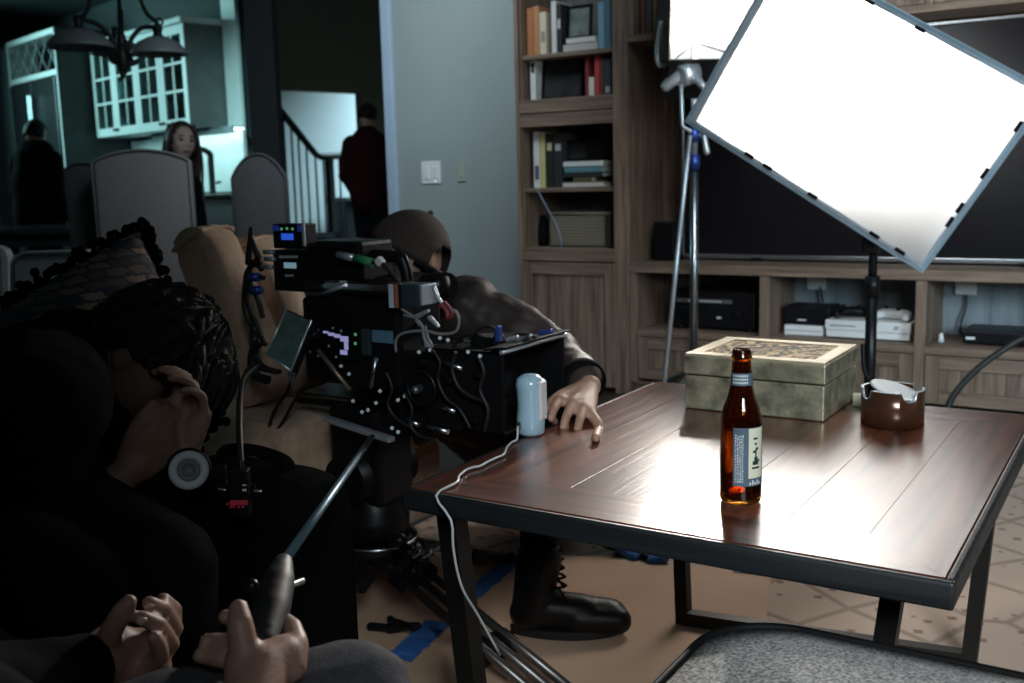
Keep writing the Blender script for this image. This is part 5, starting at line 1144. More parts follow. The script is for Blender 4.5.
# wireless units, rear stack
w1 = sbox(MB(), 272, 224, 303, 249, YN - 0.01, 0.045, 0.003).build('wireless_receiver', 'blackp', cr)
sbox(MB(), 281, 233.5, 293, 240, YN - 0.012, 0.003, 0).build('blue_screen', 'blue_lcd', w1)
m_ = MB(); sbox(m_, 273, 225.5, 278.5, 231, YN - 0.012, 0.003, 0.0005); sbox(m_, 297, 225, 301, 232, YN - 0.012, 0.003, 0.0005); m_.build('blue_mark', mat('blue_mark', (0.02, 0.04, 0.30), 0.4, emit=(0.03, 0.06, 0.5), es=0.15), w1)
m_ = MB(); [m_.sph(S_(a, b_, YN - 0.011), 0.0032, None, 8, 6) for a, b_ in ((281.5, 229), (287, 228.5), (292.5, 229))]; m_.build('marker_light', 'green_led', w1)
sbox(MB(), 301, 223, 304.5, 246, YN - 0.016, 0.006, 0.001).build('bright_edge', 'alum', w1)
w2 = sbox(MB(), 272, 250, 304, 292, YN - 0.014, 0.06, 0.003).build('wireless_transmitter', 'blackp', cr)
sbox(MB(), 283.5, 262.5, 295.5, 268.5, YN - 0.017, 0.004, 0.0005).build('pale_screen', 'pale_lcd', w2)
m_ = MB()
for k in range(8): sbox(m_, 279 + k * 2.4, 255.5, 280.6 + k * 2.4, 258.2, YN - 0.0155, 0.002, 0)
for k in range(4): sbox(m_, 285 + k * 2.2, 274.6, 286.4 + k * 2.2, 276.6, YN - 0.0155, 0.002, 0)
m_.build('printed_marks', 'lettering', w2)
b2 = sbox(MB(), 304, 241, 362, 282, YN + 0.03, 0.11, 0.008).build('battery_block', 'blackp', cr)
sbox(MB(), 306, 246.5, 350, 248, YN + 0.028, 0.004, 0.0005).build('worn_edge', 'blackm', b2)
for (a, b_) in ((269, 252), (270, 259), (268, 267)): q = S_(a, b_, YN - 0.02); MB().cyl(q + V((-.014, 0, 0)), q + V((.014, 0, 0)), 0.005).build('connector', 'alum', cr)
for (a, b_, m) in ((256, 277, 'bluesteel'), (258, 290, 'bluesteel')): q = S_(a, b_, YN - 0.02); MB().cyl(q + V((-.012, -0.01, 0)), q + V((.012, 0.0, 0)), 0.010).build('blue_connector', m, cr)
for (a, b_, c, d) in ((251, 229, 248.5, 262), (251, 238, 258, 256)): MB().cap(S_(a, b_, YN - 0.02), S_(c, d, YN - 0.02), 0.005, 0.008).build('antenna', 'rubber', cr)
def cab(pts, r, name='cable', m='rubber', y=YN - 0.02): return MB().tube([P(p[0], p[1], p[2]) if len(p) > 2 else S_(p[0], p[1], y) for p in pts], r, seg=8, sub=6).build(name, m, cr)
for pts in ([(262, 262), (250, 268), (245, 285), (244, 305), (249, 322), (256, 334), (266, 345)], [(264, 278), (253, 276), (247, 292), (250, 310), (257, 325), (262, 338)], [(262, 270), (252, 262), (250, 280), (258, 300), (263, 318)], [(260, 256), (247, 272), (246, 296), (252, 318), (252, 345), (262, 365), (280, 372)]): cab(pts, 0.0055)
cab([(262, 340), (255, 348), (252, 362), (256, 375), (268, 380)], 0.011, 'padded_cable')
cab([(276, 372), (252, 368), (244, 380), (240, 400), (239, 420), (240, 445), (241, 470)], 0.006, 'hanging_cable', y=1.30 + 0.12)
cab([(293, 378), (287, 392), (278, 405), (271, 420), (268, 438)], 0.004, 'thin_cable')
cab([(300, 392), (292, 405), (284, 420), (276, 432)], 0.004, 'thin_cable')
q = S_(292, 375, YN - 0.03); MB().sph(q, 0.010).cyl(q + V((0, 0, -.03)), q, 0.004).build('silver_knob', 'alum', cr)
# coloured cable end over the handle
q = [S_(338, 255, YN), S_(355, 258, YN), S_(373, 263, YN), S_(380, 261.5, YN), S_(398, 281, YN)]
MB().cyl(q[0], q[1], 0.008).build('cable_plug', 'alum', cr); MB().cyl(q[1], q[2], 0.009).build('green_sleeve', mat('green_sleeve', (0.03, 0.26, 0.10), 0.5), cr); MB().box(q[3], (0.016, 0.014, 0.016), Euler((0, 0.8, 0)), 0.002).build('white_tag', 'white', cr); MB().tube([q[2], q[3], q[4], S_(402, 292, YN)], 0.0045).build('cable', 'rubber', cr)
MB().cyl(S_(322, 294, YN - .01), S_(346, 285, YN - .01), 0.0045).build('silver_rod', 'alum', cr)
# small recorder with white and red stripes
sbox(MB(), 400, 284, 419, 308, YN - 0.02, 0.05, 0.003).build('recorder', mat('teal_black_case', (0.025, 0.045, 0.06), 0.3), cr)
rb = sbox(MB(), 387, 283, 400, 309, YN - 0.022, 0.05, 0.003).build('battery_pack', 'blackp', cr)
sbox(MB(), 388, 284, 393.5, 308, YN - 0.024, 0.004, 0.0005).build('white_stripe', mat('pale_blue_stripe', (0.5, 0.62, 0.72), 0.5), rb); sbox(MB(), 393.7, 284, 398, 308, YN - 0.024, 0.004, 0.0005).build('red_stripe', mat('rust_red_stripe', (0.42, 0.12, 0.08), 0.5), rb)
sbox(MB(), 419, 285, 422.5, 306, YN - 0.02, 0.05, 0.002).build('bright_edge', 'alum', cr)
# lens and matte box
zl = S_(470, 395, YC).z + 0.02
lx0 = S_(455, 380, YC).x
ln = MB(); ax = Matrix(((0, 0, 1), (1, 0, 0), (0, 1, 0)))
xm = -1.10
ln.lathe([(0.0, 0.0), (0.045, 0.0), (0.045, 0.03), (0.055, 0.032), (0.055, 0.07), (0.050, 0.072), (0.050, 0.10), (0.056, 0.102), (0.056, 0.14), (0.0, 0.14)], (xm - 0.15, YC, zl), ax, 32); ln.build('lens_barrel', 'blackm', cr)
for k in (0.05, 0.12): MB().lathe([(0.0555, -.008), (0.0600, -.008), (0.0600, .008), (0.0555, .008)], (xm - 0.15 + k, YC, zl), ax, 40).build('gear_ring', 'rubber', cr)
sbox(MB(), 430, 352, 470, 372, YC - 0.09, 0.06, 0.006).build('focus_motor', 'blackm', cr)
zt_, zb_ = ony(497, 353, 1.625).z, ony(500, 436, 1.625).z
yl, yr = 1.625, 1.868
mb = MB(); t2 = 0.006
mb.mm((xm - 0.13, yl, zb_), (xm + 0.05, yl + t2, zt_), 0.002); mb.mm((xm - 0.13, yr - t2, zb_), (xm + 0.05, yr, zt_), 0.002); mb.mm((xm - 0.13, yl, zb_), (xm + 0.05, yr, zb_ + t2), 0.002); mb.mm((xm - 0.13, yl, zt_ - t2), (xm + 0.05, yr, zt_), 0.002); mb.mm((xm - 0.135, yl + 0.002, zb_ + 0.002), (xm - 0.12, yr - 0.002, zt_ - 0.002))
mx_ = mb.build('matte_box', 'black', cr)
MB().mm((xm - 0.02, yl + t2, zb_ + t2), (xm - 0.014, yr - t2, zt_ - t2)).build('filter_glass', 'tv', mx_)
R3 = Matrix.Rotation(-0.15, 3, 'Y')
MB().box((xm + 0.035, (yl + yr) / 2, zt_ + 0.008), (0.05, yr - yl + 0.012, 0.004), Matrix.Rotation(-0.12, 3, 'Y'), 0.001).build('top_flag', 'blackm', mx_)
MB().cyl((xm + 0.05, yl - 0.004, zt_ + 0.002), (xm + 0.05, yr + 0.004, zt_ + 0.002), 0.004).build('bright_edge', 'alum', mx_)
sbox(MB(), 494, 326, 499, 342, YC - 0.115, 0.014, 0.002).build('blue_clip', 'bluesteel', mx_)
# rods, brackets, silver bits on the near side
for (a, b_, c, d) in ((445, 363, 463, 369), (440, 406, 456, 412), (428, 426, 448, 432), (407, 420, 419, 425), (380, 434, 391, 439)): MB().cyl(S_(a, b_, YN - 0.02), S_(c, d, YN - 0.02), 0.0055).build('silver_rod', 'steel', cr)
for (a, b_) in ((362, 412), (353, 401), (380, 391), (376, 403), (368, 410), (398, 400), (405, 396), (349, 374), (341, 366), (392, 428), (398, 432), (430, 350), (419, 352), (468, 352), (480, 356), (440, 338), (448, 340)): MB().cyl(S_(a, b_, YN - 0.03), S_(a, b_, YN - 0.012), 0.0038).build('screw_head', 'screw', cr)
MB().cyl(S_(318, 350, YN - 0.05), S_(350, 390, YN - 0.05), 0.0045).build('control_rod', mat('bronze_rod', (0.35, 0.26, 0.20), 0.4, metal=0.7), cr)
MB().cyl(S_(376, 358, YN - 0.05), S_(371, 388, YN - 0.05), 0.0045).build('control_rod', 'steel', cr)
sbox(MB(), 300, 392, 450, 412, YN + 0.02, 0.14, 0.006).build('base_plate', 'blackm', cr)
sbox(MB(), 395, 350, 432, 440, YN + 0.005, 0.12, 0.008).build('side_bracket', 'blackm', cr)
for y in (YC - 0.04, YC + 0.04): MB().cyl((S_(300, 418, y).x, y, S_(400, 412, y).z), (xm - 0.10, y, S_(400, 412, y).z), 0.009).build('support_rod', 'blackm', cr)
sbox(MB(), 430, 395, 498, 436, YC - 0.06, 0.12, 0.006).build('rod_bracket', 'blackm', cr)
for pts in ([(400, 308), (412, 316), (422, 326), (424, 338), (430, 348)], [(396, 352), (396, 340), (404, 333), (424, 331), (440, 334), (455, 332), (459, 322), (456, 312), (447, 308)], [(425, 326), (428, 338), (432, 346), (429, 350), (425, 342)], [(404, 315), (414, 318), (420, 326)]): cab(pts, 0.003, 'grey_cable', mat('grey_cable_jacket', (0.22, 0.22, 0.23), 0.5), y=YN - 0.01)
cab([(440, 305), (446, 310), (448, 318), (452, 312), (444, 302)], 0.004, 'red_cable', mat('dark_red_cable', (0.22, 0.03, 0.04), 0.5), y=YN - 0.01)
for (a, b_, c, d) in ((416, 317, 428, 311), (430, 318, 438, 326), (436, 296, 441, 302), (434, 288, 438, 296)): MB().cap(S_(a, b_, YN - .012), S_(c, d, YN - .012), 0.0055, 0.004).build('cable_plug', 'alum', cr)
for k, pts in enumerate(([(470, 338), (478, 330), (488, 326), (496, 332), (492, 342)], [(455, 345), (463, 336), (474, 334), (484, 338), (494, 345)], [(440, 345), (452, 338), (462, 341), (470, 346)], [(500, 346), (512, 337), (524, 334), (536, 338)])):
    cab(pts, 0.0035, 'looped_cable', 'rubber', y=YN + 0.03 + 0.02 * k)
for (a, b_, c, d, m) in ((508, 340, 517, 337, 'alum'), (520, 343, 530, 336, 'steel'), (484, 350, 494, 346, 'blackm'), (466, 343, 474, 340, 'alum'), (540, 333, 551, 331, 'bluesteel')): MB().cap(S_(a, b_, YC - 0.03), S_(c, d, YC - 0.03), 0.0055, 0.0045).build('cable_connector', m, cr)
sbox(MB(), 470, 336, 492, 349, YC - 0.06, 0.05, 0.004).build('lens_motor', 'blackm', cr)
ffc = S_(428, 386, YN - 0.012); MB().cyl(ffc, ffc - V((0, 0.018, 0)), 0.034, seg=32).build('focus_wheel', 'blackp', cr); MB().lathe([(0.033, -.004), (0.037, -.004), (0.037, .004), (0.033, .004)], ffc - V((0, 0.022, 0)), Matrix(((1, 0, 0), (0, 0, 1), (0, -1, 0))), 40).build('wheel_rim', 'blackm', cr); MB().cap(ffc - V((0, 0.03, 0)), ffc - V((0.0, 0.03, 0)) + V((0.001, -0.012, 0.0)), 0.009).build('wheel_hub', 'screw', cr)
for k, pts in enumerate(([(432, 350), (440, 362), (438, 380), (446, 398), (460, 410), (470, 428)], [(456, 352), (452, 368), (458, 386), (470, 396), (486, 402)], [(404, 392), (412, 408), (410, 424), (420, 436), (438, 440)], [(478, 356), (484, 372), (480, 390), (488, 410), (484, 432)], [(386, 372), (392, 388), (388, 404), (396, 418), (412, 428)])):
    cab(pts, 0.0035 + 0.001 * (k % 2), 'looped_cable', 'rubber', y=1.612)
for k, (a, b_) in enumerate(((462, 392), (474, 372), (452, 424), (470, 418), (418, 360), (444, 378))): sbox(MB(), a, b_, a + 7, b_ + 6, 1.610, 0.014, 0.002).build('cable_clip', 'blackm' if k % 2 else 'blackp', cr)
# viewfinder at the operator's eye
ep = S_(447, 287, 1.80)
MB().cyl(ep + V((-0.07, 0.02, 0.0)), ep, 0.026, 0.032).build('viewfinder', 'blackp', cr); MB().lathe([(0.0, 0.004), (0.024, 0.001), (0.032, -0.01), (0.032, -0.03), (0.0, -0.03)], ep, Matrix(((0, 0, 1), (1, 0, 0), (0, 1, 0))), 28).build('eyepiece', 'tv', cr)
MB().tube([ep + V((-0.06, 0.02, -0.02)), ep + V((-0.10, 0.0, -0.06)), S_(420, 330, YN + 0.05)], 0.012).build('viewfinder_arm', 'blackm', cr)

# ================================================================ TRIPOD
bc_ = ony(376, 540, 1.70); bw_c = V((bc_.x, 1.70, bc_.z))
tp = thing('tripod', 'low black camera tripod with double tube legs under the cinema camera', 'tripod', (bw_c.x, bw_c.y, 0))
z1_ = S_(400, 414, YN).z
MB().lathe([(0.0, 0.0), (0.07, 0.0), (0.088, 0.03), (0.092, 0.055), (0.0, 0.055)], bw_c - V((0, 0, 0.05)), seg=36).build('bowl', 'black', tp)
MB().tube([bw_c + V((0.0925 * math.cos(k * math.pi / 16), 0.0925 * math.sin(k * math.pi / 16), 0.008)) for k in range(32)], 0.004, closed=True, sub=1).build('bowl_rim', 'steel', tp)
hd = MB(); hd.lathe([(0.0, 0.0), (0.075, 0.0), (0.078, 0.05), (0.066, 0.07), (0.064, 0.13), (0.0, 0.13)], bw_c + V((0, 0, 0.01)), seg=32); hd.mm((bw_c.x - 0.07, bw_c.y - 0.06, bw_c.z + 0.10), (bw_c.x + 0.07, bw_c.y + 0.06, z1_ - 0.002), 0.012); hd.build('fluid_head', 'blackp', tp)
MB().cyl(bw_c + V((0, -0.095, 0.16)), bw_c + V((0, 0.095, 0.16)), 0.055, seg=28).build('tilt_drum', 'blackp', tp)
pa_, pb_ = ony(325, 418, YN - 0.06), ony(392, 440, YN - 0.06)
MB().box((pa_ + pb_) / 2, ((pb_ - pa_).length, 0.02, 0.010), Matrix.Rotation(math.atan2(-(pb_ - pa_).z, (pb_ - pa_).x), 3, 'Y'), 0.002).build('slide_plate', 'alum', tp)
hp, gp = P(372, 437, 1.93), P(283, 563, 1.16)
MB().cyl(hp, gp, 0.0058).build('pan_bar', mat('blue_grey_tube', (0.16, 0.25, 0.32), 0.4, metal=0.6), tp)
g0, g1_ = P(283, 563, 1.16), P(262, 646, 1.045)
gr = MB(); gr.chain([g0, g0 + (g1_ - g0) * 0.25, g0 + (g1_ - g0) * 0.6, g1_], [0.012, 0.019, 0.021, 0.018]); remesh(gr, 0.005, 3).build('pan_grip', 'rubber', tp)
MB().cyl(P(277, 586, 1.13), P(281, 590, 1.125), 0.006).cap(P(276, 600, 1.11), P(280, 610, 1.10), 0.006).build('silver_catch', 'alum', tp)
MB().cap(P(284, 588, 1.15), P(302, 581, 1.2), 0.004).build('lever', 'steel', tp)
MB().sph(P(252, 586, 1.14), 0.008).build('thumb_knob', 'blackp', tp)
def tleg(foot, off):
    foot = V(foot); t0 = bw_c + V((0, 0, -0.03)); d = (foot - t0); s = V((-d.y, d.x, 0)).normalized(); t0 = t0 + V((d.x, d.y, 0)).normalized() * 0.085
    L = MB()
    for o_ in (-0.034, 0.0, 0.034): L.cyl(t0 + s * o_, foot + s * o_ + V((0, 0, 0.022)), 0.0095)
    lg = L.build('leg', mat('grey_leg_tube_%d' % off, (0.16, 0.15, 0.14), 0.35, metal=0.8), tp)
    for f in (0.10, 0.62): c = t0 + (foot - t0) * f; MB().box(c, (0.05, 0.10, 0.035), Matrix((d.normalized(), s, d.normalized().cross(s))).transposed(), 0.006).build('leg_clamp', 'blackp', lg)
    MB().cap(foot + s * -0.04 + V((0, 0, 0.016)), foot + s * 0.04 + V((0, 0, 0.016)), 0.016).build('rubber_foot', 'rubber', lg)
tleg(onz(560, 708), 0); tleg(bw_c * 1 + V((0.06, -0.40, -bw_c.z)), 1); tleg(bw_c * 1 + V((0.05, 0.42, -bw_c.z)), 2)
for k, (a, b_) in enumerate(((398, 540), (408, 552), (420, 560), (412, 570))): MB().sph(ony(a, b_, 1.62), (0.022, 0.018, 0.016)).build('clamp_knob', 'blackp' if k % 2 else 'blackm', tp)
for (a, b_) in ((414, 556), (424, 556), (436, 548)): MB().cap(ony(a, b_, 1.60), ony(a + 6, b_ - 5, 1.60), 0.006, 0.008).build('silver_catch', 'steel', tp)

# ================================================================ DARK FILLER, TAPE ROLL, HANGING RECEIVER
bg_ = thing('dark_filler', 'black bag-shaped filler added to darken the floor before the sofa', 'filler', (-1.255, 1.18, 0.008))  # black mass added to keep the shaded sofa front dark
bb = MB(); bb.box((-1.255, 1.18, 0.262), (0.34, 0.17, 0.505), None, 0.075, 5); bb.build('filler_body', 'blackcloth', bg_)
MB().tube([(-1.34, 1.18, 0.50), (-1.33, 1.18, 0.525), (-1.26, 1.18, 0.535), (-1.19, 1.18, 0.525), (-1.18, 1.18, 0.50)], 0.011).build('handle', 'blackcloth', bg_)
tn = (EYE - V((-1.27, 1.12, 0.52))).normalized()
tq_ = P(188.5, 470.5, 1.555)
tf = frame_z((EYE - tq_).normalized() + V((0.1, 0, 0.1)))
trl = thing('tape_roll', 'pale tape roll with a grey core hanging on the dark filler', 'tape roll', tq_)
MB().lathe([(0.017, -0.010), (0.029, -0.010), (0.029, 0.010), (0.017, 0.010), (0.017, -0.010)], tq_, tf, 40).build('tape_ring', mat('pale_grey_tape', (0.42, 0.47, 0.48), 0.6), trl)
MB().lathe([(0.0, -0.007), (0.0165, -0.007), (0.0165, 0.008), (0.010, 0.008), (0.009, 0.004), (0.0, 0.004)], tq_, tf, 28).build('core', mat('grey_core', (0.13, 0.135, 0.14), 0.6), trl)
MB().lathe([(0.0292, -0.007), (0.034, -0.005), (0.034, 0.005), (0.0292, 0.007)], tq_, tf, 32).build('dark_outer_band', 'black', trl)
rq = P(238, 490, 1.54); rR = Matrix((r0, -f0, u0)).transposed()
rv = thing('wireless_pack', 'small black wireless pack with a red label hanging on a cable', 'transmitter', rq)
def rbx(px0, py0, px1, py1, d0, th, m, name, par):
    a = P(px0, py0, d0); b_ = P(px1, py1, d0); c = (a + b_) / 2 + f0 * th / 2; return MB().box(c, (abs((b_ - a).dot(r0)), th, abs((b_ - a).dot(u0))), RF, 0.002).build(name, m, par)
pk = rbx(229, 470, 249, 518, 1.53, 0.022, 'blackp', 'case', rv)
rbx(229.5, 500.5, 247.5, 505.5, 1.5285, 0.002, 'redprint', 'red_label', pk)
m_ = MB()
for k, (a, b_) in enumerate(((227.5, 504), (231, 507.2), (234, 506.4), (239, 507), (243, 506.6))):
    q = P(a, b_, 1.5285); m_.box(q, (0.0034, 0.002, 0.0032), RF)
m_.build('red_mark', 'redprint', pk)
m_ = MB()
for k, z in enumerate((477, 481, 485, 490)): q = P(244.5, z, 1.5285); m_.box(q, (0.006, 0.002, 0.0022 + 0.001 * (k % 2)), RF)
m_.build('printed_marks', 'lettering', pk)
MB().cap(P(241, 471, 1.54), P(241, 462, 1.54), 0.006, 0.004).build('plug', 'blackm', rv)
for (a, b_) in ((222, 489.5), (257, 491)): MB().cap(P(a - 3, b_, 1.545), P(a + 3, b_ + 0.6, 1.545), 0.0028).build('metal_loop', 'steel', rv)
MB().box(P(238, 491, 1.552), (0.055, 0.012, 0.02), RF, 0.003).build('strap', 'blackcloth', rv)
rbx(216, 466, 226, 492, 1.555, 0.012, 'black', 'pouch', rv)
MB().tube([P(241, 463, 1.54), P(240, 445, 1.56), P(239.5, 425, 1.60), P(240, 402, 1.66), P(244, 378, 1.8), P(258, 366, 1.95)], 0.005).build('cable', 'rubber', rv)
# ================================================================ PEOPLE
def head_mesh(c, Fwd, Up, s=1.0, female=False):
    """a head about the point c between the ears; forward/up directions; returns MB (closed surface)"""
    Fwd = V(Fwd).normalized(); Up = V(Up); Up = (Up - Fwd * Up.dot(Fwd)).normalized(); Rt = Fwd.cross(Up)
    R3 = Matrix((Rt, Fwd, Up)).transposed(); c = V(c)
    b = bmesh.new(); bmesh.ops.create_uvsphere(b, u_segments=40, v_segments=28, radius=1)
    def gs(p, q, w): return math.exp(-((p - V(q)).length_squared) / (w * w))
    for v in b.verts:
        n = v.co.normalized(); x, y, z = n
        w = 0.074; d = 0.096; h = 0.118
        p = V((x * w, y * d, z * h))
        if z < 0:                                   # jaw narrows to the chin
            k = -z; p.x *= 1 - 0.34 * k ** 1.3; p.y = p.y * (1 - 0.16 * k) + 0.016 * k * (1 if y > -0.3 else 0.3)
            if y < 0: p.y *= 1 - 0.25 * k
        if y > 0.2: p.y -= 0.010 * max(0, 1 - abs(x) * 1.6) * (1 if -0.4 < z < 0.9 else 0.4)   # flatter face plane
        f = 0
        f += 0.024 * gs(p, (0, 0.092, -0.022), 0.017) + 0.014 * gs(p, (0, 0.090, 0.000), 0.014)   # nose
        f += 0.006 * gs(p, (0.03, 0.082, 0.030), 0.020) + 0.006 * gs(p, (-0.03, 0.082, 0.030), 0.020)
        f -= 0.011 * gs(p, (0.031, 0.080, 0.008), 0.015) + 0.011 * gs(p, (-0.031, 0.080, 0.008), 0.015)   # eye sockets
        f += 0.007 * gs(p, (0, 0.085, -0.056), 0.016) - 0.004 * gs(p, (0, 0.088, -0.068), 0.010) + 0.010 * gs(p, (0, 0.080, -0.096), 0.020)
        f += 0.004 * gs(p, (0.05, 0.06, -0.02), 0.024) + 0.004 * gs(p, (-0.05, 0.06, -0.02), 0.024)
        p.y += f
        v.co = p
    m = MB().bm(b, None, True)
    for sx in (-1, 1): m.sph(V((sx * 0.076, -0.006, -0.004)), (0.010, 0.018, 0.031)); m.sph(V((sx * 0.073, 0.0, -0.026)), (0.008, 0.009, 0.012))
    m.xf(Matrix.Translation(c) @ (R3 * s).to_4x4())
    return m, R3 * s
def fingers(m, wrist, R3, curls, spread=1.0, side=1, s=1.0, thumb=((-0.2, 0.9, -0.2), (0.1, 0.9, -0.15), (0.35, 0.8, -0.1))):
    """hand in local axes: +y along the fingers, +z back of the hand, x towards the thumb * side. curls: per finger three bends (rad)"""
    w = V(wrist)
    def T(p): return w + R3 @ (V(p) * s)
    m.cap(T((0, -0.02, 0)), T((0, 0.02, 0)), 0.024 * s, 0.026 * s)
    for k, x in enumerate((0.030, 0.010, -0.010, -0.029)):
        m.cap(T((x * 0.62 * side, 0.012, 0.0)), T((x * side, 0.082 - abs(k - 1) * 0.004, 0.002)), 0.0165 * s, 0.0128 * s)
    m.cap(T((0.018 * side, 0.02, -0.004)), T((0.022 * side, 0.06, -0.006)), 0.018 * s, 0.014 * s)
    m.cap(T((-0.018 * side, 0.02, -0.004)), T((-0.02 * side, 0.06, -0.006)), 0.017 * s, 0.013 * s)
    L = ((0.043, 0.026, 0.020), (0.047, 0.029, 0.021), (0.043, 0.027, 0.021), (0.034, 0.021, 0.018)); Rr = (0.0098, 0.0100, 0.0096, 0.0085)
    tips = []
    for k, x in enumerate((0.031, 0.0105, -0.010, -0.030)):
        p = V((x * side, 0.084 - abs(k - 1) * 0.004, 0.001)); a = 0; yaw_ = (0.09, 0.02, -0.05, -0.13)[k] * side * spread
        for j in range(3):
            a += curls[k][j]; d = V((math.sin(yaw_) * math.cos(a), math.cos(yaw_) * math.cos(a), -math.sin(a))); q = p + d * L[k][j]
            m.cap(T(p), T(q), Rr[k] * s * (1.04 - 0.07 * j), Rr[k] * s * (0.98 - 0.08 * j)); p = q
        tips.append((T(p), R3 @ d))
    p = V((0.022 * side, 0.014, -0.008)); rr = (0.0150, 0.0120, 0.0108)
    for j, (d, l) in enumerate(zip(thumb, (0.040, 0.034, 0.026))):
        d = V((d[0] * side, d[1], d[2])).normalized(); q = p + d * l; m.cap(T(p), T(q), rr[j] * s, (rr + (0.0092,))[j + 1] * s); p = q
    tips.append((T(p), R3 @ d))
    return m, tips
def hframe(yd, zd):
    y = V(yd).normalized(); z = V(zd); z = (z - y * z.dot(y)).normalized(); x = y.cross(z); return Matrix((x, y, z)).transposed()
def nails(par, tips, R3, s=1.0, m='nail'):
    if 'nail' not in MT: MT['nail'] = mat('pale_nail', (0.62, 0.40, 0.34), 0.3)
    for p, d in tips:
        up = (R3.col[2] - d * R3.col[2].dot(d)).normalized() if abs(R3.col[2].normalized().dot(d)) < 0.97 else R3.col[1].normalized()
        F = Matrix((d.cross(up), d, up)).transposed(); MB().sph(p + up * 0.0062 * s + d * 0.001, (0.0055 * s, 0.0075 * s, 0.0020 * s), F, 10, 6).build('fingernail', MT[m], par)
def person(label, loc, group=None): return label
def body_build(name_label, mbs, voxel, m='skin'):
    pass
RELAX = [[0.35, 0.5, 0.3], [0.4, 0.55, 0.35], [0.45, 0.6, 0.4], [0.5, 0.6, 0.4]]

# ---------------------------------------------------------------- 1. operator in the cap, leaning over the table end
hc_ = P(404, 262, 2.60); fw1 = (RT * 0.80 - UP * 0.45 - FW * 0.42); up1 = (UP * 0.95 + RT * 0.22 + FW * 0.1)
neck = hc_ - up1.normalized() * 0.13 - fw1.normalized() * 0.05
shR = P(470, 312, 2.45); shL = P(372, 330, 2.85); chest = (shR + shL) / 2 + V((0, 0.02, -0.06)); hip = V((max(chest.x - 0.05, -1.40), chest.y + 0.20, 0.24))
elb = P(556, 356, 2.36); wrist = P(589, 386, 2.17)
hand_base = P(588, 399, 2.15)
bd = MB(); hm, HR = head_mesh(hc_, fw1, up1, 1.0); bd.add(hm.v, hm.f)
bd.cap(neck, hc_ - up1.normalized() * 0.05, 0.055); bd.cap(neck, chest, 0.07, 0.13); bd.cap(chest, hip, 0.13, 0.15); bd.cap(shL, shR, 0.06)
bd.cap(shR, elb, 0.045, 0.038); bd.cap(elb, wrist, 0.038, 0.026)
tipf = onz(597, 433, TZ + 0.012)
HF = hframe(-UP * 0.7 - RT * 0.3 - FW * 0.4, -FW * 0.8 + UP * 0.6)
bd.cap(elb + (wrist - elb) * 0.8, wrist, 0.028, 0.026)
kn_ = [P(560, 400, 2.085), P(573, 403, 2.075), P(583, 408, 2.07), P(590, 413, 2.065)]
for q_ in kn_: bd.cap(wrist, q_, 0.022, 0.0125)
bd.cap(kn_[0], kn_[3], 0.012, 0.012)
tips = []
for ch_, rd_ in (([kn_[0], P(554, 409, 2.05), P(551, 418, 2.035), P(555, 422, 2.06)], (0.0110, 0.0088, 0.0082, 0.0075)), ([kn_[1], P(566, 417, 2.03), P(563.5, 427, 2.02), P(568, 430, 2.045)], (0.0112, 0.0092, 0.0086, 0.0078)), ([kn_[2], P(579.5, 421, 2.028), P(577, 431.5, 2.015), P(581, 434, 2.04)], (0.0112, 0.0092, 0.0086, 0.0078)), ([kn_[3], P(598, 424, 2.04), P(598.5, 431, 2.025), onz(596, 438, TZ + 0.0105)], (0.0120, 0.0110, 0.0104, 0.0090))):
    bd.chain(ch_, rd_); tips.append((ch_[-1], (ch_[-1] - ch_[-2]).normalized()))
bd.chain([wrist, P(562, 396, 2.11), P(552, 402, 2.09), P(548, 410, 2.07)], (0.020, 0.0140, 0.0115, 0.0090))
# legs: one shin vertical with the foot flat beside the table, the other folded
kneeR = V((-1.16, 1.93, 0.47)); ankR = P(540, 592, 2.20); ankR = V((ankR.x, ankR.y, 0.10)); hipR = hip + V((0.10, -0.06, 0))
bd.cap(hipR, kneeR, 0.09, 0.062); bd.cap(kneeR, ankR, 0.058, 0.036)
kneeL = hip + V((0.30, 0.16, -0.12)); ankL = hip + V((-0.05, 0.22, -0.17)); bd.cap(hip + V((-0.05, 0.08, 0)), kneeL, 0.09, 0.065); bd.cap(kneeL, ankL, 0.058, 0.045)
body1 = remesh(bd, 0.0042, 2).build('person', 'skin'); tag(body1, 'person in backwards brown cap and dark jacket behind the camera, finger on the table', 'person')
# cap worn backwards, its strap opening over the forehead
U1 = HR.col[2].normalized(); F1 = HR.col[1].normalized(); R1 = HR.col[0].normalized()
cb = bmesh.new(); bmesh.ops.create_uvsphere(cb, u_segments=56, v_segments=28, radius=1)
def opening(p):
    return p.y > 0 and ((p.x / 0.50) ** 2 + ((p.z - 0.02) / 0.50) ** 2) < 1
kill = [v for v in cb.verts if v.co.z < -0.10 or opening(v.co)]; bmesh.ops.delete(cb, geom=kill, context='VERTS')
for v in cb.verts: v.co = V((v.co.x * 0.093, v.co.y * 0.112, v.co.z * 0.118 + 0.020))
bmesh.ops.solidify(cb, geom=list(cb.faces), thickness=0.003)
M1 = Matrix.Translation(hc_) @ Matrix((R1, F1, U1)).transposed().to_4x4()
capo = MB().bm(cb, M1, True).build('cap', 'cap', body1)
hp_ = lambda x, y, z: M1 @ V((x, y, z))
MB().tube([hp_(0.078 * math.sin(t), 0.100 * math.cos(t) + 0.012, 0.016 + 0.0 * t) for t in [math.radians(k) for k in range(-62, 63, 12)]], 0.010).build('strap', 'black', capo)
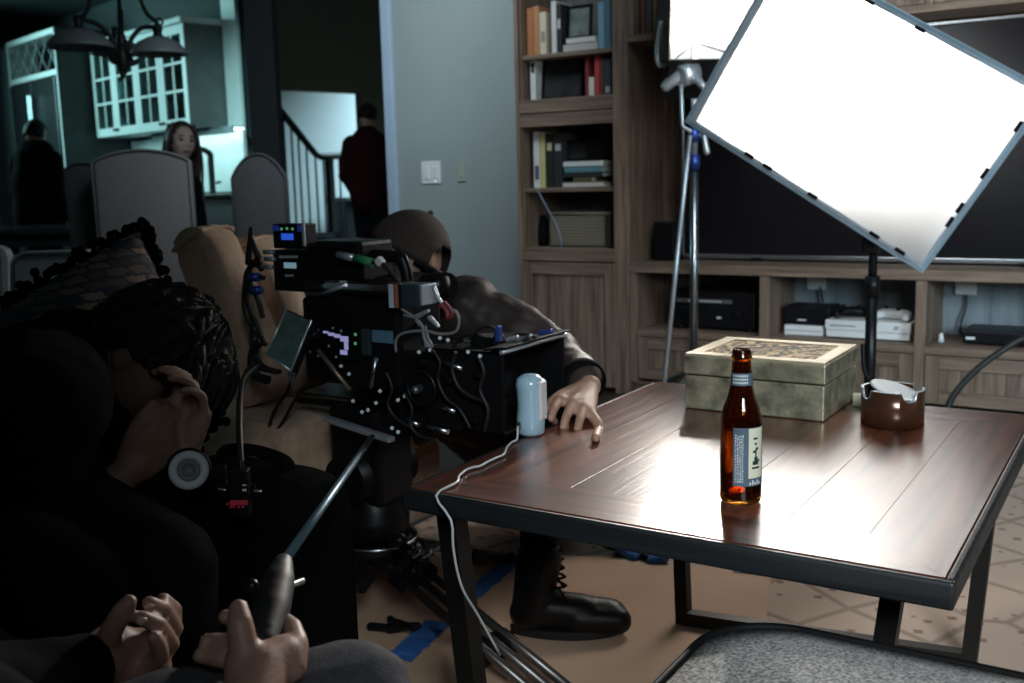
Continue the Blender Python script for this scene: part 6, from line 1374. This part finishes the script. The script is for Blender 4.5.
MB().grid(lambda u, v: hp_(0.075 * (2 * u - 1) * (1 - 0.25 * v), -0.100 - 0.06 * v * (1 - (2 * u - 1) ** 2 * 0.5) + 0.03 * (2 * u - 1) ** 2, 0.012 - 0.012 * (2 * u - 1) ** 2 - 0.015 * v), 14, 6).grid(lambda u, v: hp_(0.075 * (1 - 2 * u) * (1 - 0.25 * v), -0.100 - 0.06 * v * (1 - (2 * u - 1) ** 2 * 0.5) + 0.03 * (2 * u - 1) ** 2, 0.008 - 0.012 * (2 * u - 1) ** 2 - 0.015 * v), 14, 6).build('brim', 'cap', capo)
MB().sph(hp_(0, 0, 0.139), 0.008).build('button', 'cap', capo)
MB().tube([hp_(-0.07, 0.02, -0.02), hp_(-0.055, 0.10, -0.075), hp_(0, 0.118, -0.09), hp_(0.055, 0.10, -0.075), hp_(0.07, 0.02, -0.02)], 0.016).build('beard', 'brownhair', body1)
for sx in (-1, 1): MB().sph(hp_(sx * 0.031, 0.079, 0.008), 0.0105).build('eye', 'blackp', body1)
# jacket
jk = MB(); jk.cap(neck + (hc_ - neck) * 0.05, chest, 0.088, 0.155); jk.cap(chest, hip + V((0, 0, 0.05)), 0.16, 0.175); jk.cap(shL, shR, 0.092, 0.088)
jk.cap(shR, elb, 0.082, 0.062); jk.cap(elb, wrist - (wrist - elb).normalized() * 0.025, 0.062, 0.043); jk.cap(shL, shL + V((0.22, -0.1, -0.22)), 0.08, 0.06)
jk.cap(neck, (shR + neck) / 2, 0.09, 0.085)
jko = remesh(jk, 0.009, 3, noise_amp=0.012, noise_scale=13).build('jacket', 'jacket', body1)
wd = (wrist - elb).normalized(); wc = wrist - wd * 0.035
MB().lathe([(0.040, -0.018), (0.047, -0.016), (0.049, 0.0), (0.047, 0.016), (0.040, 0.018)], wc, frame_z(wd), 26).build('cuff', 'blackcloth', body1)
trs = MB(); trs.cap(hipR, kneeR, 0.105, 0.072); trs.cap(kneeR, ankR + V((0, 0, 0.09)), 0.064, 0.040); trs.cap(hip + V((-0.05, 0.08, 0)), kneeL, 0.105, 0.08); trs.cap(kneeL, ankL, 0.072, 0.056); trs.cap(hip, hip + V((0, 0, 0.08)), 0.165)
remesh(trs, 0.009, 3, noise_amp=0.008, noise_scale=12).build('trousers', 'blackcloth', body1)
def shoe(ank, toe_dir, par, L=0.285, label=None):
    d = V((toe_dir[0], toe_dir[1], 0)).normalized(); s = V((-d.y, d.x, 0)); a = V((ank.x, ank.y, 0.0085)) - d * 0.05
    def Q(x, y, z): return a + d * x + s * y + V((0, 0, z))
    m = MB(); m.cap(Q(0.02, 0, 0.045), Q(0.05, 0, 0.05), 0.038); m.cap(Q(0.03, 0, 0.05), V((ank.x, ank.y, 0.175)), 0.043, 0.050)
    m.cap(Q(0.05, 0, 0.055), Q(0.14, 0, 0.045), 0.042, 0.040); m.cap(Q(0.12, 0.004, 0.042), Q(0.20, 0.012, 0.034), 0.042, 0.036); m.cap(Q(0.13, -0.012, 0.036), Q(0.215, -0.008, 0.030), 0.036, 0.030); m.cap(Q(0.20, 0.004, 0.033), Q(L - 0.055, 0.004, 0.028), 0.036, 0.027)
    mm_ = remesh(m, 0.006, 5); mm_.v = [V((q.x, q.y, max(q.z, 0.011))) for q in mm_.v]
    so = mm_.build('shoe', 'leather', par)
    outline = []
    for k in range(32):
        t = 2 * math.pi * k / 32; x = (L - 0.056) / 2 + (L / 2 - 0.012) * math.cos(t); w_ = 0.036 + 0.008 * math.cos(t) - 0.006 * math.cos(2 * t); outline.append(Q(x, w_ * math.sin(t), 0.0))
    MB().prism(outline, (0, 0, 0.018)).build('sole', 'rubber', so)
    lc_ = MB()
    for k in range(5):
        zz = 0.105 + 0.020 * k; lc_.tube([Q(0.062, -0.034, zz + 0.006), Q(0.106 - 0.002 * k, 0, zz), Q(0.062, 0.034, zz + 0.006)], 0.003, sub=4)
    for k in range(4):
        x = 0.075 + 0.022 * k; z = 0.098 - 0.010 * k - (0.004 if k == 0 else 0); lc_.tube([Q(x, -0.026, z - 0.016), Q(x + 0.006, 0, z), Q(x + 0.012, 0.026, z - 0.016)], 0.003, sub=4)
    lc_.tube([Q(0.07, 0, 0.098), Q(0.085, 0.025, 0.112), Q(0.10, 0.035, 0.085)], 0.0026).tube([Q(0.07, 0, 0.098), Q(0.09, -0.025, 0.110), Q(0.108, -0.036, 0.08)], 0.0026)
    lc_.build('laces', 'blackcloth', so)
    return so
toe = onz(620, 636); shoe(ankR, toe - V((ankR.x, ankR.y, 0)), body1, 0.262)

# ---------------------------------------------------------------- 2. bowed person in black on the sofa
h2 = P(146, 358, 1.80); f2 = (RT * 0.50 - UP * 0.86 - FW * 0.05); u2 = (UP * 0.50 + RT * 0.82 + FW * 0.05)
n2 = h2 - u2.normalized() * 0.10 - f2.normalized() * 0.07
bd = MB(); hm, HR2 = head_mesh(h2, f2, u2, 1.0); bd.add(hm.v, hm.f)
sL2 = P(38, 408, 1.46); sR2 = P(45, 378, 1.82); ch2 = P(5, 440, 1.66); hp2 = V((-1.80, 0.80, 0.56))
bd.cap(n2, h2 - f2.normalized() * 0.03, 0.058); bd.cap(n2, ch2, 0.065, 0.13); bd.cap(ch2, hp2, 0.13, 0.15); bd.cap(sL2, sR2, 0.062)
el2 = P(62, 545, 1.52); wr2 = P(118, 480, 1.58)
bd.cap(sL2, el2, 0.048, 0.038); bd.cap(el2, wr2, 0.038, 0.027)
hY2 = (P(184, 424, 1.60) - wr2).normalized(); HF2 = hframe(hY2, -FW * 0.8 + UP * -0.35 + RT * 0.3)
bd.cap(wr2, wr2 + hY2 * 0.02, 0.026); bd, t2_ = fingers(bd, wr2 + hY2 * 0.02, HF2, [[0.7, 0.9, 0.4], [0.8, 0.95, 0.5], [0.9, 1.0, 0.5], [0.95, 1.0, 0.5]], 1.0, 1 if HF2.col[0].dot(UP) > 0 else -1, 0.92, thumb=((0.5, 0.8, -0.1), (0.3, 0.95, -0.1), (0.1, 1.0, -0.1)))
el3 = P(150, 500, 1.66); wr3 = P(182, 455, 1.64); bd.cap(sR2, el3, 0.048, 0.038); bd.cap(el3, wr3, 0.038, 0.027); hY3 = (P(198, 395, 1.64) - wr3).normalized(); HF3 = hframe(hY3, FW * 0.7 + RT * 0.6)
bd, t3_ = fingers(bd, wr3, HF3, [[0.5, 0.8, 0.4]] * 4, 1.0, 1 if HF3.col[0].dot(-RT) > 0 else -1, 0.98)
kn2 = [P(160, 568, 1.42), P(100, 600, 1.36)]; an2 = [V((kn2[0].x + .05, kn2[0].y, 0.10)), V((kn2[1].x + .05, kn2[1].y - .05, 0.10))]
for k in range(2): bd.cap(hp2 + V((0.05, 0.1 - 0.2 * k, 0)), kn2[k], 0.09, 0.062); bd.cap(kn2[k], an2[k], 0.06, 0.045)
body2 = remesh(bd, 0.0060, 3).build('person', 'skin_shaded'); tag(body2, 'person in black with dark hair bowed low, a hand at the face, on the sofa', 'person')
U2 = HR2.col[2].normalized(); F2 = HR2.col[1].normalized(); R2 = HR2.col[0].normalized(); M2 = Matrix.Translation(h2) @ Matrix((R2, F2, U2)).transposed().to_4x4()
hb_ = bmesh.new(); bmesh.ops.create_uvsphere(hb_, u_segments=150, v_segments=100, radius=1)
kl = [v for v in hb_.verts if v.co.z + 0.05 * noise.noise(v.co * 9) < -0.62 + 0.55 * max(0, min(1, (v.co.y + 0.55) / 0.6)) + 0.28 * max(0, v.co.y - 0.1)]
bmesh.ops.delete(hb_, geom=kl, context='VERTS')
for v in hb_.verts:
    n = v.co.copy(); lo = max(0, -n.z); az = math.atan2(n.x, n.y)
    rip = 1 + 0.030 * math.sin(az * 22 + 4 * noise.noise(n * 3)) * (0.5 + abs(n.x)) + 0.06 * noise.noise(n * 4)
    v.co = V((n.x * 0.094 * rip, n.y * 0.118 * rip + (0.008 if n.y > 0 else -0.006), (n.z * 0.132 + 0.018) * rip))
bmesh.ops.solidify(hb_, geom=list(hb_.faces), thickness=0.006)
MB().bm(hb_, M2, True).build('hair', 'hair', body2)
M2p = lambda x, y, z: M2 @ V((x, y, z))
lk = MB(); rr = random.Random(5)
for k in range(46):
    x = rr.uniform(-0.085, 0.085); y = rr.uniform(-0.02, 0.11) * (1 - abs(x) * 4); z0 = 0.125 - 6 * x * x - y * y * 3
    lk.tube([M2p(x * 0.9, y, z0 + 0.022), M2p(x * 1.05, y + 0.035, z0 - 0.002 + rr.uniform(-.01, .01)), M2p(x * 1.12, y + 0.055 + rr.uniform(0, .01), z0 - 0.045)], (0.008, 0.002), seg=6, sub=5)
lk.build('fringe', 'hair', body2)
for sx in (-1, 1): MB().sph(M2p(sx * 0.033, 0.084, 0.009), 0.0105).build('eye', 'blackp', body2)
sw_ = MB(); sw_.cap(n2, ch2, 0.085, 0.17); sw_.cap(ch2, hp2, 0.18, 0.185); sw_.cap(sL2, sR2, 0.098, 0.105); sw_.cap(sL2, el2, 0.080, 0.062); sw_.cap(el2, wr2 - hY2 * 0.03, 0.062, 0.043); sw_.cap(sR2, el3, 0.078, 0.06); sw_.cap(el3, wr3 - hY3 * 0.03, 0.06, 0.043); sw_.cap(sR2, P(0, 395, 1.78), 0.10, 0.11)
remesh(sw_, 0.010, 4, noise_amp=0.012, noise_scale=9).build('sweater', 'blackcloth', body2)
tr2 = MB()
for k in range(2): tr2.cap(hp2 + V((0.05, 0.1 - 0.2 * k, 0)), kn2[k], 0.105, 0.078); tr2.cap(kn2[k], an2[k] + V((0, 0, 0.05)), 0.074, 0.046)
tr2.cap(hp2, hp2 + V((0, 0, 0.05)), 0.17); remesh(tr2, 0.010, 3, noise_amp=0.006).build('trousers', 'blackcloth', body2)
for k in range(2): shoe(an2[k], (1, -0.1 + 0.2 * k), body2)

# ---------------------------------------------------------------- 3. seated person working the pan bar, only hands and knees in frame
bd = MB()
hp3 = V((-1.08, 0.20, 0.33)); ch3 = V((-0.96, 0.18, 0.90)); n3 = ch3 + V((0.02, 0.02, 0.20)); h3 = n3 + V((0.05, 0.03, 0.15))
bd.cap(hp3, ch3, 0.15, 0.13); bd.cap(ch3, n3, 0.11, 0.058); bd.cap(n3, h3, 0.055); hm, HR3 = head_mesh(h3, (0.9, 0.4, -0.3), (0.2, 0.1, 1)); bd.add(hm.v, hm.f)
sA = ch3 + V((0.10, -0.17, 0.08)); sB = ch3 + V((-0.02, 0.19, 0.08)); bd.cap(sA, sB, 0.06)
# near hand wraps the grip; far hand is open, half curled
gc = g0 + (g1_ - g0) * 0.72; gax = (g0 - g1_).normalized()
wA = P(252, 705, 0.985); eA = P(215, 900, 0.80)
bd.cap(sA, eA, 0.05, 0.042); bd.cap(eA, wA, 0.042, 0.028)
pF, pR, pU = -FW, RT, UP
# palm behind the grip, thumb up on its left side, fingers round its right side
m3 = bd
def PX(x, y, d): return P(x, y, d)
m3.chain([wA, PX(262, 672, 1.02), PX(283, 658, 1.04)], [0.029, 0.030, 0.024])
m3.cap(PX(250, 690, 1.0), PX(246, 662, 1.02), 0.026, 0.022)
m3.chain([PX(252, 676, 1.01), PX(244, 650, 1.015), PX(240, 624, 1.02), PX(238.5, 609, 1.03)], [0.0175, 0.0150, 0.0135, 0.0105])
m3.chain([PX(292, 668, 1.03), PX(297, 645, 1.05), PX(292, 628, 1.075), PX(283, 620, 1.09)], [0.0150, 0.0125, 0.0110, 0.0095])
m3.chain([PX(288, 672, 1.04), PX(295, 655, 1.07), PX(284, 640, 1.095), PX(270, 633, 1.10)], [0.0140, 0.0120, 0.0105, 0.0090])
# finger ends that come round the far side of the grip
m3.chain([PX(262, 640, 1.11), PX(240, 622, 1.10), PX(226, 617, 1.085)], [0.0105, 0.0098, 0.0088]); m3.chain([PX(262, 655, 1.10), PX(228, 642, 1.10), PX(207, 641, 1.08)], [0.0105, 0.0098, 0.0086]); m3.chain([PX(262, 668, 1.09), PX(222, 660, 1.09), PX(200, 656, 1.07)], [0.0100, 0.0094, 0.0082])
m3.cap(PX(262, 640, 1.11), PX(292, 640, 1.07), 0.0105, 0.0115); m3.cap(PX(262, 655, 1.10), PX(292, 655, 1.06), 0.0105); m3.cap(PX(262, 668, 1.09), PX(290, 668, 1.04), 0.0105)
# far hand: fingers curl up towards us, thumb apart on the left
wB = P(82, 672, 1.10); eB = P(-60, 720, 0.95)
bd.cap(sB, eB, 0.05, 0.042); bd.cap(eB, wB, 0.042, 0.028)
m3.cap(wB, PX(112, 650, 1.14), 0.028, 0.030); m3.cap(PX(112, 652, 1.14), PX(160, 645, 1.18), 0.027, 0.020); m3.cap(PX(112, 662, 1.14), PX(156, 668, 1.16), 0.026, 0.018)
ft = []
for pts, rad in (([(150, 640, 1.20), (172, 626, 1.21), (174, 610, 1.19), (163, 599, 1.165)], (0.012, 0.0105, 0.0098, 0.0080)), ([(150, 648, 1.19), (174, 629, 1.19), (163, 610, 1.155), (149, 603, 1.135)], (0.0125, 0.0110, 0.0100, 0.0086)), ([(148, 658, 1.17), (170, 644, 1.16), (158, 625, 1.125), (142, 618, 1.11)], (0.0125, 0.0112, 0.0102, 0.0088)), ([(142, 668, 1.15), (161, 656, 1.13), (158, 644, 1.11), (154, 637, 1.10)], (0.0115, 0.0100, 0.0090, 0.0078))):
    m3.chain([PX(*p) for p in pts], rad); ft.append((PX(*pts[-1]), (PX(*pts[-1]) - PX(*pts[-2])).normalized()))
m3.chain([PX(104, 650, 1.12), PX(112, 630, 1.105), PX(122, 612, 1.10), PX(129, 602, 1.10)], (0.0150, 0.0125, 0.0115, 0.0090))
kA = P(350, 680, 1.10) - V((0, 0, 0.03)); kB = P(175, 745, 1.02); aA = V((kA.x + 0.05, kA.y - 0.02, 0.10)); aB = V((kB.x + 0.05, kB.y, 0.10))
for a_, k_, n_ in ((hp3 + V((0.06, -0.08, 0)), kA, aA), (hp3 + V((0.0, 0.1, 0)), kB, aB)): bd.cap(a_, k_, 0.085, 0.055); bd.cap(k_, n_, 0.055, 0.042)
MT['skin_mid'] = mat('mid_skin', (0.30, 0.175, 0.13), 0.5, var=0.08, scale=25, bump=0.05, bscale=220, spec=0.35)
body3 = remesh(bd, 0.0042, 2).build('person', 'skin_mid'); tag(body3, 'seated person in grey jeans and black sleeves gripping the pan bar, head out of frame', 'person')
nails(body3, [(p, d) for p, d in ft[:3]], Matrix((-RT, UP, -FW)).transposed(), 1.0)
sl3 = MB(); sl3.cap(hp3, ch3, 0.18, 0.165); sl3.cap(ch3, n3 - V((0, 0, 0.06)), 0.14, 0.075); sl3.cap(sA, sB, 0.095); sl3.cap(sA, eA, 0.08, 0.06); sl3.cap(eA, wA - (wA - eA).normalized() * 0.03, 0.058, 0.042); sl3.cap(sB, eB, 0.08, 0.06); sl3.cap(eB, wB - (wB - eB).normalized() * 0.02, 0.060, 0.046)
remesh(sl3, 0.010, 3, noise_amp=0.009, noise_scale=11).build('sweater', 'blackcloth', body3)
jn = MB()
for a_, k_, n_ in ((hp3 + V((0.06, -0.08, 0)), kA, aA), (hp3 + V((0.0, 0.1, 0)), kB, aB)): jn.cap(a_, k_, 0.105, 0.072); jn.cap(k_, n_ + V((0, 0, 0.05)), 0.068, 0.046)
jn.cap(hp3, hp3 + V((0, 0, 0.04)), 0.17); remesh(jn, 0.008, 4, noise_amp=0.006, noise_scale=14).build('jeans', 'jeans', body3)
for a_ in (aA, aB): shoe(a_, (1, 0.15), body3)
hr3 = bmesh.new(); bmesh.ops.create_uvsphere(hr3, u_segments=32, v_segments=20, radius=1); bmesh.ops.delete(hr3, geom=[v for v in hr3.verts if v.co.z < -0.3 or (v.co.y > 0.3 and v.co.z < 0.45)], context='VERTS')
for v in hr3.verts: v.co = V((v.co.x * 0.085, v.co.y * 0.108, v.co.z * 0.125 + 0.012))
bmesh.ops.solidify(hr3, geom=list(hr3.faces), thickness=0.004); MB().bm(hr3, Matrix.Translation(h3) @ HR3.to_4x4(), True).build('hair', 'hair', body3)
stl = thing('stool', 'black stool under the seated person working the pan bar', 'stool', (hp3.x, hp3.y, 0))
MB().lathe([(0.0, 0.0), (0.17, 0.0), (0.18, 0.02), (0.17, 0.045), (0.0, 0.05)], (hp3.x, hp3.y, 0.17), seg=28).build('seat', 'blackp', stl)
for k in range(4): MB().cyl((hp3.x + 0.11 * math.cos(k * 1.571 + .78), hp3.y + 0.11 * math.sin(k * 1.571 + .78), 0.175), (hp3.x + 0.16 * math.cos(k * 1.571 + .78), hp3.y + 0.16 * math.sin(k * 1.571 + .78), 0.007), 0.014).build('leg', 'iron', stl)

# ---------------------------------------------------------------- 4. red-haired woman beyond the dining chair
h4 = P(181.5, 143, 6.4); f4 = (RT * 0.62 - FW * 0.8 - UP * 0.04); u4 = UP * 1.0 - RT * 0.03
bd = MB(); hm, HR4 = head_mesh(h4, f4, u4, 1.04, True); bd.add(hm.v, hm.f)
n4 = h4 - V((0, 0, 0.15)) - r0 * 0.05; c4 = n4 - V((0, 0, 0.28)) - r0 * 0.12; hp4 = V((c4.x, c4.y, 0.50))
bd.cap(n4, h4 - V((0, 0, .05)), 0.048); bd.cap(n4, c4, 0.055, 0.11); bd.cap(c4, hp4, 0.11, 0.13)
for s in (-1, 1):
    sh = n4 + r0 * (0.09 if s > 0 else -0.17) - V((0, 0, 0.11)); el = sh + r0 * 0.04 * s - V((0, 0, 0.27)); wr = el - f0 * 0.20 + V((0, 0, 0.04)) - r0 * 0.06 * s
    bd.cap(n4 - V((0, 0, 0.05)), sh, 0.05, 0.052); bd.cap(sh, el, 0.042, 0.034); bd.cap(el, wr, 0.034, 0.024); Hf = hframe(-f0 - r0 * 0.2 * s, u0); bd, _ = fingers(bd, wr, Hf, RELAX, 1, s, 0.92)
    kn = hp4 - f0 * 0.38 + r0 * 0.09 * s; bd.cap(hp4 + r0 * 0.08 * s, kn, 0.085, 0.06); bd.cap(kn, V((kn.x, kn.y, 0.06)), 0.055, 0.04); bd.cap(V((kn.x, kn.y, 0.045)), V((kn.x, kn.y, 0.035)) - f0 * 0.16, 0.038, 0.030)
body4 = remesh(bd, 0.0075, 2).build('person', 'skin_pale'); tag(body4, 'woman with long dark red hair sitting behind the pale grey dining chair', 'person')
M4 = Matrix.Translation(h4) @ HR4.to_4x4(); q4 = lambda x, y, z: M4 @ V((x, y, z))
for sx in (-1, 1): MB().sph(q4(sx * 0.031, 0.081, 0.008), (0.013, 0.008, 0.008), HR4.normalized() if hasattr(HR4, 'normalized') else None).build('eye', 'blackp', body4); MB().tube([q4(sx * 0.048, 0.080, 0.026), q4(sx * 0.032, 0.090, 0.033), q4(sx * 0.016, 0.092, 0.029)], 0.003).build('eyebrow', 'brownhair', body4)
MB().cap(q4(-0.016, 0.090, -0.058), q4(0.016, 0.090, -0.058), 0.006).build('lips', mat('muted_rose_lips', (0.34, 0.13, 0.11), 0.4), body4)
hw_ = MB()
b = bmesh.new(); bmesh.ops.create_uvsphere(b, u_segments=40, v_segments=26, radius=1); bmesh.ops.delete(b, geom=[v for v in b.verts if (v.co.y > 0.0 and (v.co.x / 0.80) ** 2 + ((v.co.z + 0.25) / 0.98) ** 2 < 1) or v.co.z < -0.85], context='VERTS')
for v in b.verts: v.co = V((v.co.x * 0.090, v.co.y * 0.110 - 0.004, v.co.z * 0.128 + 0.006))
bmesh.ops.solidify(b, geom=list(b.faces), thickness=0.008); hw_.bm(b, M4, True)
rr = random.Random(4)
for k in range(60):
    t = math.radians(rr.uniform(105, 435)); x, y = 0.088 * math.sin(t), 0.10 * math.cos(t)
    if y > 0.035: continue
    x2 = x * rr.uniform(1.05, 1.5); ln_ = rr.uniform(0.26, 0.36)
    hw_.tube([q4(x * 0.7, y * 0.8, 0.11), q4(x * 1.05, y, 0.02), q4(x2, y - 0.005, -0.12), q4(x2 * 0.95, y + 0.01, -ln_)], (0.016, 0.006), seg=6, sub=5)
hw_.build('hair', 'brownhair', body4)
tp4 = MB(); tp4.cap(n4 - V((0, 0, 0.07)), c4, 0.085, 0.135); tp4.cap(c4, hp4, 0.135, 0.15)
for s in (-1, 1): sh = n4 + r0 * (0.09 if s > 0 else -0.17) - V((0, 0, 0.11)); el = sh + r0 * 0.04 * s - V((0, 0, 0.27)); wr = el - f0 * 0.20 + V((0, 0, 0.04)) - r0 * 0.06 * s; tp4.cap(n4 - V((0, 0, 0.08)), sh, 0.06, 0.068); tp4.cap(sh, el, 0.06, 0.048); tp4.cap(el, el + (wr - el) * 0.85, 0.046, 0.034)
remesh(tp4, 0.012, 3, noise_amp=0.006).build('top', 'blackcloth', body4)
sk = MB()
for s in (-1, 1): kn = hp4 - f0 * 0.38 + r0 * 0.09 * s; sk.cap(hp4 + r0 * 0.08 * s, kn, 0.10, 0.075); sk.cap(kn, V((kn.x, kn.y, 0.12)), 0.07, 0.052)
sk.cap(hp4, hp4 + V((0, 0, .04)), 0.15); remesh(sk, 0.012, 3).build('trousers', 'darkjeans', body4)
wst = thing('dining_chair', 'dining chair carrying the red-haired woman, its back to the kitchen', 'chair', (hp4.x, hp4.y, 0))
MB().box((hp4.x, hp4.y, 0.335), (0.46, 0.46, 0.08), RF, 0.02).build('seat', 'chairdark', wst); MB().box(V((hp4.x, hp4.y, 0.68)) + f0 * 0.24, (0.44, 0.05, 0.62), RF, 0.02).build('backrest', 'chairdark', wst)
for sx in (-1, 1):
    for sy in (-1, 1): MB().cyl(V((hp4.x, hp4.y, 0.3)) + r0 * 0.19 * sx + f0 * 0.2 * sy, V((hp4.x, hp4.y, 0)) + r0 * 0.19 * sx + f0 * 0.2 * sy, 0.02, 0.015).build('leg', 'dark_post', wst)

# ---------------------------------------------------------------- 5/6. standing figures in the dark
def standing(pxh, pyt, d, face, mtop, label, lowm='blackcloth', w_=1.0, hood=False, lean=0.0):
    t = P(pxh, pyt, d); hgt = t.z; k = hgt / 1.76; base = V((t.x, t.y, 0)); F = V(face).normalized(); R_3 = V((F.y, -F.x, 0))
    def Q(x, y, z): return base + R_3 * x * k + F * y * k + V((0, 0, z * k))
    hq = Q(0, 0.02, 1.63); bd = MB(); hm, HR = head_mesh(hq, F - u0 * 0.15, u0, k); bd.add(hm.v, hm.f)
    bd.cap(Q(0, 0, 1.44), Q(0, 0.01, 1.56), 0.056 * k); bd.cap(Q(0, 0, 1.40), Q(0, 0, 1.22), 0.10 * k, 0.135 * k); bd.cap(Q(0, 0, 1.22), Q(0, 0, 0.96), 0.13 * k, 0.145 * k); bd.cap(Q(-0.17, 0, 1.40), Q(0.17, 0, 1.40), 0.06 * k)
    cl_ = MB(); cl_.cap(Q(0, 0, 1.42), Q(0, 0, 1.22), 0.13 * k * w_, 0.165 * k * w_); cl_.cap(Q(0, 0, 1.22), Q(0, 0, 0.92), 0.165 * k * w_, 0.17 * k * w_); cl_.cap(Q(-0.17, 0, 1.40), Q(0.17, 0, 1.40), 0.088 * k); tr = MB(); tr.cap(Q(-0.07, 0, 0.92), Q(0.07, 0, 0.92), 0.13 * k)
    for s in (-1, 1):
        sh, el, wr = Q(0.20 * s, 0, 1.39), Q(0.27 * s, -0.03, 1.11), Q(0.22 * s, 0.10, 0.90)
        bd.cap(sh, el, 0.048 * k, 0.038 * k); bd.cap(el, wr, 0.038 * k, 0.026 * k); Hf = hframe((wr - el), R_3 * s); bd, _ = fingers(bd, wr, Hf, RELAX, 1, s, 0.98 * k); cl_.cap(sh, el, 0.075 * k * w_, 0.06 * k); cl_.cap(el, el + (wr - el) * 0.9, 0.06 * k, 0.045 * k)
        hp, kn, an = Q(0.09 * s, 0, 0.90), Q(0.10 * s, 0.02, 0.50), Q(0.10 * s, -0.01, 0.09); bd.cap(hp, kn, 0.085 * k, 0.058 * k); bd.cap(kn, an, 0.055 * k, 0.042 * k); bd.cap(Q(0.10 * s, -0.03, 0.045), Q(0.11 * s, 0.15, 0.035), 0.038 * k, 0.030 * k); tr.cap(hp, kn, 0.105 * k, 0.078 * k); tr.cap(kn, an + V((0, 0, 0.02)), 0.074 * k, 0.06 * k)
    o = remesh(bd, 0.011, 2).build('person', 'skin'); tag(o, label, 'person'); remesh(cl_, 0.014, 3, noise_amp=0.010, noise_scale=6).build('jacket', mtop, o); remesh(tr, 0.014, 3, noise_amp=0.006).build('trousers', lowm, o)
    hb2 = bmesh.new(); bmesh.ops.create_uvsphere(hb2, u_segments=28, v_segments=18, radius=1); bmesh.ops.delete(hb2, geom=[v for v in hb2.verts if v.co.z < -0.35 or (v.co.y > 0.3 and v.co.z < 0.4)], context='VERTS')
    for v in hb2.verts: v.co = V((v.co.x * 0.086, v.co.y * 0.108, v.co.z * 0.124 + 0.012))
    bmesh.ops.solidify(hb2, geom=list(hb2.faces), thickness=0.006); MB().bm(hb2, Matrix.Translation(hq) @ HR.to_4x4(), True).build('hair', 'hair', o)
    for s in (-1, 1): MB().cap(Q(0.10 * s, -0.04, 0.045), Q(0.11 * s, 0.16, 0.040), 0.044 * k, 0.038 * k).build('shoe', 'leather', o)
    return o
standing(365.5, 103, 8.9, RT * 0.6 + FW, 'redcloth', 'person in a dark red jacket standing by the wall end in the hall', w_=1.12)
standing(32, 119, 7.75, FW + RT * 0.5, 'blackcloth', 'person in black standing dim before the refrigerator', w_=1.35)
